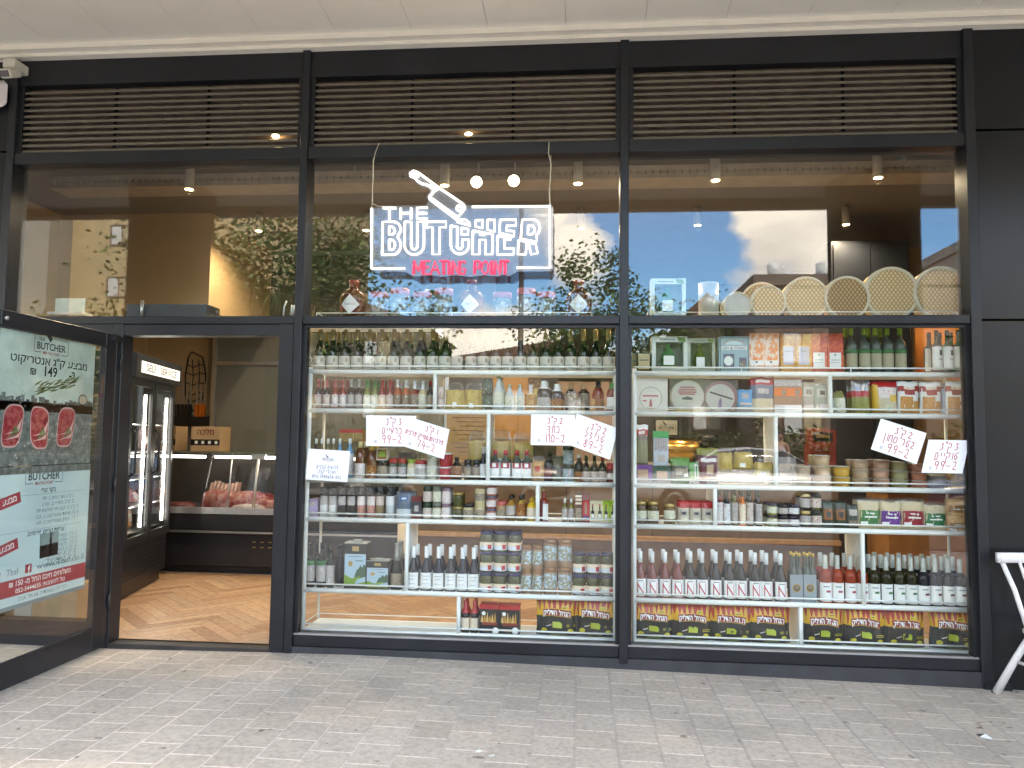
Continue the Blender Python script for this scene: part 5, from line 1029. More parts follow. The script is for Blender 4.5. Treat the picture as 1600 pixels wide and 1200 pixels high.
# second shelf
def roundprint(mb, cx_, cz, r, y, m, k=0): mb.poly([(cx_+r*cos(2*pi*i/28), y-.0004*k, cz+r*sin(2*pi*i/28)) for i in range(28)], m)
def ricesquare(h, w):
    def f(t):
        MB().box(-w/2, w/2, -.012, .012, 0, h, 0, .004).build('wrapper', MP('rice_paper', [(.60, .57, .50), (.66, .63, .57), (.62, .6, .54)], 30, .3), t)
        mb = MB(); y = -.0128; roundprint(mb, 0, h*.42, w*.34, y, 1); roundprint(mb, 0, h*.42, w*.31, y, 0, 1); mb.poly([(-w*.24, y-.001, h*.46), (w*.22, y-.001, h*.46), (w*.22, y-.001, h*.5), (-w*.24, y-.001, h*.5)], 2); mb.poly([(-w*.05, y-.001, h*.18), (w*.05, y-.001, h*.18), (w*.02, y-.001, h*.38), (-w*.02, y-.001, h*.38)], 2); mb.poly([(-w*.24, y-.001, h*.32), (-w*.12, y-.001, h*.32), (-w*.12, y-.001, h*.36), (-w*.24, y-.001, h*.36)], 2)
        mb.build('front_print', [M('pale_disc_print', (.66, .64, .58), .5), M('olive_ring', (.42, .42, .30), .5), RED], t)
    return f
one(ricesquare, 1016.5, 590, 1, 53, 'square rice paper packet with round red print', 'rice_paper_packet', 'packet', .24)
def ricedisc(kind):
    def mk(h, w):
        def f(t):
            r = min(h, w)/2
            MB().lathe([(.001, -.012), (r*.97, -.012), (r, -.008), (r, .008), (r*.97, .012), (.001, .012)], 40, 0, axis='y', c=(0, 0, r)).build('rice_paper_stack', M('rice_disc', (.58, .52, .40), .4), t)
            mb = MB(); y = -.0128
            if kind == 0:
                roundprint(mb, 0, r, r*.93, y, 0)
                for z, a in ((1.5, .42), (1.36, .5), (1.22, .55), (1.1, .45)): mb.poly([(-r*a, y-.001, r*z), (r*a, y-.001, r*z), (r*a, y-.001, r*(z+.09)), (-r*a, y-.001, r*(z+.09))], 1)
                mb.poly([(-r*.25, y-.001, r*.8), (r*.25, y-.001, r*.8), (r*.35, y-.001, r*.9), (0, y-.001, r*1.02), (-r*.35, y-.001, r*.9)], 2); mb.poly([(-r*.6, y-.001, r*.02+.004), (r*.6, y-.001, r*.02+.004), (r*.75, y-.001, r*.22), (-r*.75, y-.001, r*.22)], 3)
            else:
                roundprint(mb, 0, r, r*.98, y, 4); roundprint(mb, -r*.05, r*.95, r*.85, y, 0, 1)
                c, s_ = cos(-.3), sin(-.3); mb.poly([(a*c-b*s_, y-.0016, r*1.1+a*s_+b*c) for a, b in ((-r*.7, -r*.05), (r*.7, -r*.05), (r*.75, 0), (r*.7, r*.05), (-r*.7, r*.05))], 2)
                mb.poly([(-r*.2, y-.0012, r*.35), (r*.02, y-.0012, r*.35), (r*.04, y-.0012, r*.8), (-r*.02, y-.0012, r*.98), (-r*.12, y-.0012, r*.8)], 5)
            mb.build('front_print', [M('ivory_print', (.66, .64, .58), .5), RED, INK, YELC, M('dusty_pink', (.42, .22, .21), .5), M('violet_dress', (.30, .20, .42), .5)], t)
            mb = MB().box(-w*.52, w*.52, -.016, .016, 0.001, h*1.02, 0, .006); mb.build('clear_wrapper', CLB, t)
        return f
    return mk
one(ricedisc(0), 1073.5, 592, 1, 53, 'round rice paper packet with red lettering above a blue drawing', 'rice_paper_packet', 'packet', .235)
one(ricedisc(1), 1126, 594, 1, 52, 'round rice paper packet with a pink rim and violet figure', 'rice_paper_packet', 'packet', .235)
one(lambda h, w: b_bag(w, h, .05, [(.3, PR6), (1, BLUEC)], [(-.5, .4, .62, .85, PR6), (-.8, .8, .36, .46, PR1)], 51), 1164, 609, 1, 24, 'small bright blue food bag leaning beside the round packets', 'food_bag', 'food bag', .225)
one(lambda h, w: b_bag(w, h, .05, [(.42, RICE), (.8, GREYP), (1, REDC)], [(-.6, .6, .86, .94, PR5), (-.5, .5, .55, .7, PR6)], 52), 1191, 590, 1, 37, 'grain bag with grey middle and red top', 'grain_bag', 'food bag', .23)
series('seaweed', lambda h, w: b_box(w, .03, h, M('rusty_wrap', (.38, .24, .15), .35), [(0, 1, .78, .95, PR6), (0, 1, .5, .72, ORG), (.55, .85, .52, .68, PR8), (0, 1, .16, .26, PR5), (0, 1, 0, .12, LABW)]), [1219, 1240.5], 591, 1, 21.5, 'orange-banded snack packet', 'snack_packet', 'packet', 'orange-banded snack packets', .23)
one(lambda h, w: b_bag(w, h, .04, [(1, M('beige_wrap', (.50, .45, .36), .4))], [(-.8, .8, .55, .85, CREAM), (-.4, .5, .62, .76, PR8), (-.8, .8, .12, .3, PR5)], 53), 1262, 597, 1, 21, 'beige packet with cream label, right of the orange-banded packets', 'snack_packet', 'packet')
one(lambda h, w: b_bag(w, h, .05, [(.85, M('sage_wrap', (.40, .46, .38), .4)), (1, CLB)], [(-.7, .5, .5, .75, CREAM), (-.3, .3, .56, .68, INK), (-.8, .8, .15, .3, PR5)], 54), 1283, 594, 1, 25, 'sage green packet against the second-shelf divider', 'snack_packet', 'packet')
one(lambda h, w: b_bag(w, h, .06, [(.7, MATS['busy_green_label']), (1, M('greenish_wrap', (.3, .3, .12), .35))], (), 55, .9), 1311, 611, 1, 20, 'small tied bag of green herbs right of the divider', 'herb_bag', 'food bag')
one(lambda h, w: b_bag(w, h, .06, [(.5, M('green_pea_fill', (.30, .30, .09), .4, var=.2, scale=80)), (.66, REDC), (1, CLB)], (), 56), 1344, 592, 1, 29, 'clear bag of green grain with a red band', 'grain_bag', 'food bag')
one(lambda h, w: b_bag(w, h, .08, [(.12, TANP), (.5, M('cream_wrap', (.60, .54, .40), .35, var=.15)), (.82, PR5), (1, REDC)], [(-1, -.6, .1, .9, YELC), (-.1, .5, .1, .3, PR3), (.3, .9, .4, .6, YELC)], 57), 1381, 596, 1, 40, 'red and yellow food bag with a green leaf print', 'food_bag', 'food bag', .235)
def snack(seed): return lambda h, w: b_bag(w, h, .05, [(1, LABW)], [(-.85, .85, .06, .42, CHK), (-.85, .3, .30, .55, CHK), (-1, 1, .70, .86, M('chilli_red', (.40, .04, .02), .4)), (-.5, .5, .60, .72, MATS['chilli_red']), (-.55, .55, .84, .93, LABW), (-.5, .5, .76, .84, PR9)], seed, 0, .2)
one(snack(61), 1418, 596, 1, 35, 'white snack bag with fried pieces, beside the red and yellow bag', 'snack_bag', 'snack bag', .235, rz=.1)
one(snack(62), 1453, 597, 1, 34, 'white snack bag with fried pieces, middle of three', 'snack_bag', 'snack bag', .24)
one(snack(63), 1493, 596, 1, 32, 'white snack bag with fried pieces, against the right-hand post', 'snack_bag', 'snack bag', .24, rz=-.15)
one(lambda h, w: b_box(w, .05, h, M('powder_blue_box', (.45, .55, .62), .5)), 1474, 607, 1, 10, 'slim powder blue carton between two snack bags', 'food_carton', 'carton', .28)
# third shelf
one(lambda h, w: b_box(w, .04, h, PURP, [(.15, .75, .2, .75, M('biscuit_print', (.50, .34, .22), .5)), (0, 1, 0, .2, PR6)]), 1005.5, 726, 2, 27, 'purple carton with round biscuit print, under the herb packet', 'food_carton', 'carton', .225)
one(lambda h, w: b_box(w, .04, h, M('bottle_green_box', (.02, .09, .06), .45), [(.2, .8, .2, .72, MATS['biscuit_print']), (0, 1, 0, .18, PR6)]), 1034, 728, 2, 28, 'dark green carton with round biscuit print, under the skewers', 'food_carton', 'carton', .225)
one(lambda h, w: b_bag(w, h, .035, [(.62, HERBG), (.74, M('taupe_card', (.25, .2, .17), .5)), (.88, REDC), (1, LABW)], [(-.5, .5, .76, .84, PR5)], 71, 0, .15), 1002.5, 663.5, 2, 20, 'tall packet of dried herbs with red card, on the purple carton', 'herb_packet', 'packet', .25, bot=726)
def skewerpack(h, w):
    def f(t):
        MB().box(-w/2, w/2, -.012, .012, 0, h*.8, 0, .004).build('wrapper', M('milky_wrap', (.50, .54, .60), .3, var=.06), t); MB().box(-w*.52, w*.52, -.008, .008, h*.8, h, 0).build('header_card', M('clover_card', (.04, .36, .12), .45, var=.1), t)
        mb = MB()
        for i in range(8): x = -w*.38+w*.76*i/7; mb.tube([(x, -.0145, h*(.42+.03*(i % 3))), (x*.95, -.0145, h*.78)], .0013, 5)
        mb.build('skewers', M('bamboo_stick', (.48, .28, .12), .6), t); MB().box(-w*.25, w*.25, -.0135, -.0128, h*.12, h*.3, 0).build('price_tag', PR6, t)
    return f
one(skewerpack, 1032.5, 673.5, 2, 24, 'packet of bamboo skewers with green header card', 'skewer_packet', 'packet', .25, bot=728)
one(lambda h, w: b_bag(w, h, .06, [(.25, GRNP), (.7, M('dark_olive_wrap', (.06, .06, .03), .35)), (1, M('spring_green_wrap', (.14, .30, .08), .35))], [(-.7, .7, .35, .6, PR8), (.2, .7, .3, .42, LABW)], 72), 1063, 715, 2, 30, 'slanting green and dark food bag, left of the green packet', 'food_bag', 'food bag', .23, rz=.2)
one(lambda h, w: b_bag(w, h, .04, [(1, M('spring_green_wrap2', (.12, .34, .10), .35))], [(.0, .5, .3, .9, LABW), (.1, .4, .35, .85, GRNP), (-.8, .8, .05, .25, PR5)], 73), 1085, 722, 2, 21, 'bright green packet with a white strip', 'food_packet', 'packet')
one(lambda h, w: b_bag(w, h, .06, [(.8, MAR), (1, M('olive_top', (.28, .26, .06), .4))], [(-.2, .5, .3, .55, M('ginger_print', (.55, .42, .28), .5)), (-.8, .8, .62, .72, PR5), (-.2, .8, .03, .14, PR6)], 74), 1106, 700, 2, 32, 'maroon pouch with olive top', 'food_pouch', 'pouch', .23)
PLB = MG('clear_tray_plastic', (.92, .92, .94), .10, .5, .08, .12, (.72, .7, .72))
for i, (px_, top, bot, wp_, lb) in enumerate(((1158, 733, 757, 90, 'low clear plastic tray under the yellow pasta bags'), (1226, 714, 757, 26, 'clear plastic box right of the third-shelf divider'))):
    one(lambda h, w: b_box(w, .14, h, PLB, ()), px_, top, 2, wp_, lb, 'plastic_tray', 'tray', .28)
for i, (px_, top, wp_, bot, lb) in enumerate(((1132.5, 700, 25, 736, 'clear bag of yellow pasta on the plastic tray, beside the maroon pouch'), (1161, 700, 31, 733, 'bulging clear bag of yellow pasta in the middle of the tray'), (1193, 717, 32, 745, 'small clear bag of pasta on the tray end by the divider'))):
    one(lambda h, w: b_bag(w, h, .09, [(.8, NOOD), (1, CLB)], [(-.5, .1, .1, .3, LABW)] if i else (), 80+i, .7, .3), px_, top, 2, wp_, lb, 'pasta_bag', 'food bag', .26, bot=bot)
CLL = M('clear_tub_lid', (.52, .5, .46), .25, var=.05)
for i, (px_, lv, top, col, nm) in enumerate(((1253.6, 2, 728, M('beige_dip', (.42, .33, .24), .4), 'beige'), (1283.5, 3, 711, M('peach_dip', (.48, .34, .22), .4), 'peach'), (1314.5, 2, 728, M('saffron_dip', (.52, .34, .05), .4), 'saffron'), (1344, 3, 718, M('oat_dip', (.40, .30, .2), .4), 'oat-coloured'), (1376, 3, 718, M('tan_dip', (.44, .28, .2), .4), 'tan'), (1405, 3, 721, M('olive_dip', (.34, .32, .18), .4), 'olive'), (1435, 3, 724, M('salmon_dip', (.46, .20, .13), .4), 'salmon'), (1464.5, 1, 741, M('grey_dip', (.30, .28, .28), .4), 'grey'), (1494.5, 2, 739, M('gold_dip', (.48, .30, .04), .4), 'golden'))):
    series('dip%d' % i, lambda h, w: b_tub(h, w*.43, w*.49, col, CLL), [px_], top, 2, 27, 'clear tub of %s dip' % nm, 'dip_tub', 'tub', 'stacked dip tubs', .235, levels=lv)
# fourth shelf
series('honey', lambda h, w: b_jar(h, w/2, M('brown_preserve', (.14, .09, .04), .2, var=.3, scale=40), GOLD, PR3, (.25, .6), .14), [1001.6, 1020.5], 783, 3, 18, 'gold-lidded preserve jar', 'preserve_jar', 'jar', 'gold-lidded preserve jars')
one(lambda h, w: b_jar(h, w/2, M('pickle_fill', (.22, .15, .05), .25, var=.3, scale=50), GOLD, PR3, (.3, .7), .14), 1046, 787, 3, 18, 'smaller preserve jar with white and green label, left of the rice bags', 'preserve_jar', 'jar')
series('rice_bag', lambda h, w: b_bag(w, h, .05, [(.72, M('ivory_rice_bag', (.58, .54, .44), .45, var=.08)), (1, REDC)], [(-.6, .6, .4, .62, PR6), (-.4, .4, .46, .56, INK), (-.6, .6, .18, .3, PR3)], 91, 0, .2), [1068.6, 1087, 1105.6], 783, 3, 18, 'ivory bag with red top', 'rice_bag', 'food bag', 'red-topped ivory bags')
for i, (px_, gl, lb, ds) in enumerate(((1124.5, PINK, PR5, 'pink'), (1135.7, NAVY, PR7, 'blue'), (1147.7, MATS['olive_oil'], PR6, 'pale'), (1160, ORG, PR9, 'orange'), (1171.5, DKS, PR1, 'red'), (1185.5, BRWN, PR6, 'white'))):
    one(lambda h, w: b_bottle(h, w/2, 'bord', gl, M('forest_cap', None), .84, lb, (.06, .64)), px_, 767 if i % 2 else 764, 3, 10.5, 'slim tall bottle with %s label, fourth shelf, right window' % ds, 'syrup_bottle', 'syrup bottle', group='slim tall bottles')
for i, (px_, top, lid, lb, fill, ds) in enumerate(((1206.5, 786, M('plum_lid', (.09, .06, .12), .4), PR3, M('lime_spread', (.30, .30, .08), .3), 'lime spread'), (1223.8, 788, M('ink_lid', (.03, .03, .04), .4), PR6, DKS, 'dark spread with red mark'), (1240.5, 788, M('plum_lid2', (.07, .05, .09), .4), PR7, DKS, 'dark spread with mint label'), (1258, 771, GOLD, PR6, BRWN, 'brown spread with gold lid'), (1275, 771, BLK, PR1, OLV, 'olive spread with red label'))):
    series('spread%d' % i, lambda h, w: b_jar(h, w/2, fill, lid, lb, (.2, .72), .2), [px_], top, 3, 16.5, 'jar of %s' % ds, 'spread_jar', 'jar', 'stacked spread jars', .23, levels=2)
series('date_pouch', lambda h, w: b_bag(w, h, .05, [(1, M('black_green_pouch', (.03, .06, .035), .35, var=.3))], [(-.8, .8, .32, .72, PR4), (-.4, .4, .42, .62, INK)], 95), [1293, 1312.5], 783, 3, 19, 'yellow-labelled dark pouch', 'food_pouch', 'pouch', 'dark pouches with yellow labels')
one(lambda h, w: b_bag(w, h, .05, [(1, M('grey_green_pouch', (.07, .09, .08), .35))], [(-.7, .7, .55, .8, PR6), (-.7, .7, .1, .35, PR2)], 96), 1331.5, 788, 3, 19, 'dark pouch with white label, left of the nut bags', 'food_pouch', 'pouch')
for i, (px_, col, nm, top, wp_) in enumerate(((1356.5, GRNP, 'green', 778, 36), (1390.5, M('violet_card', (.17, .05, .30), .45), 'violet', 780, 34), (1425, M('ruby_card', (.34, .02, .05), .45), 'ruby red', 779, 37), (1459.5, M('emerald_card', (.04, .22, .10), .45), 'emerald green', 785, 35))):
    one(lambda h, w: b_bag(w, h, .06, [(.9, RICE), (1, CLB)], [(-.92, .92, .16, .62, col), (-.4, .4, .50, .54, LABW), (-.55, .6, .38, .43, LABW), (-.85, -.25, .17, .26, LABW)], 100+i, 0, .2), px_, top, 3, wp_, 'clear bag of pale seeds with %s card' % nm, 'seed_bag', 'food bag', .235, rz=(.08, -.03, .02, -.06)[i])
one(lambda h, w: b_bag(w, h, .07, [(.95, NUTS), (1, CLB)], [(-.85, .85, .2, .5, M('bronze_card', (.30, .16, .07), .45)), (-.5, .5, .36, .42, LABW), (-.8, -.3, .06, .18, LABW)], 110, 0, .3), 1496, 803, 3, 38, 'bag of brown nuts with bronze card, lower of the pair by the post', 'nut_bag', 'food bag', .23)
one(lambda h, w: b_bag(w, h, .07, [(.95, NUTS), (1, CLB)], [(-.85, .85, .2, .6, MATS['bronze_card']), (-.5, .5, .36, .42, LABW)], 111, 0, .3), 1495, 778, 3, 38, 'bag of brown nuts with bronze card, on top of the pair by the post', 'nut_bag', 'food bag', .25, bot=806)
# fifth shelf
def ex_N(mb, r, h, lz, mats, sy):
    mats += [M('red_letter', (.55, .03, .06), .5, var=0), INK]; z0, z1 = lz[0]*h+.006, lz[1]*h-.02; q = .60
    mb.patch(r, -q, -q+.16, z0, z1, 1, 2); mb.patch(r, q-.10, q, z0, z1, 1, 2)
    mb.patch(r+.0003, -q, q, lambda t: z1-(z1-z0)*t*.85-.014, lambda t: z1-(z1-z0)*t*.85, 1, 10); xline(mb, r, h, -.5, .5, lz[1]-.05, lz[1]-.035, 2)
g = 'bottles with a red letter label'
for i, (xs, gl, ds) in enumerate((([1000.4, 1019, 1039, 1058.7], PINK, 'rose wine bottle, red N label'), ([1078.3, 1097, 1118, 1139.6, 1157.5, 1179, 1197, 1219], M('pale_wine_glass', (.04, .037, .028), .09, coat=0, spec=.28, var=.2), 'pale wine bottle, red N label'))):
    series('nwine%d' % i, lambda h, w: b_bottle(h, .0365, 'burg', gl, CAPW, .76, LABW, (.05, .42), ex_N), xs, 861, 4, 17, ds, 'wine_bottle', 'wine bottle', g, .22, 1, dy=.11)
series('tonic', lambda h, w: b_bottle(h, w/2, 'bord', CLEARW, YELC, .93, None), [1240, 1249, 1261, 1270], 864, 4, 10.5, 'yellow-capped tonic bottle', 'tonic_bottle', 'bottle', 'yellow-capped tonic bottles', .24, 1, dy=.065)
for i, px_ in enumerate((1244.5, 1265.5)):
    def tonicsleeve(h, w):
        def f(t):
            MB().box(-w/2, w/2, -.004, .004, 0, h, 0, .002).build('card', M('grey_blue_sleeve', (.30, .36, .38), .45, var=.08), t)
            mb = MB(); roundprint(mb, 0, h*.52, w*.34, -.0048, 0); roundprint(mb, 0, h*.52, w*.27, -.0048, 1, 1); roundprint(mb, -w*.02, h*.55, w*.16, -.0048, 2, 2); mb.build('medallion', [GOLD, M('dark_gold', (.16, .12, .05), .5), PR2], t)
        return f
    one(tonicsleeve, px_, 898, 4, 20, ['grey card sleeve with gold medallion round the tonic bottles, nearer the door', 'grey card sleeve with gold medallion round the tonic bottles, nearer the rose wine'][i], 'bottle_sleeve', 'card sleeve', .205, group='tonic bottle sleeves')
def ex_mark(col):
    def f(mb, r, h, lz, mats, sy):
        mats += [col, GREYI]; xline(mb, r, h, -.05, .7, lz[0]+.19, lz[0]+.235, 1); xline(mb, r, h, -.5, .5, lz[0]+.30, lz[0]+.322, 2)
    return f
mk5 = lambda gl, col: (lambda h, w: b_bottle(h, .0365, 'bord', gl, CAPG, .72, LABW, (.05, .44), ex_mark(col)))
g = 'sage-capped wine bottles'
series('rose_sage', mk5(ROSE, RED), [1289, 1308, 1328, 1346], 867, 4, 17, 'sage-capped orange rose bottle', 'wine_bottle', 'wine bottle', g, .215, 1, dy=.10)
series('green_sage', mk5(GRNL, GRNP), [1365, 1384, 1404, 1423], 869, 4, 17, 'olive wine bottle, green-marked label', 'wine_bottle', 'wine bottle', g, .215, 2, dy=.09)
series('red_sage', mk5(NAVY, DRED), [1442, 1461, 1481, 1500], 872, 4, 17, 'dark wine bottle, red-marked label', 'wine_bottle', 'wine bottle', g, .215, 2, dy=.09)
# bottom shelf charcoal
CT = [(1020.5, 943, 0, 'against the mullion, right window'), (1080, 944, .06, 'second from the mullion, right window'), (1141, 946, -.05, 'third from the mullion, right window'), (1201, 946, .04, 'left of the bottom divider, right window'), (1284.5, 948, .02, 'right of the bottom divider, right window'), (1349.5, 950, -.05, 'second right of the bottom divider'), (1411, 953, .05, 'second from the right-hand post'), (1485, 953, -.14, 'against the right-hand post')]
for i, (px_, top, rz, ds) in enumerate(CT):
    one(lambda h, w: charcoal(h, w, 140+i), px_, top, 5, 61, 'black and yellow charcoal bag '+ds, 'charcoal_bag', 'charcoal bag', .245, rz=rz, group='charcoal bags on the bottom shelves')
# ---------------------------------------------------------------- transom racks
def hotjug(h, w): return b_bottle(h, w/2, 'squat', M('pepper_sauce', (.16, .03, .014), .2), M('brick_cap', (.30, .05, .04), .4), .86, None)
for px_, lb in ((553, 'large red pepper sauce jug with diamond label, nearest the door'), (737, 'large red pepper sauce jug with diamond label, under the sign'), (904, 'large red pepper sauce jug with diamond label, near the mullion')):
    t = one(hotjug, px_, 438, -1, 40, lb, 'sauce_jug', 'sauce jug', .26, group='pepper sauce jugs'); h_ = dims(px_, 438, -1, .26); w_ = wid(40, px_, 438, .26)
    mb = MB(); r = w_/2+.001; s_ = h_*.24
    D = lambda a, b: (r*sin(a/r), -r*cos(a/r), h_*.36+b)
    for k in range(-6, 6):
        a0, a1 = k/6*s_, (k+1)/6*s_; e0, e1 = s_-abs(a0), s_-abs(a1); mb.poly([D(a0, -e0), D(a1, -e1), D(a1, e1), D(a0, e0)], 0)
    mb.text('TABASCO', s_*.28, lambda a, b: tuple(Vector(D(a, b-.006))*1.004), 1, .01, width=s_*1.2); mb.build('label', [LABW, GREYI], t)
for i, px_ in enumerate((592, 625, 660, 693, 785, 822, 853)):
    one(lambda h, w: b_jar(h, w/2, M('glass_jar_fill', (.26, .28, .27), .1, coat=.4, var=.4, scale=25), PINKC, None, lidh=.2), px_, 452 if i % 2 else 458, -1, 30, 'clear storage jar with red lid, %s from door, transom rack' % ORD[i], 'storage_jar', 'jar', .27, group='red-lidded storage jars')
one(giftbox(GBW, M('gift_backing', None), GRNP, LABW), 1043, 437.5, -1, 54, 'white gift box with a green bottle, on the rack above the top shelf', 'gift_box', 'gift box', .25)
one(lambda h, w: b_can(h, w/2, M('pale_tin', (.55, .55, .52), .3, .3), CAPW), 1107, 443, -1, 32, 'tall pale tin between the gift box and the baskets', 'storage_tin', 'tin', .27)
def MW(name, c0, c1):
    if name in MATS: return MATS[name]
    m, t, b = base(name); b.inputs['Roughness'].default_value = .55; c = nn(t, 'ShaderNodeTexCoord'); ws = []
    for ang in (pi/5, -pi/5):
        mp_ = nn(t, 'ShaderNodeMapping'); mp_.inputs['Rotation'].default_value = (0, ang, 0); w = nn(t, 'ShaderNodeTexWave'); w.inputs['Scale'].default_value = 15; w.inputs['Distortion'].default_value = .6; t.links.new(c.outputs['Object'], mp_.inputs[0]); t.links.new(mp_.outputs[0], w.inputs[0]); ws.append(w)
    mul = nn(t, 'ShaderNodeMath', operation='MULTIPLY'); t.links.new(ws[0].outputs['Fac'], mul.inputs[0]); t.links.new(ws[1].outputs['Fac'], mul.inputs[1])
    r = nn(t, 'ShaderNodeValToRGB'); r.color_ramp.elements[0].position = .05; r.color_ramp.elements[1].position = .5; r.color_ramp.elements[0].color = c0+(1,); r.color_ramp.elements[1].color = c1+(1,); t.links.new(mul.outputs[0], r.inputs[0]); t.links.new(r.outputs[0], b.inputs['Base Color'])
    bp = nn(t, 'ShaderNodeBump'); bp.inputs['Strength'].default_value = .6; bp.inputs['Distance'].default_value = .004; t.links.new(mul.outputs[0], bp.inputs['Height']); t.links.new(bp.outputs[0], b.inputs['Normal'])
    MATS[name] = m; return m
WICK = MW('woven_bamboo', (.44, .29, .13), (.80, .61, .34)); WICD = MW('woven_bamboo_dark', (.27, .15, .06), (.56, .37, .17)); RIM = M('bamboo_rim', (.74, .66, .52), .45, var=.06)
def drum(weave, dep):
    def mk(h, w):
        def f(t):
            r = h/2
            MB().lathe([(r*.97, 0), (r*.97, dep), (r*.9, dep)], 36, 0, axis='y', c=(0, 0, r)).build('side', weave, t)
            MB().lathe([(.001, .035), (r*.89, .035), (r*.89, .03)], 36, 0, axis='y', c=(0, 0, r)).build('base', weave, t)
            MB().lathe([(r*.89, .04), (r*.89, -.008), (r*1.0, -.008), (r*1.005, .03)], 36, 0, axis='y', c=(0, 0, r)).build('rim', RIM, t)
        return f
    return mk
for px_, top, wv, lb, y in ((1152, 456, M('clear_lid_fill', (.55, .55, .5), .3), 'smallest pale round container, beside the tall tin', .22), (1190, 441, WICK, 'thin round basket standing behind the small ones', .34), (1200, 446, WICK, 'small round woven basket in front of a larger one', .23), (1259, 432, WICK, 'round pale woven basket left of the brown one', .25), (1323, 431.5, WICD, 'round brown woven basket, darkest of the row', .24), (1392.5, 417, WICK, 'large round woven basket right of the brown one', .25), (1470.5, 416, WICK, 'largest pale round basket at the right-hand end', .24)):
    one(drum(wv, .12), px_, top, -1, 30, lb, 'woven_basket', 'basket', y, group='round woven baskets')
INKG = 1.0
# ================================================================== INSIDE THE SHOP
BLKM = M('black_appliance', (.016, .016, .018), .35, var=.15); DGL = MG('fridge_glass', (.88, .9, .9), .05, .4); LED = ME('cool_led', (.95, .97, 1), 3.2); CARD = M('cardboard', (.42, .28, .16), .75, var=.08)
A_, B_ = Vector((.34, 1.02, FZ)), Vector((.08, 2.18, FZ)); fl_ = (B_-A_).length
fr = thing('display_fridge', 'black two-door self service display fridge inside the open doorway', 'fridge', A_, math.atan2(B_.y-A_.y, B_.x-A_.x))
mb = MB(); mb.box(0, fl_, .02, .7, .1, .42, 0); mb.box(0, fl_, .64, .7, .42, 1.8, 0); mb.box(0, .04, .03, .64, .42, 1.8, 0); mb.box(fl_-.04, fl_, .03, .64, .42, 1.8, 0); mb.box(-.02, fl_+.03, -.05, .7, 1.8, 2.0, 0, .006); mb.box(.03, fl_-.03, .06, .68, 0, .1, 0)
for k in range(6): mb.box(.06, fl_-.06, .012, .02, .14+.04*k, .155+.04*k, 0)
mb.build('cabinet', BLKM, fr)
mb = MB(); mb.box(.10, fl_-.06, -.056, -.051, 1.845, 1.94, 0); mb.text('SELF   SERVICE', .085, lambda a, b: (fl_/2+.02+a, -.0575, 1.865+b), 1, .012, width=.82); mb.build('header_sign', [ME('lit_sign_panel', (.85, .85, .85), .12), INK], fr)
for k, (x0, x1) in enumerate(((.02, fl_/2-.005), (fl_/2+.005, fl_-.02))):
    dr = MB(); b = .05
    dr.box(x0, x0+b, -.01, .02, .43, 1.79, 0); dr.box(x1-b, x1, -.01, .02, .43, 1.79, 0); dr.box(x0+b, x1-b, -.01, .02, .43, .5, 0); dr.box(x0+b, x1-b, -.01, .02, 1.74, 1.79, 0); d_ = dr.build('fridge_door', BLKM, fr)
    MB().box(x0+b, x1-b, 0, .008, .5, 1.74, 0).build('pane', DGL, d_)
    MB().tube([(x0+.03, -.01, 1.0), (x0+.03, -.05, 1.03), (x0+.03, -.05, 1.35), (x0+.03, -.01, 1.38)], .01, 6).build('handle', RUBBER, d_)
    MB().box(x1-b-.05, x1-b-.03, .03, .045, .55, 1.68, 0).build('light_strip', LED, fr)
for z in (.5, .72, .95, 1.18, 1.42): MB().box(.04, fl_-.04, .08, .62, z, z+.008, 0).build('shelf', STEEL, fr)
rq = random.Random(4)
for i in range(9):
    x, z = .12+.12*i, (.51, .73, .96, 1.19, 1.43)[i % 5]; ob = A_+Vector((cos(fr.rotation_euler.z)*x-sin(fr.rotation_euler.z)*.25, sin(fr.rotation_euler.z)*x+cos(fr.rotation_euler.z)*.25, z))
    t = thing('meat_packet', '%s wrapped packet on a shelf inside the display fridge' % ('pale', 'reddish', 'brown', 'dark red', 'cream', 'orange', 'pink', 'beige', 'maroon')[i], 'meat packet', ob, fr.rotation_euler.z, 'packets in the display fridge')
    b_bag(.16, .12+.05*(i % 3), .12, [(1, M('packet_%d' % i, ((.5, .4, .3), (.4, .1, .07), (.3, .16, .08), (.25, .04, .04), (.55, .48, .36), (.5, .22, .08), (.5, .22, .2), (.45, .33, .22), (.18, .04, .05))[i], .3))], [(-.5, .3, .3, .6, LABW)], i)(t)
# meat counter
MC = 2.42
mc = thing('meat_counter', 'black refrigerated meat counter with slanted glass and lit display', 'meat counter')
x0, x1 = -.55, 2.22
mb = MB(); mb.box(x0, x1, MC+.04, MC+.9, .12, .44, 0); mb.box(x0+.1, x1, MC+.12, MC+.9, FZ, .12, 0); mb.box(x0, x1, MC, MC+.9, .46, .62, 0, .01); mb.build('base', BLKM, mc)
mb = MB()
for i, z in enumerate((.30, .35)):
    for x in (.78, .86, .94, 1.02): mb.box(x, x+.03, MC+.036, MC+.04, z, z+.008, 0)
mb.build('vent', GOLD, mc)
MB().box(x0, x1, MC-.03, MC+.04, .44, .458, 0).build('bumper_rail', STEEL, mc)
MB().box(x0, x1, MC-.005, MC+.03, .62, .68, 0).build('steel_sill', M('satin_steel', (.42, .42, .42), .4, .6), mc)
MB().box(x0+.02, x1-.02, MC+.03, MC+.85, .62, .655, 0).build('display_deck', M('grey_tray_metal', (.12, .12, .12), .35, .5, var=.3), mc)
MB().box(x0, x1, MC+.86, MC+.9, .62, 1.2, 0).build('back_panel', M('dark_back_panel', (.06, .05, .045), .4), mc)
PST = at(400, 750, MC+.05).x
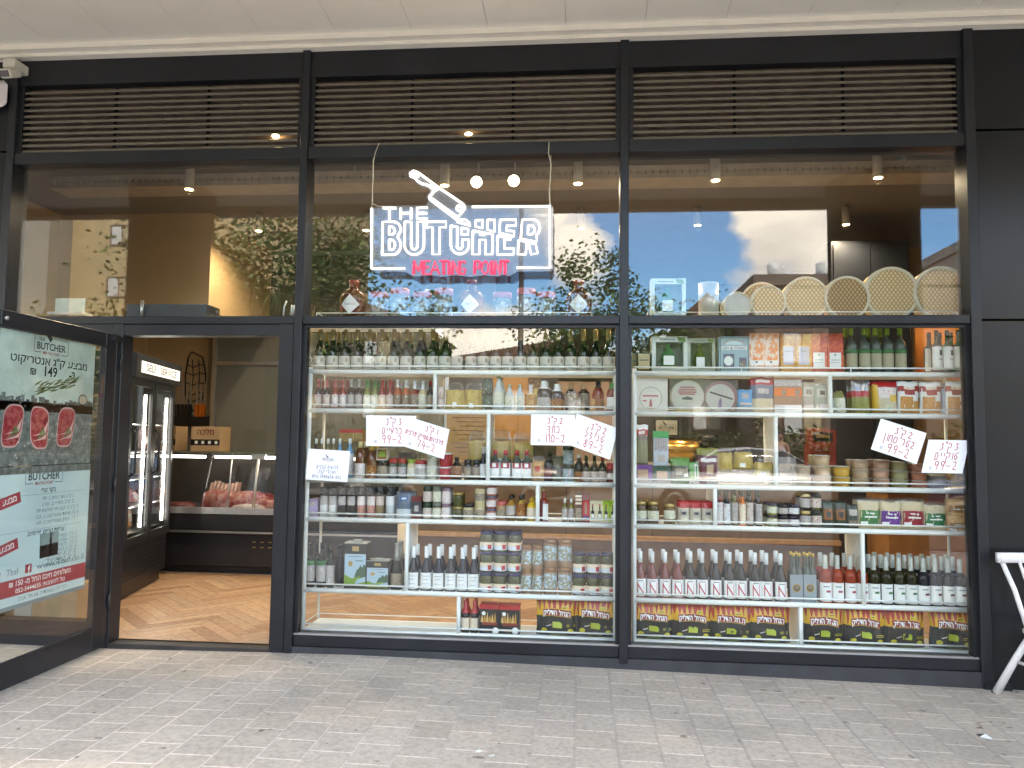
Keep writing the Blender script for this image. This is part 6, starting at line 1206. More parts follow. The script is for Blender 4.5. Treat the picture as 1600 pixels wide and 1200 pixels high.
for a, b in ((x0, PST-.007), (PST+.008, x1)):
    mb = MB(); mb.add([(a, MC+.005, .68), (b, MC+.005, .68), (b, MC+.10, 1.2), (a, MC+.10, 1.2), (a, MC+.011, .68), (b, MC+.011, .68), (b, MC+.106, 1.2), (a, MC+.106, 1.2)], [[0, 1, 2, 3], [7, 6, 5, 4], [0, 3, 7, 4], [1, 5, 6, 2], [3, 2, 6, 7], [0, 4, 5, 1]]); mb.build('front_pane', DGL, mc)
mb = MB(); mb.tube([(PST, MC+.005, .66), (PST, MC+.10, 1.2)], .014, 8); mb.tube([(PST-.27, MC+.03, .66), (PST-.27, MC+.10, 1.2)], .007, 8); mb.box(PST-.07, PST+.07, MC+.08, MC+.13, 1.15, 1.2, 0); mb.build('post', STEEL, mc)
MB().box(x0, x1, MC+.09, MC+.7, 1.201, 1.215, 0).build('top_shelf', M('smoked_glass_top', (.10, .12, .09), .1), mc)
for a, b in ((-.3, .2), (.30, 1.2), (1.5, 2.15)): MB().tube([(a, MC+.18, 1.165), (b, MC+.18, 1.165)], .012, 8).build('light_strip', LED, mc)
RAW = MP('raw_beef', [(.26, .03, .028), (.34, .06, .05), (.48, .22, .17), (.30, .04, .035)], 22, .35, (1, 1, .6)); FATM = M('beef_fat', (.62, .46, .36), .4, var=.12, scale=30)
def chop(name, lb, x, y, w, d, h, seed, mat=RAW, z=.656):
    rs = random.Random(seed); w, d, h = w*1.05, d*1.05, h*1.02; t = thing(name, lb, 'meat', (x, y, z), rs.uniform(-.3, .3), 'meat in the counter'); mb = MB(); nu, nv = 16, 7; vs = []
    for j in range(nv+1):
        a = (pi/2)*j/nv
        for i in range(nu):
            b = 2*pi*i/nu; k = 1+.16*sin(3*b+seed)+.10*sin(5*b+seed*2)+.07*rs.uniform(-1, 1); vs.append((w/2*cos(a)**.5*cos(b)*k, d/2*cos(a)**.5*sin(b)*k, h*sin(a)*(1+.12*sin(4*b+seed))))
    fs = [[j*nu+i, j*nu+(i+1) % nu, (j+1)*nu+(i+1) % nu, (j+1)*nu+i] for j in range(nv) for i in range(nu)]
    mb.add(vs, fs, 0, True); mb.build('meat', mat, t)
    mb = MB(); mb.lathe([(max(w, d)*.52, -.004), (max(w, d)*.55, .006), (max(w, d)*.5, .004)], 20, 0, sy=d/w if w > d else 1); mb.build('platter', M('dark_platter', (.05, .05, .055), .3), t); return t
ri = chop('rack_of_ribs', 'rack of pale ribs standing in the meat counter', at(342, 780, MC+.32).x, MC+.32, .40, .2, .16, 1)
mb = MB()
for i in range(8): x = -.15+.3*i/7; mb.tube([(x, .02, .08), (x+.03, .05, .24+.02*sin(i))], .016, 6)
mb.add([(-.17, .03, .06), (.19, .03, .06), (.2, .07, .25), (-.12, .07, .22), (-.17, .06, .06), (.19, .06, .06), (.2, .09, .25), (-.12, .09, .22)], [[0, 1, 2, 3], [7, 6, 5, 4], [3, 2, 6, 7], [0, 3, 7, 4], [1, 5, 6, 2]]); mb.build('rib_bones', M('pale_rib', (.60, .36, .28), .4, var=.2, scale=40), ri)
chop('beef_cut', 'large red beef cut in the middle of the meat counter', at(388, 780, MC+.3).x, MC+.30, .38, .22, .15, 2); chop('beef_cut', 'flat marbled beef slab beside the counter post', at(424, 785, MC+.24).x, MC+.24, .36, .24, .10, 3); chop('beef_cut', 'dark beef slices at the fridge end of the counter', at(285, 795, MC+.24).x, MC+.24, .30, .2, .05, 4, M('dark_beef', (.16, .04, .035), .35, var=.3)); chop('beef_cut', 'pale fatty cut at the front of the meat counter', at(392, 797, MC+.13).x, MC+.13, .34, .12, .05, 5, FATM); chop('beef_cut', 'red beef joint behind the right glass pane', 1.80, MC+.3, .4, .25, .12, 6); chop('beef_cut', 'small red joint far back in the meat counter', .62, MC+.58, .3, .2, .12, 7)
for px_, lb in ((238, 'cardboard box on the meat counter, next to the fridge'), (306, 'cardboard box on the meat counter, next to the glass partition')):
    p = at(px_+23, 702, MC+.45); t = thing('cardboard_box', lb, 'box', (p.x, MC+.45, 1.216), 0, 'boxes on the meat counter')
    w_ = .31; MB().box(-w_/2, w_/2, -.12, .12, 0, .25, 0, .003).build('carton', CARD, t)
    mb = MB(); mb.poly([(-w_/2+.002, -.1212, .06), (w_/2-.002, -.1212, .06), (w_/2-.002, -.1212, .12), (-w_/2+.002, -.1212, .12)], 0); mb.text(heb('מלכה'), .08, lambda a, b: (a, -.1215, .17+b), 1, .012)
    for k in range(4): mb.poly([(-.11+.07*k, -.1216, .075), (-.08+.07*k, -.1216, .075), (-.08+.07*k, -.1216, .105), (-.11+.07*k, -.1216, .105)], 2)
    mb.build('print', [BLK, MAR, LABW], t)
# glass partition and steel back room
gp = thing('glass_partition', 'steel framed glass partition behind the meat counter', 'partition'); mb = MB(); Yp = 4.0
pa, pb = at(330, 600, Yp).x, 2.4
for z in (FZ, 2.22, 2.62, 3.55): mb.box(pa, pb, Yp, Yp+.05, z, z+.045, 0)
for x in (pa, pa+1.0, pb-.04): mb.box(x, x+.045, Yp-.002, Yp+.048, FZ, 3.55, 0)
mb.build('frame', STEEL, gp); MB().box(pa, pb, Yp+.02, Yp+.028, FZ, 3.55, 0).build('pane', MG('lightened_glass', (.62, .66, .62), .06, .4, 0, .3, (.42, .43, .39)), gp)  # milky grey in the pane stands in for light from the back room
sr = MB(); sr.box(pa-.2, pb+.4, 5.2, 5.25, FZ, 3.55, 0); struct('cold_room_wall', sr, M('dull_steel_wall', (.46, .46, .42), .45, .2, var=.25, scale=2))
wl = MB(); wl.box(-1.3, pa-.02, 4.18, 4.199, FZ, 1.62, 0); struct('wall_tiles', wl, GREYW)
p = at(305, 600, 4.17); wa = thing('meat_chart', 'black wire wall piece shaped like butchered cuts above the knives', 'wall decoration', p); mb = MB()
sh = [(-.10, .30), (-.13, .1), (-.12, -.12), (-.06, -.22), (-.02, -.3), (.04, -.3), (.07, -.22), (.12, -.12), (.13, .1), (.08, .3), (-.06, .36), (-.10, .30)]
mb.tube([(a, 0, b*1.1) for a, b in sh], .009, 6)
for z in (.22, .12, .0, -.12, -.2): mb.tube([(-.12, 0, z+.02), (-.03, 0, z-.015), (.05, 0, z+.02), (.12, 0, z)], .007, 5)
for x in (-.05, .03): mb.tube([(x, 0, .3), (x+.02, 0, .1), (x, 0, -.2)], .006, 5)
mb.build('wire_outline', BLK, wa)
for i in range(8):
    p = at(272+6*i+(4 if i > 4 else 0), 665, 4.1); org = i >= 5
    t = thing('butcher_knife', ('black-handled knife standing in the rack, %s from the fridge' if not org else 'orange-handled knife standing in the rack, %s from the fridge') % ORD[i], 'knife', (p.x, 4.1, 1.62), 0, 'knives in the rack')
    MB().box(-.018, .018, -.012, .012, -.02, .13, 0, .004).build('handle', ORG if org else BLK, t); MB().prism([(-.014, .13), (.014, .13), (.012, .30+.03*(i % 3)), (-.006, .38+.04*(i % 3))], -.002, .002, 0).build('blade', STEEL, t)
kr = MB(); q0, q1 = at(262, 690, 4.1).x, at(330, 690, 4.1).x; kr.box(q0, q1, 4.04, 4.17, 1.5, 1.6, 0); tag(kr.build('knife_rack', BLKM), 'black knife rack holding black and orange handled knives', 'rack')
# sales counter behind the window shelves
SCX0, SCX1 = 2.26, 6.28
sc_ = thing('sales_counter', 'long brown sales counter with a pale wooden ledge behind the window shelves', 'counter'); WOODG = M('grey_brown_wood', (.16, .115, .08), .5, var=.25, scale=6)
MB().box(SCX0, SCX1, MC+.06, MC+.75, .14, 1.12, 0).build('front', WOODG, sc_); MB().box(SCX0, SCX1, MC+.1, MC+.7, FZ, .139, 0).build('kickboard', BLKM, sc_)
MB().box(SCX0, SCX1, MC+.0, MC+.06, .455, .50, 0, .004).build('ledge', M('honey_oak', (.46, .29, .15), .45, var=.15, scale=20), sc_); MB().box(SCX0-.02, SCX1+.02, MC+.02, MC+.8, 1.121, 1.165, 0, .004).build('worktop', M('stone_top', (.27, .24, .21), .35), sc_)
mb = MB()
for x in (3.0, 3.8, 4.6, 5.4): mb.box(x, x+.006, MC+.055, MC+.0595, .5, 1.11, 0)
mb.build('groove', BLKM, sc_)
lw_ = at(636, 850, 1.9); pl = MB().lathe([(.085, FZ), (.085, .62)], 24, 0, c=(lw_.x, 1.9, 0)); tag(pl.build('bollard_post', M('ivory_post', (.58, .54, .46), .5)), 'short ivory post standing on the floor behind the middle shelf', 'post')
p = at(730, 700, MC+.2); t = thing('kraft_price_board', 'brown kraft price list board standing on the counter, with a red tag', 'board', (p.x, MC+.2, 1.166)); bwid = wid(66, 730, 700, MC+.2)
MB().box(-bwid/2, bwid/2, 0, .01, 0, .62, 0).build('panel', M('kraft_board', (.34, .255, .145), .7, var=.08), t); mb = MB()
for k in range(12): z = .54-.042*k; mb.poly([(-bwid*.38+(k % 3)*.04, -.001, z), (bwid*.42, -.001, z), (bwid*.42, -.001, z+.008), (-bwid*.38+(k % 3)*.04, -.001, z+.008)], 0)
mb.poly([(-bwid*.46, -.002, .555), (-bwid*.14, -.002, .60), (-bwid*.16, -.002, .64), (-bwid*.48, -.002, .595)], 1); mb.build('print', [M('brown_ink', (.12, .08, .04), .6), RED], t)
for px_, wp, top, bot, mt, nm, lb, Yq in ((800, 62, 588, 690, M('amber_oak', (.46, .235, .06), .5, var=.15, scale=5), 'oak_cabinet', 'amber oak cabinet standing behind the sauce bottles', 3.6), (915, 90, 596, 690, M('pinkish_shelf', (.30, .2, .15), .6), 'shelf_cabinet', 'brown shelf cabinet behind the barbecue sauces', 3.7)):
    a = at(px_-wp/2, top, Yq); b = at(px_+wp/2, top, Yq); t = thing(nm, lb, 'cabinet', (a.x, Yq, FZ)); MB().box(0, b.x-a.x, 0, .4, 0, a.z-FZ, 0, .004).build('carcass', mt, t); mb = MB()
    for q in (.33, .66): mb.box(.02, b.x-a.x-.02, -.012, -.001, (a.z-FZ)*q, (a.z-FZ)*q+.02, 0)
    mb.build('door_trim', M('pale_edge', (.42, .33, .22), .5), t)
p = at(1041.5, 668, MC+.35); t = thing('framed_logo', 'black framed shop logo standing on the counter', 'picture frame', (p.x, MC+.35, 1.166)); wq = wid(38, 1041, 668, MC+.35); hq = .17; zb = p.z-1.166-hq/2
mb = MB(); mb.box(-wq/2, wq/2, 0, .02, zb, zb+hq, 0); mb.box(-.02, .02, .02, .05, 0, zb+.05, 0); mb.build('frame', BLK, t); mb = MB(); mb.box(-wq/2+.014, wq/2-.014, -.003, -.001, zb+.014, zb+hq-.014, 0); logo(mb, 0, zb+hq*.42, .17, 1, 2, lambda a, b: (a, -.0045, b)); mb.build('print', [M('sage_paper', (.36, .36, .3), .6), INK, RED], t)
p = at(1066, 697, MC+.4); t = thing('brass_drum', 'brass drum lying on the counter below the framed logo', 'drum', (p.x, MC+.4, 1.166)); BRS = M('brushed_brass', (.62, .34, .10), .22, 1, var=.15); MB().lathe([(.001, -.16), (.11, -.16), (.12, -.14), (.12, .14), (.11, .16), (.001, .16)], 24, 0, axis='x', c=(0, 0, .125)).build('body', BRS, t); mb = MB(); mb.box(-.15, -.11, -.08, .08, 0, .03, 0); mb.box(.11, .15, -.08, .08, 0, .03, 0); mb.build('foot', BLK, t)
p = at(1107, 690, MC+.35); t = thing('coffee_grinder', 'black coffee grinder on the counter, with two small kraft cards', 'grinder', (p.x, MC+.35, 1.166)); mb = MB(); mb.box(-.13, .13, -.1, .1, 0, .12, 0, .01); mb.lathe([(.07, .12), (.10, .24), (.09, .27), (.001, .28)], 18); mb.build('body', BLK, t); mb = MB(); mb.box(-.13, -.02, -.105, -.101, .02, .1, 0); mb.box(.01, .12, -.105, -.101, .01, .09, 0); mb.build('card', MATS['kraft_board'], t)
p = at(1303, 695, 2.35); t = thing('display_stand', 'dark red display stand with a lettered header on the counter end', 'display stand', (p.x, MC+.25, 1.166)); RDB = M('oxblood_board', (.22, .025, .015), .45)
mb = MB(); mb.box(-.12, .12, 0, .18, 0, .03, 0); mb.box(-.12, -.105, 0, .18, .03, .2, 0); mb.box(.105, .12, 0, .18, .03, .2, 0); mb.box(-.105, .105, .165, .18, .03, .36, 0); mb.build('tray', RDB, t); mb = MB(); mb.box(-.12, .12, -.01, 0, .20, .34, 0); mb.poly([(-.09, -.011, .225), (.09, -.011, .225), (.09, -.011, .315), (-.09, -.011, .315)], 1); mb.poly([(-.06, -.012, .262), (.06, -.012, .262), (.06, -.012, .29), (-.06, -.012, .29)], 2); mb.build('header', [RDB, BLK, GOLD], t)
t = thing('tall_cabinet', 'tall near black cabinet at the right end of the counter', 'cabinet', (6.32, 2.7, FZ)); MB().box(0, .72, 0, .6, 0, 3.28, 0, .006).build('carcass', M('blue_black_laminate', (.022, .026, .034), .35, var=.1), t); mb = MB(); mb.box(.02, .355, -.02, -.001, .1, 3.25, 0); mb.box(.365, .70, -.02, -.001, .1, 3.25, 0); mb.build('cabinet_door', MATS['blue_black_laminate'], t)
t = thing('lit_niche', 'warmly lit wall niche with orange mugs behind the spirit bottles', 'shelf niche', (7.08, 2.75, FZ)); mb = MB(); NW_, NZ0, NZ1 = .62, 1.95, 2.5
mb.box(0, NW_, .3, .32, 0, 3.3, 0); mb.box(0, .02, 0, .3, NZ0, NZ1, 0); mb.box(NW_-.02, NW_, 0, .3, NZ0, NZ1, 0); mb.box(0, NW_, 0, .3, NZ0-.03, NZ0, 0); mb.box(0, NW_, 0, .3, NZ1, NZ1+.03, 0); mb.build('case', M('amber_panel', (.40, .22, .08), .5), t); MB().box(.05, NW_-.05, .05, .07, NZ1-.02, NZ1-.005, 0).build('light_strip', ME('warm_led', (1, .55, .2), 3), t)
for k in range(2):
    t = thing('orange_mug', ['orange mug in the lit niche, nearer the tall cabinet', 'orange mug in the lit niche, away from the tall cabinet'][k], 'mug', (7.2+.16*k, 2.85, FZ+1.951)); MB().lathe([(.05, 0), (.06, .01), (.06, .12), (.055, .12), (.055, .02)], 18).build('cup', ORG, t); MB().tube([(.058, 0, .10), (.09, 0, .09), (.09, 0, .04), (.058, 0, .025)], .007, 6).build('handle', ORG, t)
t = thing('oak_bar', 'oak fronted bar beyond the tall cabinet', 'counter', (6.55, 2.05, FZ)); MB().box(0, 1.5, 0, .5, 0, .92, 0).build('front', M('caramel_oak', (.34, .17, .07), .45, var=.2, scale=7), t); MB().box(-.02, 1.52, -.03, .5, .921, .96, 0).build('worktop', BLKM, t)
dh = MB(); a, b = at(211, 470, .3), at(333, 492, .3); dh.box(a.x, b.x, .2, .4, 2.17, 2.28, 0, .004); t = thing('door_operator', 'black operator box over the doorway behind the glass', 'box'); ob = dh.build('casing', M('slate_casing', (.035, .042, .05), .4), t); mb = MB(); mb.tube([(a.x+.12, .19, 2.17), (a.x+.125, .18, 2.30)], .012, 6); mb.build('latch', STEEL, t)
t = thing('small_screen', 'small tilted glass screen on the transom at the far left', 'screen', tuple(at(108, 488, .25))); MB().box(-.11, .11, 0, .012, .0, .10, 0, .003).build('panel', M('mint_screen', (.40, .50, .47), .15), t); MB().box(-.14, .12, -.03, .08, -.02, 0, 0).build('base', M('pale_base', (.5, .46, .42), .5), t)
wc = MB(); wc.tube([at(448, 470, .2), at(444, 480, .2), at(443, 493, .2)], .006, 6); wc.tube([at(458, 477, .2), at(456, 493, .2)], .012, 6); tag(wc.build('white_cable', CAPW), 'white cable curling behind the upper glass over the doorway', 'cable')
# cardboard boxes seen through the door and sidelight
for i, (px_, w_, h_, lb) in enumerate(((20, .26, .24, 'worn cardboard box on the floor behind the sidelight, far left'), (60, .30, .33, 'kraft carton with pale label behind the sidelight'), (105, .26, .30, 'tall plain carton behind the sidelight, next to the jamb'))):
    p = at(px_, 960, .35); t = thing('cardboard_box', lb, 'box', (p.x, .35, FZ), .05*i, 'boxes behind the sidelight'); MB().box(-w_/2, w_/2, -.12, .12, 0, h_, 0, .003).build('carton', CARD, t); mb = MB(); mb.box(-w_*.3, w_*.1, -.1225, -.1205, h_*.2, h_*.8, 0); mb.build('label', MATS['kraft_board'] if i != 1 else CREAM, t)
# cable tray and lamps
ct = MB()
for k in range(150): x = -.5+8.5*k/150; ct.box(x, x+.045, 1.1, 1.112, 3.45, 3.465, 0); ct.box(x, x+.045, 1.1, 1.112, 3.472, 3.487, 0)
ct.box(-.5, 8, 1.098, 1.114, 3.42, 3.45, 0); ct.box(-.5, 8, 1.098, 1.114, 3.487, 3.52, 0); ct.box(-.5, 8, 1.115, 1.36, 3.42, 3.424, 0)
for k in range(5):
    for q in (0, .24): ct.tube([(.3+1.8*k, 1.11+q, 3.42), (.3+1.8*k, 1.11+q, 3.62)], .004, 5)
t = thing('cable_tray', 'perforated taupe cable tray running under the shop ceiling', 'cable tray'); ct.build('tray', M('taupe_tray', (.40, .33, .25), .5), t)
LMPW = M('lamp_white', (.62, .56, .46), .4, var=.03); GLOW = ME('warm_lamp_glow', (1, .78, .42), 3.5)
def lamp(px_, py, Y, lb, power=9):
    p = at(px_, py, Y); t = thing('ceiling_lamp', lb, 'lamp', tuple(p), 0, 'cylinder ceiling lamps'); mb = MB(); mb.lathe([(.034, 0), (.036, .004), (.036, .17)], 16); mb.tube([(0, 0, .17), (0, 0, max(.18, 3.62-p.z))], .004, 5); mb.build('lamp_body', LMPW, t)
    MB().lathe([(.001, -.0015), (.031, -.0015), (.031, .002)], 14).build('lamp_bulb', GLOW, t)
    l = bpy.data.lights.new('lamp_light', 'SPOT'); l.energy = power*2; l.color = (1, .85, .66); l.spot_size = radians(158); l.spot_blend = .7; l.shadow_soft_size = .03; o = bpy.data.objects.new('lamp_light', l); COL.objects.link(o); o.parent = t; o.location = (0, 0, -.01)
for px_, py, Y, lb in ((295.5, 296, .88, 'lamp over the doorway, in front of the tan wall'), (404, 361, 2.5, 'farther lamp seen over the fridge'), (500, 293, 1.9, 'slim lamp beside the first mullion'), (695, 290, .88, 'lamp just above the cleaver of the neon sign'), (903, 287, .88, 'lamp right of the neon sign'), (909, 357, 2.5, 'farther lamp below the one right of the sign'), (572, 360, 2.5, 'farther lamp left of the neon sign'), (1118, 282, .88, 'lamp in the right window, nearer the mullion'), (1372, 278, .88, 'lamp in the right window, before the dark column'), (1090, 352, 2.5, 'farther lamp low in the right window'), (1322, 351, 2.5, 'farther lamp beside the tall cabinet')): lamp(px_, py, Y, 'white cylinder '+lb, 5.5 if px_ == 295.5 else 4.5)
for px_, py, lb in ((745, 284, 'round spot lamp facing the street above the sign, left of the pair'), (803, 282, 'round spot lamp facing the street above the sign, right of the pair')):
    p = at(px_, py, .95); t = thing('spot_lamp', lb, 'lamp', tuple(p), 0, 'spot lamps'); mb = MB(); mb.X = Matrix.Rotation(radians(25), 4, 'X'); mb.lathe([(.045, -.02), (.047, 0), (.047, .14), (.02, .16)], 18, 0, axis='y'); mb.build('lamp_body', LMPW, t); mb = MB(); mb.X = Matrix.Rotation(radians(25), 4, 'X'); mb.lathe([(.001, -.0215), (.042, -.0215), (.042, -.019)], 18, 0, axis='y'); mb.build('lamp_bulb', ME('bright_spot', (1, .86, .6), 3.5), t); MB().tube([(0, .08, .02), (0, .1, max(.05, 3.62-p.z))], .006, 6).build('stem', LMPW, t)
for px_, py, lb in ((430, 212, 'small recessed lamp glowing through the louvres over the doorway'), (732, 209, 'small recessed lamp glowing through the louvres above the sign')):
    p = at(px_, py, .028); t = thing('recessed_lamp', lb, 'lamp', tuple(p), 0, 'recessed lamps'); MB().lathe([(.001, 0), (.02, 0), (.024, .006), (.024, .02)], 14, 0, axis='y', c=(0, -.004, 0), sy=.45).build('lamp_bulb', GLOW, t)
t = thing('dome_camera', 'small dome camera on the shop ceiling beside a cylinder lamp', 'camera', tuple(at(1408, 254, 1.2))); MB().lathe([(.001, -.03), (.02, -.026), (.03, -.005), (.03, 0)], 16).build('dome', BLK, t); MB().lathe([(.034, 0), (.036, .004), (.034, .03), (.02, .05)], 16).build('housing', CAPW, t)

# ================================================================== THE WHITE CHAIR AND THE STREET BEHIND THE CAMERA
CHW = M('worn_white_paint', (.74, .72, .73), .45, var=.06, scale=14)
gx = gz(6.5); ch = thing('white_chair', 'white painted wooden spindle-back chair with chipped paint, against the black cladding', 'chair', (6.60, -.33, gx))
SHT = .40
def cl_(name, mbx, mt=CHW): return mbx.build(name, mt, ch)
mb = MB(); nseg = 24; out_ = [(.22*cos(2*pi*i/nseg)*abs(cos(2*pi*i/nseg))**-.35 if abs(cos(2*pi*i/nseg)) > .02 else 0, .21*sin(2*pi*i/nseg)*abs(sin(2*pi*i/nseg))**-.35 if abs(sin(2*pi*i/nseg)) > .02 else 0) for i in range(nseg)]
vs = [(x*k, y*k, z) for k, z in ((.96, SHT-.03), (1, SHT-.022), (1, SHT-.006), (.95, SHT)) for x, y in out_]; mb.add(vs, [[j*nseg+i, j*nseg+(i+1) % nseg, (j+1)*nseg+(i+1) % nseg, (j+1)*nseg+i] for j in range(3) for i in range(nseg)]+[list(range(nseg))[::-1], [3*nseg+i for i in range(nseg)]], 0, True); cl_('seat', mb)
for sx in (-1, 1):
    cl_('leg', MB().tube([(sx*.15, .13, SHT-.02), (sx*.22, .20, .19), (sx*.285, .265, .0)], .017, 10, 0, .0225)); cl_('leg', MB().tube([(sx*.15, -.13, SHT-.02), (sx*.20, -.18, .19), (sx*.245, -.225, .0)], .017, 10, 0, .0225))
    cl_('foot_cap', MB().tube([(sx*.2855, .2655, .006), (sx*.287, .267, -.001)], .0232, 10), RUBBER)
    cl_('stretcher', MB().tube([(sx*.205, .19, .2), (sx*.2, .0, .215), (sx*.19, -.17, .2)], .009, 8))
cl_('stretcher', MB().tube([(-.2, .0, .215), (.2, .0, .215)], .009, 8))
for i in range(6):
    f_ = -1+2*i/5; cl_('spindle', MB().tube([(f_*.165, .165-.02*abs(f_), SHT-.01), (f_*.20, .20, SHT+.2), (f_*.245, .245, SHT+.36)], .014 if abs(f_) > .9 else .0095, 8))
mb = MB(); pr = []
for i in range(13):
    f_ = -1+2*i/12; pr.append((f_*.275, .26-.03*abs(f_)**2+.0, SHT+.375))
vs = []
for p in pr:
    for dy, dz in ((-.014, -.03), (.014, -.03), (.017, 0), (.014, .026), (-.014, .026), (-.016, 0)): vs.append((p[0], p[1]+dy, p[2]+dz))
mb.add(vs, [[k*6+i, k*6+(i+1) % 6, (k+1)*6+(i+1) % 6, (k+1)*6+i] for k in range(12) for i in range(6)]+[list(range(6))[::-1], [72+i for i in range(6)]], 0, True); cl_('top_rail', mb)
cl_('paint_chip', MB().tube([(-.2115, .205, SHT+.225), (-.2065, .199, SHT+.19), (-.203, .195, SHT+.165)], .0035, 6).tube([(-.1325, .19, SHT+.30), (-.129, .186, SHT+.26)], .003, 6), M('chipped_wood', (.12, .09, .07), .8))
# litter
def scrap(px_, py, pts, mats_, label, cat):
    d = ray(px_, py); t_ = (gz(4)-CAM.z)/d.z; p = CAM+d*t_; p.z = gz(p.x)
    t = thing('paper_scrap', label, cat, tuple(p)); mb = MB()
    for k, tri in enumerate(pts): q = [(x, y, .004+z) for x, y, z in tri]; n = len(q); mb.add(q+[(x, y, z-.002) for x, y, z in q], [list(range(n)), [n+i for i in range(n)][::-1]]+[[i, i+n, (i+1) % n+n, (i+1) % n] for i in range(n)], k % len(mats_))
    mb.build('scrap', mats_, t)
scrap(1541, 1143, [[(-.03, .0, 0), (.012, -.035, .004), (.0, .01, .012)], [(-.03, .035, 0), (-.03, .0, .002), (.0, .01, .012)]], [CAPW, BLK], 'small torn black and white paper scrap on the paving near the chair', 'litter')
scrap(750, 1178, [[(-.02, -.01, 0), (.0, -.016, .003), (.012, .0, .004), (-.01, .012, .002)]], [CAPW], 'small white scrap on the paving in front of the middle window', 'litter')
scrap(768, 1184, [[(-.014, -.008, 0), (.01, -.01, .003), (.012, .006, .002)]], [CAPW], 'tiny white scrap beside the larger one on the paving', 'litter')
# ---- trees
BARK = M('grey_brown_bark', (.085, .065, .05), .9, var=.3, scale=8); LEAF = [M('leaf_%s' % n, c, .5, var=.25, scale=2) for n, c in (('deep_green', (.05, .10, .026)), ('mid_green', (.085, .155, .04)), ('light_green', (.15, .22, .06)))]
def tree(label, x, y, h, r, trunk_h, n, seed, leaf=.16, dense=1.0, zs=1.0):
    rs = random.Random(seed); t = thing('street_tree', label, 'tree', (x, y, gz(max(-14, min(20, x)))-.02), 0, 'trees across the street'); mb = MB(); tips = []
    mb.tube([(0, 0, -.3), (.04, .02, trunk_h*.5), (0, .05, trunk_h)], .16*h/7, 9, 0, .11*h/7)
    for i in range(9):
        a = i*2.4+rs.random(); e = .5+.9*rs.random(); l = r*(.7+.4*rs.random()); p0 = Vector((0, .05, trunk_h*(.8+.2*rs.random()))); d = Vector((cos(a)*cos(e), sin(a)*cos(e), sin(e)*zs)); p1 = p0+d*l*.5+Vector((0, 0, .1)); p2 = p0+d*l
        mb.tube([p0, p1, p2], .055*h/7, 6, 0, .015); tips += [p1, p2]
        for k in range(3):
            d2 = (d+Vector((rs.uniform(-.8, .8), rs.uniform(-.8, .8), rs.uniform(-.3, .7)))).normalized(); q = p1+(p2-p1)*rs.random(); mb.tube([q, q+d2*l*.4], .02*h/7, 5, 0, .006); tips.append(q+d2*l*.4)
    mb.build('trunk', BARK, t); mb = MB(); cz = trunk_h+(h-trunk_h)*.5; cl__ = []
    for i in range(int(34*dense)):
        while True:
            v = Vector((rs.uniform(-1, 1), rs.uniform(-1, 1), rs.uniform(-1, 1)))
            if .25 < v.length < 1: break
        cl__.append((Vector((v.x*r, v.y*r, cz+v.z*(h-trunk_h)*.5)), r*rs.uniform(.22, .42)))
    for tp in tips: cl__.append((tp, r*rs.uniform(.18, .3)))
    for i in range(n):
        c, cr_ = cl__[rs.randrange(len(cl__))]; o = Vector((rs.gauss(0, .5), rs.gauss(0, .5), rs.gauss(0, .4)))*cr_; p = c+o; s_ = leaf*rs.uniform(.6, 1.2)
        a = Vector((rs.uniform(-1, 1), rs.uniform(-1, 1), rs.uniform(-.6, .6))).normalized(); b = a.orthogonal().normalized(); b = (b+a.cross(b)*rs.uniform(-1, 1)).normalized()
        mb.add([p-a*s_*.5, p+b*s_*.32, p+a*s_*.55, p-b*s_*.32], [[0, 1, 2, 3]], rs.randrange(3))
    mb.build('crown', LEAF, t)
tree('broad dense tree across the street, facing the doorway', -3.6, -13.2, 8.6, 3.3, 2.6, 17000, 1, .135, 1.2)
tree('loose leafy tree across the street, facing the middle window', 4.2, -22, 8.3, 2.3, 3.0, 8000, 2, .17)
tree('smaller tree beside the loose leafy one across the street', 7.4, -23, 7.0, 2.2, 2.6, 6500, 3, .17)
tree('dark bushy tree in front of the pale apartment block, far left', -15.5, -26, 6.8, 3.0, 1.6, 4200, 4, .25)
tree('lower round tree in front of the apartment block', -21.5, -30, 7.4, 3.2, 1.8, 4200, 5, .28)
tree('slender young tree across the street, behind the sign', -2.2, -27, 8.0, 1.0, 4.4, 1500, 6, .22)
tree('broad tree far along the street to the right', 20.5, -24, 8.2, 3.0, 3.0, 4200, 7, .26)
hg = MB(); rs_ = random.Random(77)  # leafy screen added to dim the street's reflection in the lower windows
for i in range(15000):
    x = rs_.uniform(-14, 21); a_ = rs_.uniform(0, pi); d_ = .42+.1*sin(x*1.7); y = -16.35+d_*cos(a_)*rs_.uniform(.8, 1.05); z = .1+(1.75+.16*sin(x*2.3)+.1*sin(x*5.1))*(sin(a_)**.6)*rs_.uniform(.5, 1.03)
    p = Vector((x, y, z)); s_ = .15*rs_.uniform(.6, 1.2); a = Vector((rs_.uniform(-1, 1), rs_.uniform(-1, 1), rs_.uniform(-.6, .6))).normalized(); b = a.orthogonal().normalized()
    hg.add([p-a*s_*.5, p+b*s_*.32, p+a*s_*.55, p-b*s_*.32], [[0, 1, 2, 3]], rs_.randrange(2))
ht = thing('hedge_screen', 'clipped dark green hedge added along the far pavement to darken the reflections', 'hedge_screen'); hg.build('leaves', LEAF[:2], ht); hc = MB()
for k in range(70): hc.tube([(-14+k*.5, -16.35, -.1), (-13.9+k*.5, -16.35, .9), (-14+k*.5, -16.3, 1.5)], .03, 5, 0, .01)
hc.build('stems', BARK, ht)
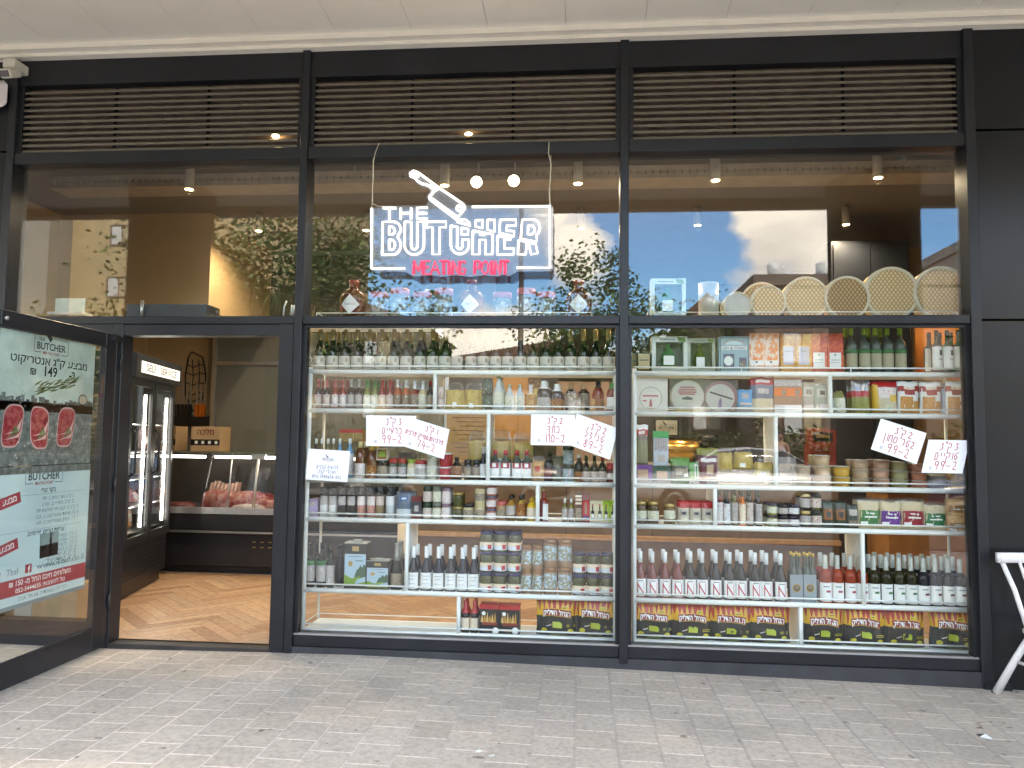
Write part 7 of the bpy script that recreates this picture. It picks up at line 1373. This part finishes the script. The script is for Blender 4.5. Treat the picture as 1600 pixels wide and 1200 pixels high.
# ---- buildings across the street
def block(label, x0, x1, y0, y1, h, mat, wins, roofm=None, gable=0, group='buildings across the street', name='apartment_building', tanks=()):
    t = thing(name, label, 'building', (0, 0, 0), 0, group); z0 = -.45
    mb = MB(); mb.box(x0, x1, y0, y1, z0, h, 0); mb.build('wall', mat, t)
    if gable:
        xm = (x0+x1)/2; mb = MB(); mb.prism([(x0-.4, h-.05), (x1+.4, h-.05), (xm, h+gable)], y0-.3, y1+.3, 0); mb.build('roof', roofm, t)
    else:
        mb = MB(); mb.box(x0-.1, x1+.1, y1-.15, y1+.1, h+.002, h+.5, 0); mb.box(x0-.1, x1+.1, y0-.1, y0+.15, h+.002, h+.5, 0); mb.box(x0-.1, x0+.15, y0+.151, y1-.151, h+.002, h+.5, 0); mb.box(x1-.15, x1+.1, y0+.151, y1-.151, h+.002, h+.5, 0); mb.build('parapet', mat, t)
    for (x, z, w, hh) in wins:
        f_ = MB(); y = y1+.01; f_.box(x-w/2-.08, x+w/2+.08, y, y+.05, z-hh/2-.08, z-hh/2, 0); f_.box(x-w/2-.08, x+w/2+.08, y, y+.05, z+hh/2, z+hh/2+.08, 0); f_.box(x-w/2-.08, x-w/2, y, y+.05, z-hh/2, z+hh/2, 0); f_.box(x+w/2, x+w/2+.08, y, y+.05, z-hh/2, z+hh/2, 0); f_.box(x-.03, x+.03, y, y+.045, z-hh/2, z+hh/2, 0)
        wf = f_.build('window', M('brown_window_frame', (.17, .10, .08), .5), t); pn = MB(); pn.box(x-w/2, x-.031, y, y+.02, z-hh/2, z+hh/2, 0); pn.box(x+.031, x+w/2, y, y+.02, z-hh/2, z+hh/2, 1); pn.build('pane', [M('white_shutter', (.62, .62, .60), .5), M('tan_slat_shutter', (.46, .38, .24), .6, var=.15, scale=9)], wf)
    for (x, z) in tanks:
        MB().lathe([(.01, h+.35), (.38, h+.35), (.38, h+1.25), (.16, h+1.35), (.01, h+1.35)], 18, 0, c=(x, y1-1.2, 0)).build('water_tank', M('white_tank', (.8, .78, .74), .4), t); sp = MB(); 
        for dx, dy in ((-.35, -.35), (.35, -.35), (.35, .35), (-.35, .35)): sp.tube([(x+dx, y1-1.2+dy, h), (x+dx, y1-1.2+dy, h+.35)], .04, 5)
        sp.build('tank_stand', STEEL, t)
    return t
OCH = M('ochre_render', (.50, .38, .215), .85, var=.10, scale=.5); GRYR = M('pale_grey_render', (.32, .30, .26), .85, var=.08, scale=.5); BRK = M('dusty_pink_brick', (.22, .16, .125), .85, var=.15, scale=2); TILE = M('terracotta_roof', (.2, .11, .075), .8, var=.25, scale=3); BEI = M('beige_render', (.13, .108, .085), .85, var=.1, scale=.6)
wn = [mirror(190, 367, -37.9), mirror(184, 448, -37.9)]
ws = [(w.x, w.z, 1.35, 1.1) for w in wn]+[(wn[1].x, wn[1].z-2.95, 1.3, 1.1), (wn[0].x, wn[0].z+2.95, 1.3, 1.1), (wn[0].x+7.5, wn[1].z-2.95, 1.3, 1.1), (wn[0].x+7.5, wn[1].z, 1.3, 1.1)]
block('ochre apartment block with brown framed windows across the street', mirror(104, 400, -38).x, -12.3, -52, -38, 23, OCH, ws)
gb = block('pale grey apartment block with balconies left of the ochre one', -46, mirror(75, 400, -36).x, -50, -36, 24, GRYR, [(-29.5, 11.5, 1.5, 1.2), (-29.5, 14.5, 1.5, 1.2)])
for z in (8, 11, 14, 17): MB().box(-33.5, -30.6, -35.99, -34.8, z, z+.95, 0).build('balcony', M('dark_green_balcony', (.05, .09, .075), .6), gb)
g0, g1 = mirror(556, 440, -35), mirror(720, 490, -35)
block('low gabled house with a terracotta roof across the street', g0.x-9, g1.x-2.5, -47, -35.5, 7.6, BEI, [(-7, 6.0, 1.4, 1.2), (-10.5, 6.0, 1.4, 1.2), (-7, 3.0, 1.4, 1.2), (-11, 3.0, 1.4, 1.2)], TILE, 2.2, name='gabled_house')
b0, b1 = mirror(1180, 460, -30), mirror(1320, 425, -30)
block('dusty pink flat-roofed house with white water tanks', b0.x, b0.x+9, -42, -30, b1.z-.6, BRK, [(b0.x+2, 5.6, 1.6, 1.3), (b0.x+5.5, 5.6, 1.6, 1.3), (b0.x+2, 2.4, 1.6, 1.3), (b0.x+5.5, 2.4, 1.6, 1.3)], name='flat_roofed_house', tanks=((b0.x+3.4, 0), (b0.x+1.2, 0)))
block('beige low house between the trees and the pink house', mirror(1075, 480, -34).x, b0.x-.6, -44, -34, 7.6, BEI, [(10.2, 5.5, 1.3, 1.2), (10.2, 2.6, 1.3, 1.2)], TILE, 1.2, name='gabled_house')
block('long grey-beige apartment house at the right end of the street', b0.x+11, b0.x+34, -46, -33, 11.0, GRYR, [(b0.x+13+3*k, z, 1.4, 1.2) for k in range(6) for z in (3, 6, 9)], tanks=((b0.x+14, 0), (b0.x+21, 0)))
block('low beige house between the gabled house and the loose tree', g1.x-1.5, 8.5, -46, -36, 5.6, BEI, [(1, 3.4, 1.4, 1.2), (4, 3.4, 1.4, 1.2)], TILE, 1.0, name='gabled_house')
# garden wall, lamp post
gw = MB(); gw.box(-60, 60, -17.3, -17.05, -.45, 1.15, 0); gw.box(-60, 60, -17.35, -17.0, 1.151, 1.22, 0); tag(gw.build('garden_wall', M('rough_garden_wall', (.20, .175, .145), .9, var=.15, scale=1)), 'rough beige garden wall along the far pavement', 'wall')
pp_ = mirror(815, 400, -14); lp = thing('lamp_post', 'dark street lamp post across the road', 'lamp post', (pp_.x, -14, gz(pp_.x)-.01)); mb = MB(); mb.lathe([(.14, 0), (.12, .3), (.075, .4), (.055, 8.4)], 14); mb.build('pole', M('dark_pole_paint', (.03, .032, .035), .5), lp); mb = MB(); mb.tube([(0, 0, 8.3), (0, .5, 8.7), (0, 1.5, 8.8)], .04, 8); mb.build('arm', MATS['dark_pole_paint'], lp); MB().box(-.14, .14, 1.3, 2.0, 8.75, 8.87, 0, .03).build('lamp_head', MATS['dark_pole_paint'], lp)
# parked cars: profile extruded with tumblehome, cut glass, wheels
def car(label, x, y, col, rz=0, L_=4.3):
    t = thing('parked_car', label, 'car', (x, y, gz(x)-.126), rz, 'cars parked along the far kerb')
    paint = M('car_paint_%d' % (len(MATS)), col, .25, .1, coat=.8, var=0); tr = M('car_trim', (.012, .012, .013), .4); gl = M('car_glass', (.02, .025, .03), .05, coat=.3, var=0)
    lo = [(-2.12, .42), (-2.14, .60), (-2.05, .82), (-1.3, .92), (1.75, .95), (2.08, .86), (2.13, .6), (2.1, .36)]
    secs = []
    prof = [(-2.12, .36, .84, .62), (-2.05, .30, .86, .80), (-1.5, .27, .88, .89), (-1.0, .26, .89, .94), (0, .26, .90, .95), (1.1, .26, .89, .97), (1.8, .28, .87, .95), (2.08, .33, .84, .86), (2.13, .38, .80, .62)]
    mb = MB(); vs = []
    for x_, zb, hw, zt in prof:
        for (fy, fz) in ((-.92, 0), (-1, .25), (-1, .62), (-.95, .9), (-.8, 1), (.8, 1), (.95, .9), (1, .62), (1, .25), (.92, 0)): vs.append((x_, fy*hw, zb+(zt-zb)*fz))
    n = 10; mb.add(vs, [[k*n+i, (k+1)*n+i, (k+1)*n+(i+1) % n, k*n+(i+1) % n] for k in range(len(prof)-1) for i in range(n)]+[list(range(n)), [(len(prof)-1)*n+i for i in range(n)][::-1]], 0, True); mb.build('body', paint, t)
    cab = [(-1.15, .92, .93, .78), (-.45, .92, 1.38, .64), (.2, .92, 1.45, .62), (.95, .94, 1.40, .62), (1.65, .94, .97, .76)]; mb = MB(); vs = []
    for x_, zb, zt, hw in cab:
        for fy, fz in ((-.80, 0), (-.80*(.6+.4*hw)+.02, .5), (-hw, .93), (-hw*.85, 1), (hw*.85, 1), (hw, .93), (.80*(.6+.4*hw)-.02, .5), (.80, 0)): vs.append((x_, fy, zb-.03+(zt-zb+.03)*fz))
    n = 8; mb.add(vs, [[k*n+i, (k+1)*n+i, (k+1)*n+(i+1) % n, k*n+(i+1) % n] for k in range(4) for i in range(n)], 0, True)
    for k in range(len(mb.f)): mb.m[k] = 1 if (k % n) in (3, ) and k//n in (1, 2) or (k % n) in (2, 4) else 0
    mb.build('cabin_glass', [gl, paint], t)
    mb = MB()
    for xx in (-.42, .42, 1.0):
        for s_ in (-1, 1): mb.box(xx-.035, xx+.035, s_*.72-.02, s_*.72+.02, .93, 1.3, 0)
    mb.build('pillar', paint, t)
    for xx in (-1.32, 1.30):
        for s_ in (-1, 1):
            wh = MB().lathe([(.20, -.10), (.30, -.10), (.32, -.07), (.32, .07), (.30, .10), (.20, .10)], 24, 0, axis='y', c=(xx, s_*.80, .32)).build('wheel', tr, t); MB().lathe([(.01, -.09), (.20, -.105), (.21, -.08), (.21, .08), (.20, .105), (.01, .09)], 18, 0, axis='y', c=(xx, s_*.80, .32)).build('rim', M('grey_rim', (.12, .12, .12), .5), wh)
    for s_ in (-1, 1): MB().box(-2.13, -2.05, s_*.66-.13, s_*.66+.13, .62, .74, 0, .02).build('headlight', M('headlight_lens', (.6, .6, .6), .1), t); MB().box(2.03, 2.12, s_*.68-.11, s_*.68+.11, .66, .82, 0, .02).build('tail_light', M('tail_lens', (.35, .02, .02), .2), t)
    MB().box(-.15, .15, -.97, -.80, .98, 1.10, 0, .03).build('mirror', paint, t)
car('dark grey car parked across the road, facing the middle window', 1.6, -12.1, (.05, .052, .056)); car('pale car parked across the road, facing the right window', 7.2, -12.1, (.42, .42, .42)); car('silver car parked across the road, facing the doorway', -4.2, -12.1, (.20, .21, .22)); car('dark blue car parked farther along the road to the right', 12.8, -12.1, (.02, .03, .07))
# a passer-by across the street
pe = Vector((9.1, -15.6, gz(9.1)-.01)); bpy.context.view_layer.update()
def skin(name, verts, edges, radii, mat, root=0, lv=2):
    me = bpy.data.meshes.new(name); me.from_pydata([tuple(v) for v in verts], edges, []); o = bpy.data.objects.new(name, me); COL.objects.link(o)
    sk = o.modifiers.new('skin', 'SKIN'); sv = me.skin_vertices[0].data
    for i, r_ in enumerate(radii): sv[i].radius = (r_, r_) if not isinstance(r_, tuple) else r_; sv[i].use_root = (i == root)
    sk.use_smooth_shade = True; ss = o.modifiers.new('sub', 'SUBSURF'); ss.levels = ss.render_levels = lv
    dg = bpy.context.evaluated_depsgraph_get(); m2 = bpy.data.meshes.new_from_object(o.evaluated_get(dg)); bpy.data.objects.remove(o); m2.name = name; m2.materials.clear(); m2.materials.append(mat)
    for p in m2.polygons: p.use_smooth = True
    o = bpy.data.objects.new(name, m2); COL.objects.link(o); return o
SKN = M('skin_tone', (.42, .24, .16), .55, var=.05)
V_ = [(0, 0, .95), (0, .01, 1.12), (0, 0, 1.32), (0, 0, 1.44), (0, .01, 1.52), (0, .03, 1.62), (0, .02, 1.70), (-.1, 0, .9), (-.11, .02, .5), (-.11, 0, .08), (-.11, .12, .03), (.1, 0, .9), (.11, .05, .5), (.11, -.05, .08), (.11, .08, .03), (-.17, 0, 1.40), (-.23, -.02, 1.12), (-.14, .14, .98), (-.06, .2, 1.02), (.17, 0, 1.40), (.24, -.02, 1.12), (.2, .06, .88), (.19, .09, .78)]
E_ = [(0, 1), (1, 2), (2, 3), (3, 4), (4, 5), (5, 6), (0, 7), (7, 8), (8, 9), (9, 10), (0, 11), (11, 12), (12, 13), (13, 14), (3, 15), (15, 16), (16, 17), (17, 18), (3, 19), (19, 20), (20, 21), (21, 22)]
R_ = [(.15, .11), (.125, .095), (.15, .10), (.09, .08), .055, (.075, .09), .06, .085, .058, .042, .035, .085, .058, .042, .035, .055, .04, .033, .03, .055, .04, .033, .028]
person = skin('person', V_, E_, R_, SKN); person.location = pe; tag(person, 'distant person in a pale tank top standing by the far garden wall', 'person')
def worn(name, idx, grow, mat):
    vv = [V_[i] for i in idx]; mpx = {i: k for k, i in enumerate(idx)}; ee = [(mpx[a], mpx[b]) for a, b in E_ if a in mpx and b in mpx]; rr = [tuple(q+grow for q in (R_[i] if isinstance(R_[i], tuple) else (R_[i], R_[i]))) for i in idx]
    o = skin(name, vv, ee, rr, mat); o.parent = person
worn('tank_top', [0, 1, 2, 3], .012, M('pale_pink_top', (.60, .48, .46), .8)); worn('trousers', [0, 7, 8, 9, 11, 12, 13], .014, M('dark_trousers', (.03, .035, .05), .8))
mb = MB().lathe([(.001, 1.56), (.075, 1.58), (.092, 1.66), (.085, 1.74), (.045, 1.785), (.001, 1.79)], 16, 0, c=(0, -.015, 0)); o = mb.build('hair', M('dark_hair', (.03, .018, .012), .6), person)
mb = MB(); mb.lathe([(.001, -.012), (.008, -.004), (.001, .006)], 8, 0, c=(-.03, .118, 1.655)); mb.lathe([(.001, -.012), (.008, -.004), (.001, .006)], 8, 0, c=(.03, .118, 1.655)); mb.build('eyes', INK, person)
mb = MB().add([(-.014, .115, 1.615), (.014, .115, 1.615), (0, .142, 1.618), (0, .118, 1.655)], [[0, 1, 2], [0, 2, 3], [2, 1, 3]], 0, True); mb.build('nose', SKN, person)
MB().box(-.022, .022, .112, .119, 1.588, 1.596, 0).build('mouth', M('lip_tone', (.35, .10, .09), .5), person)
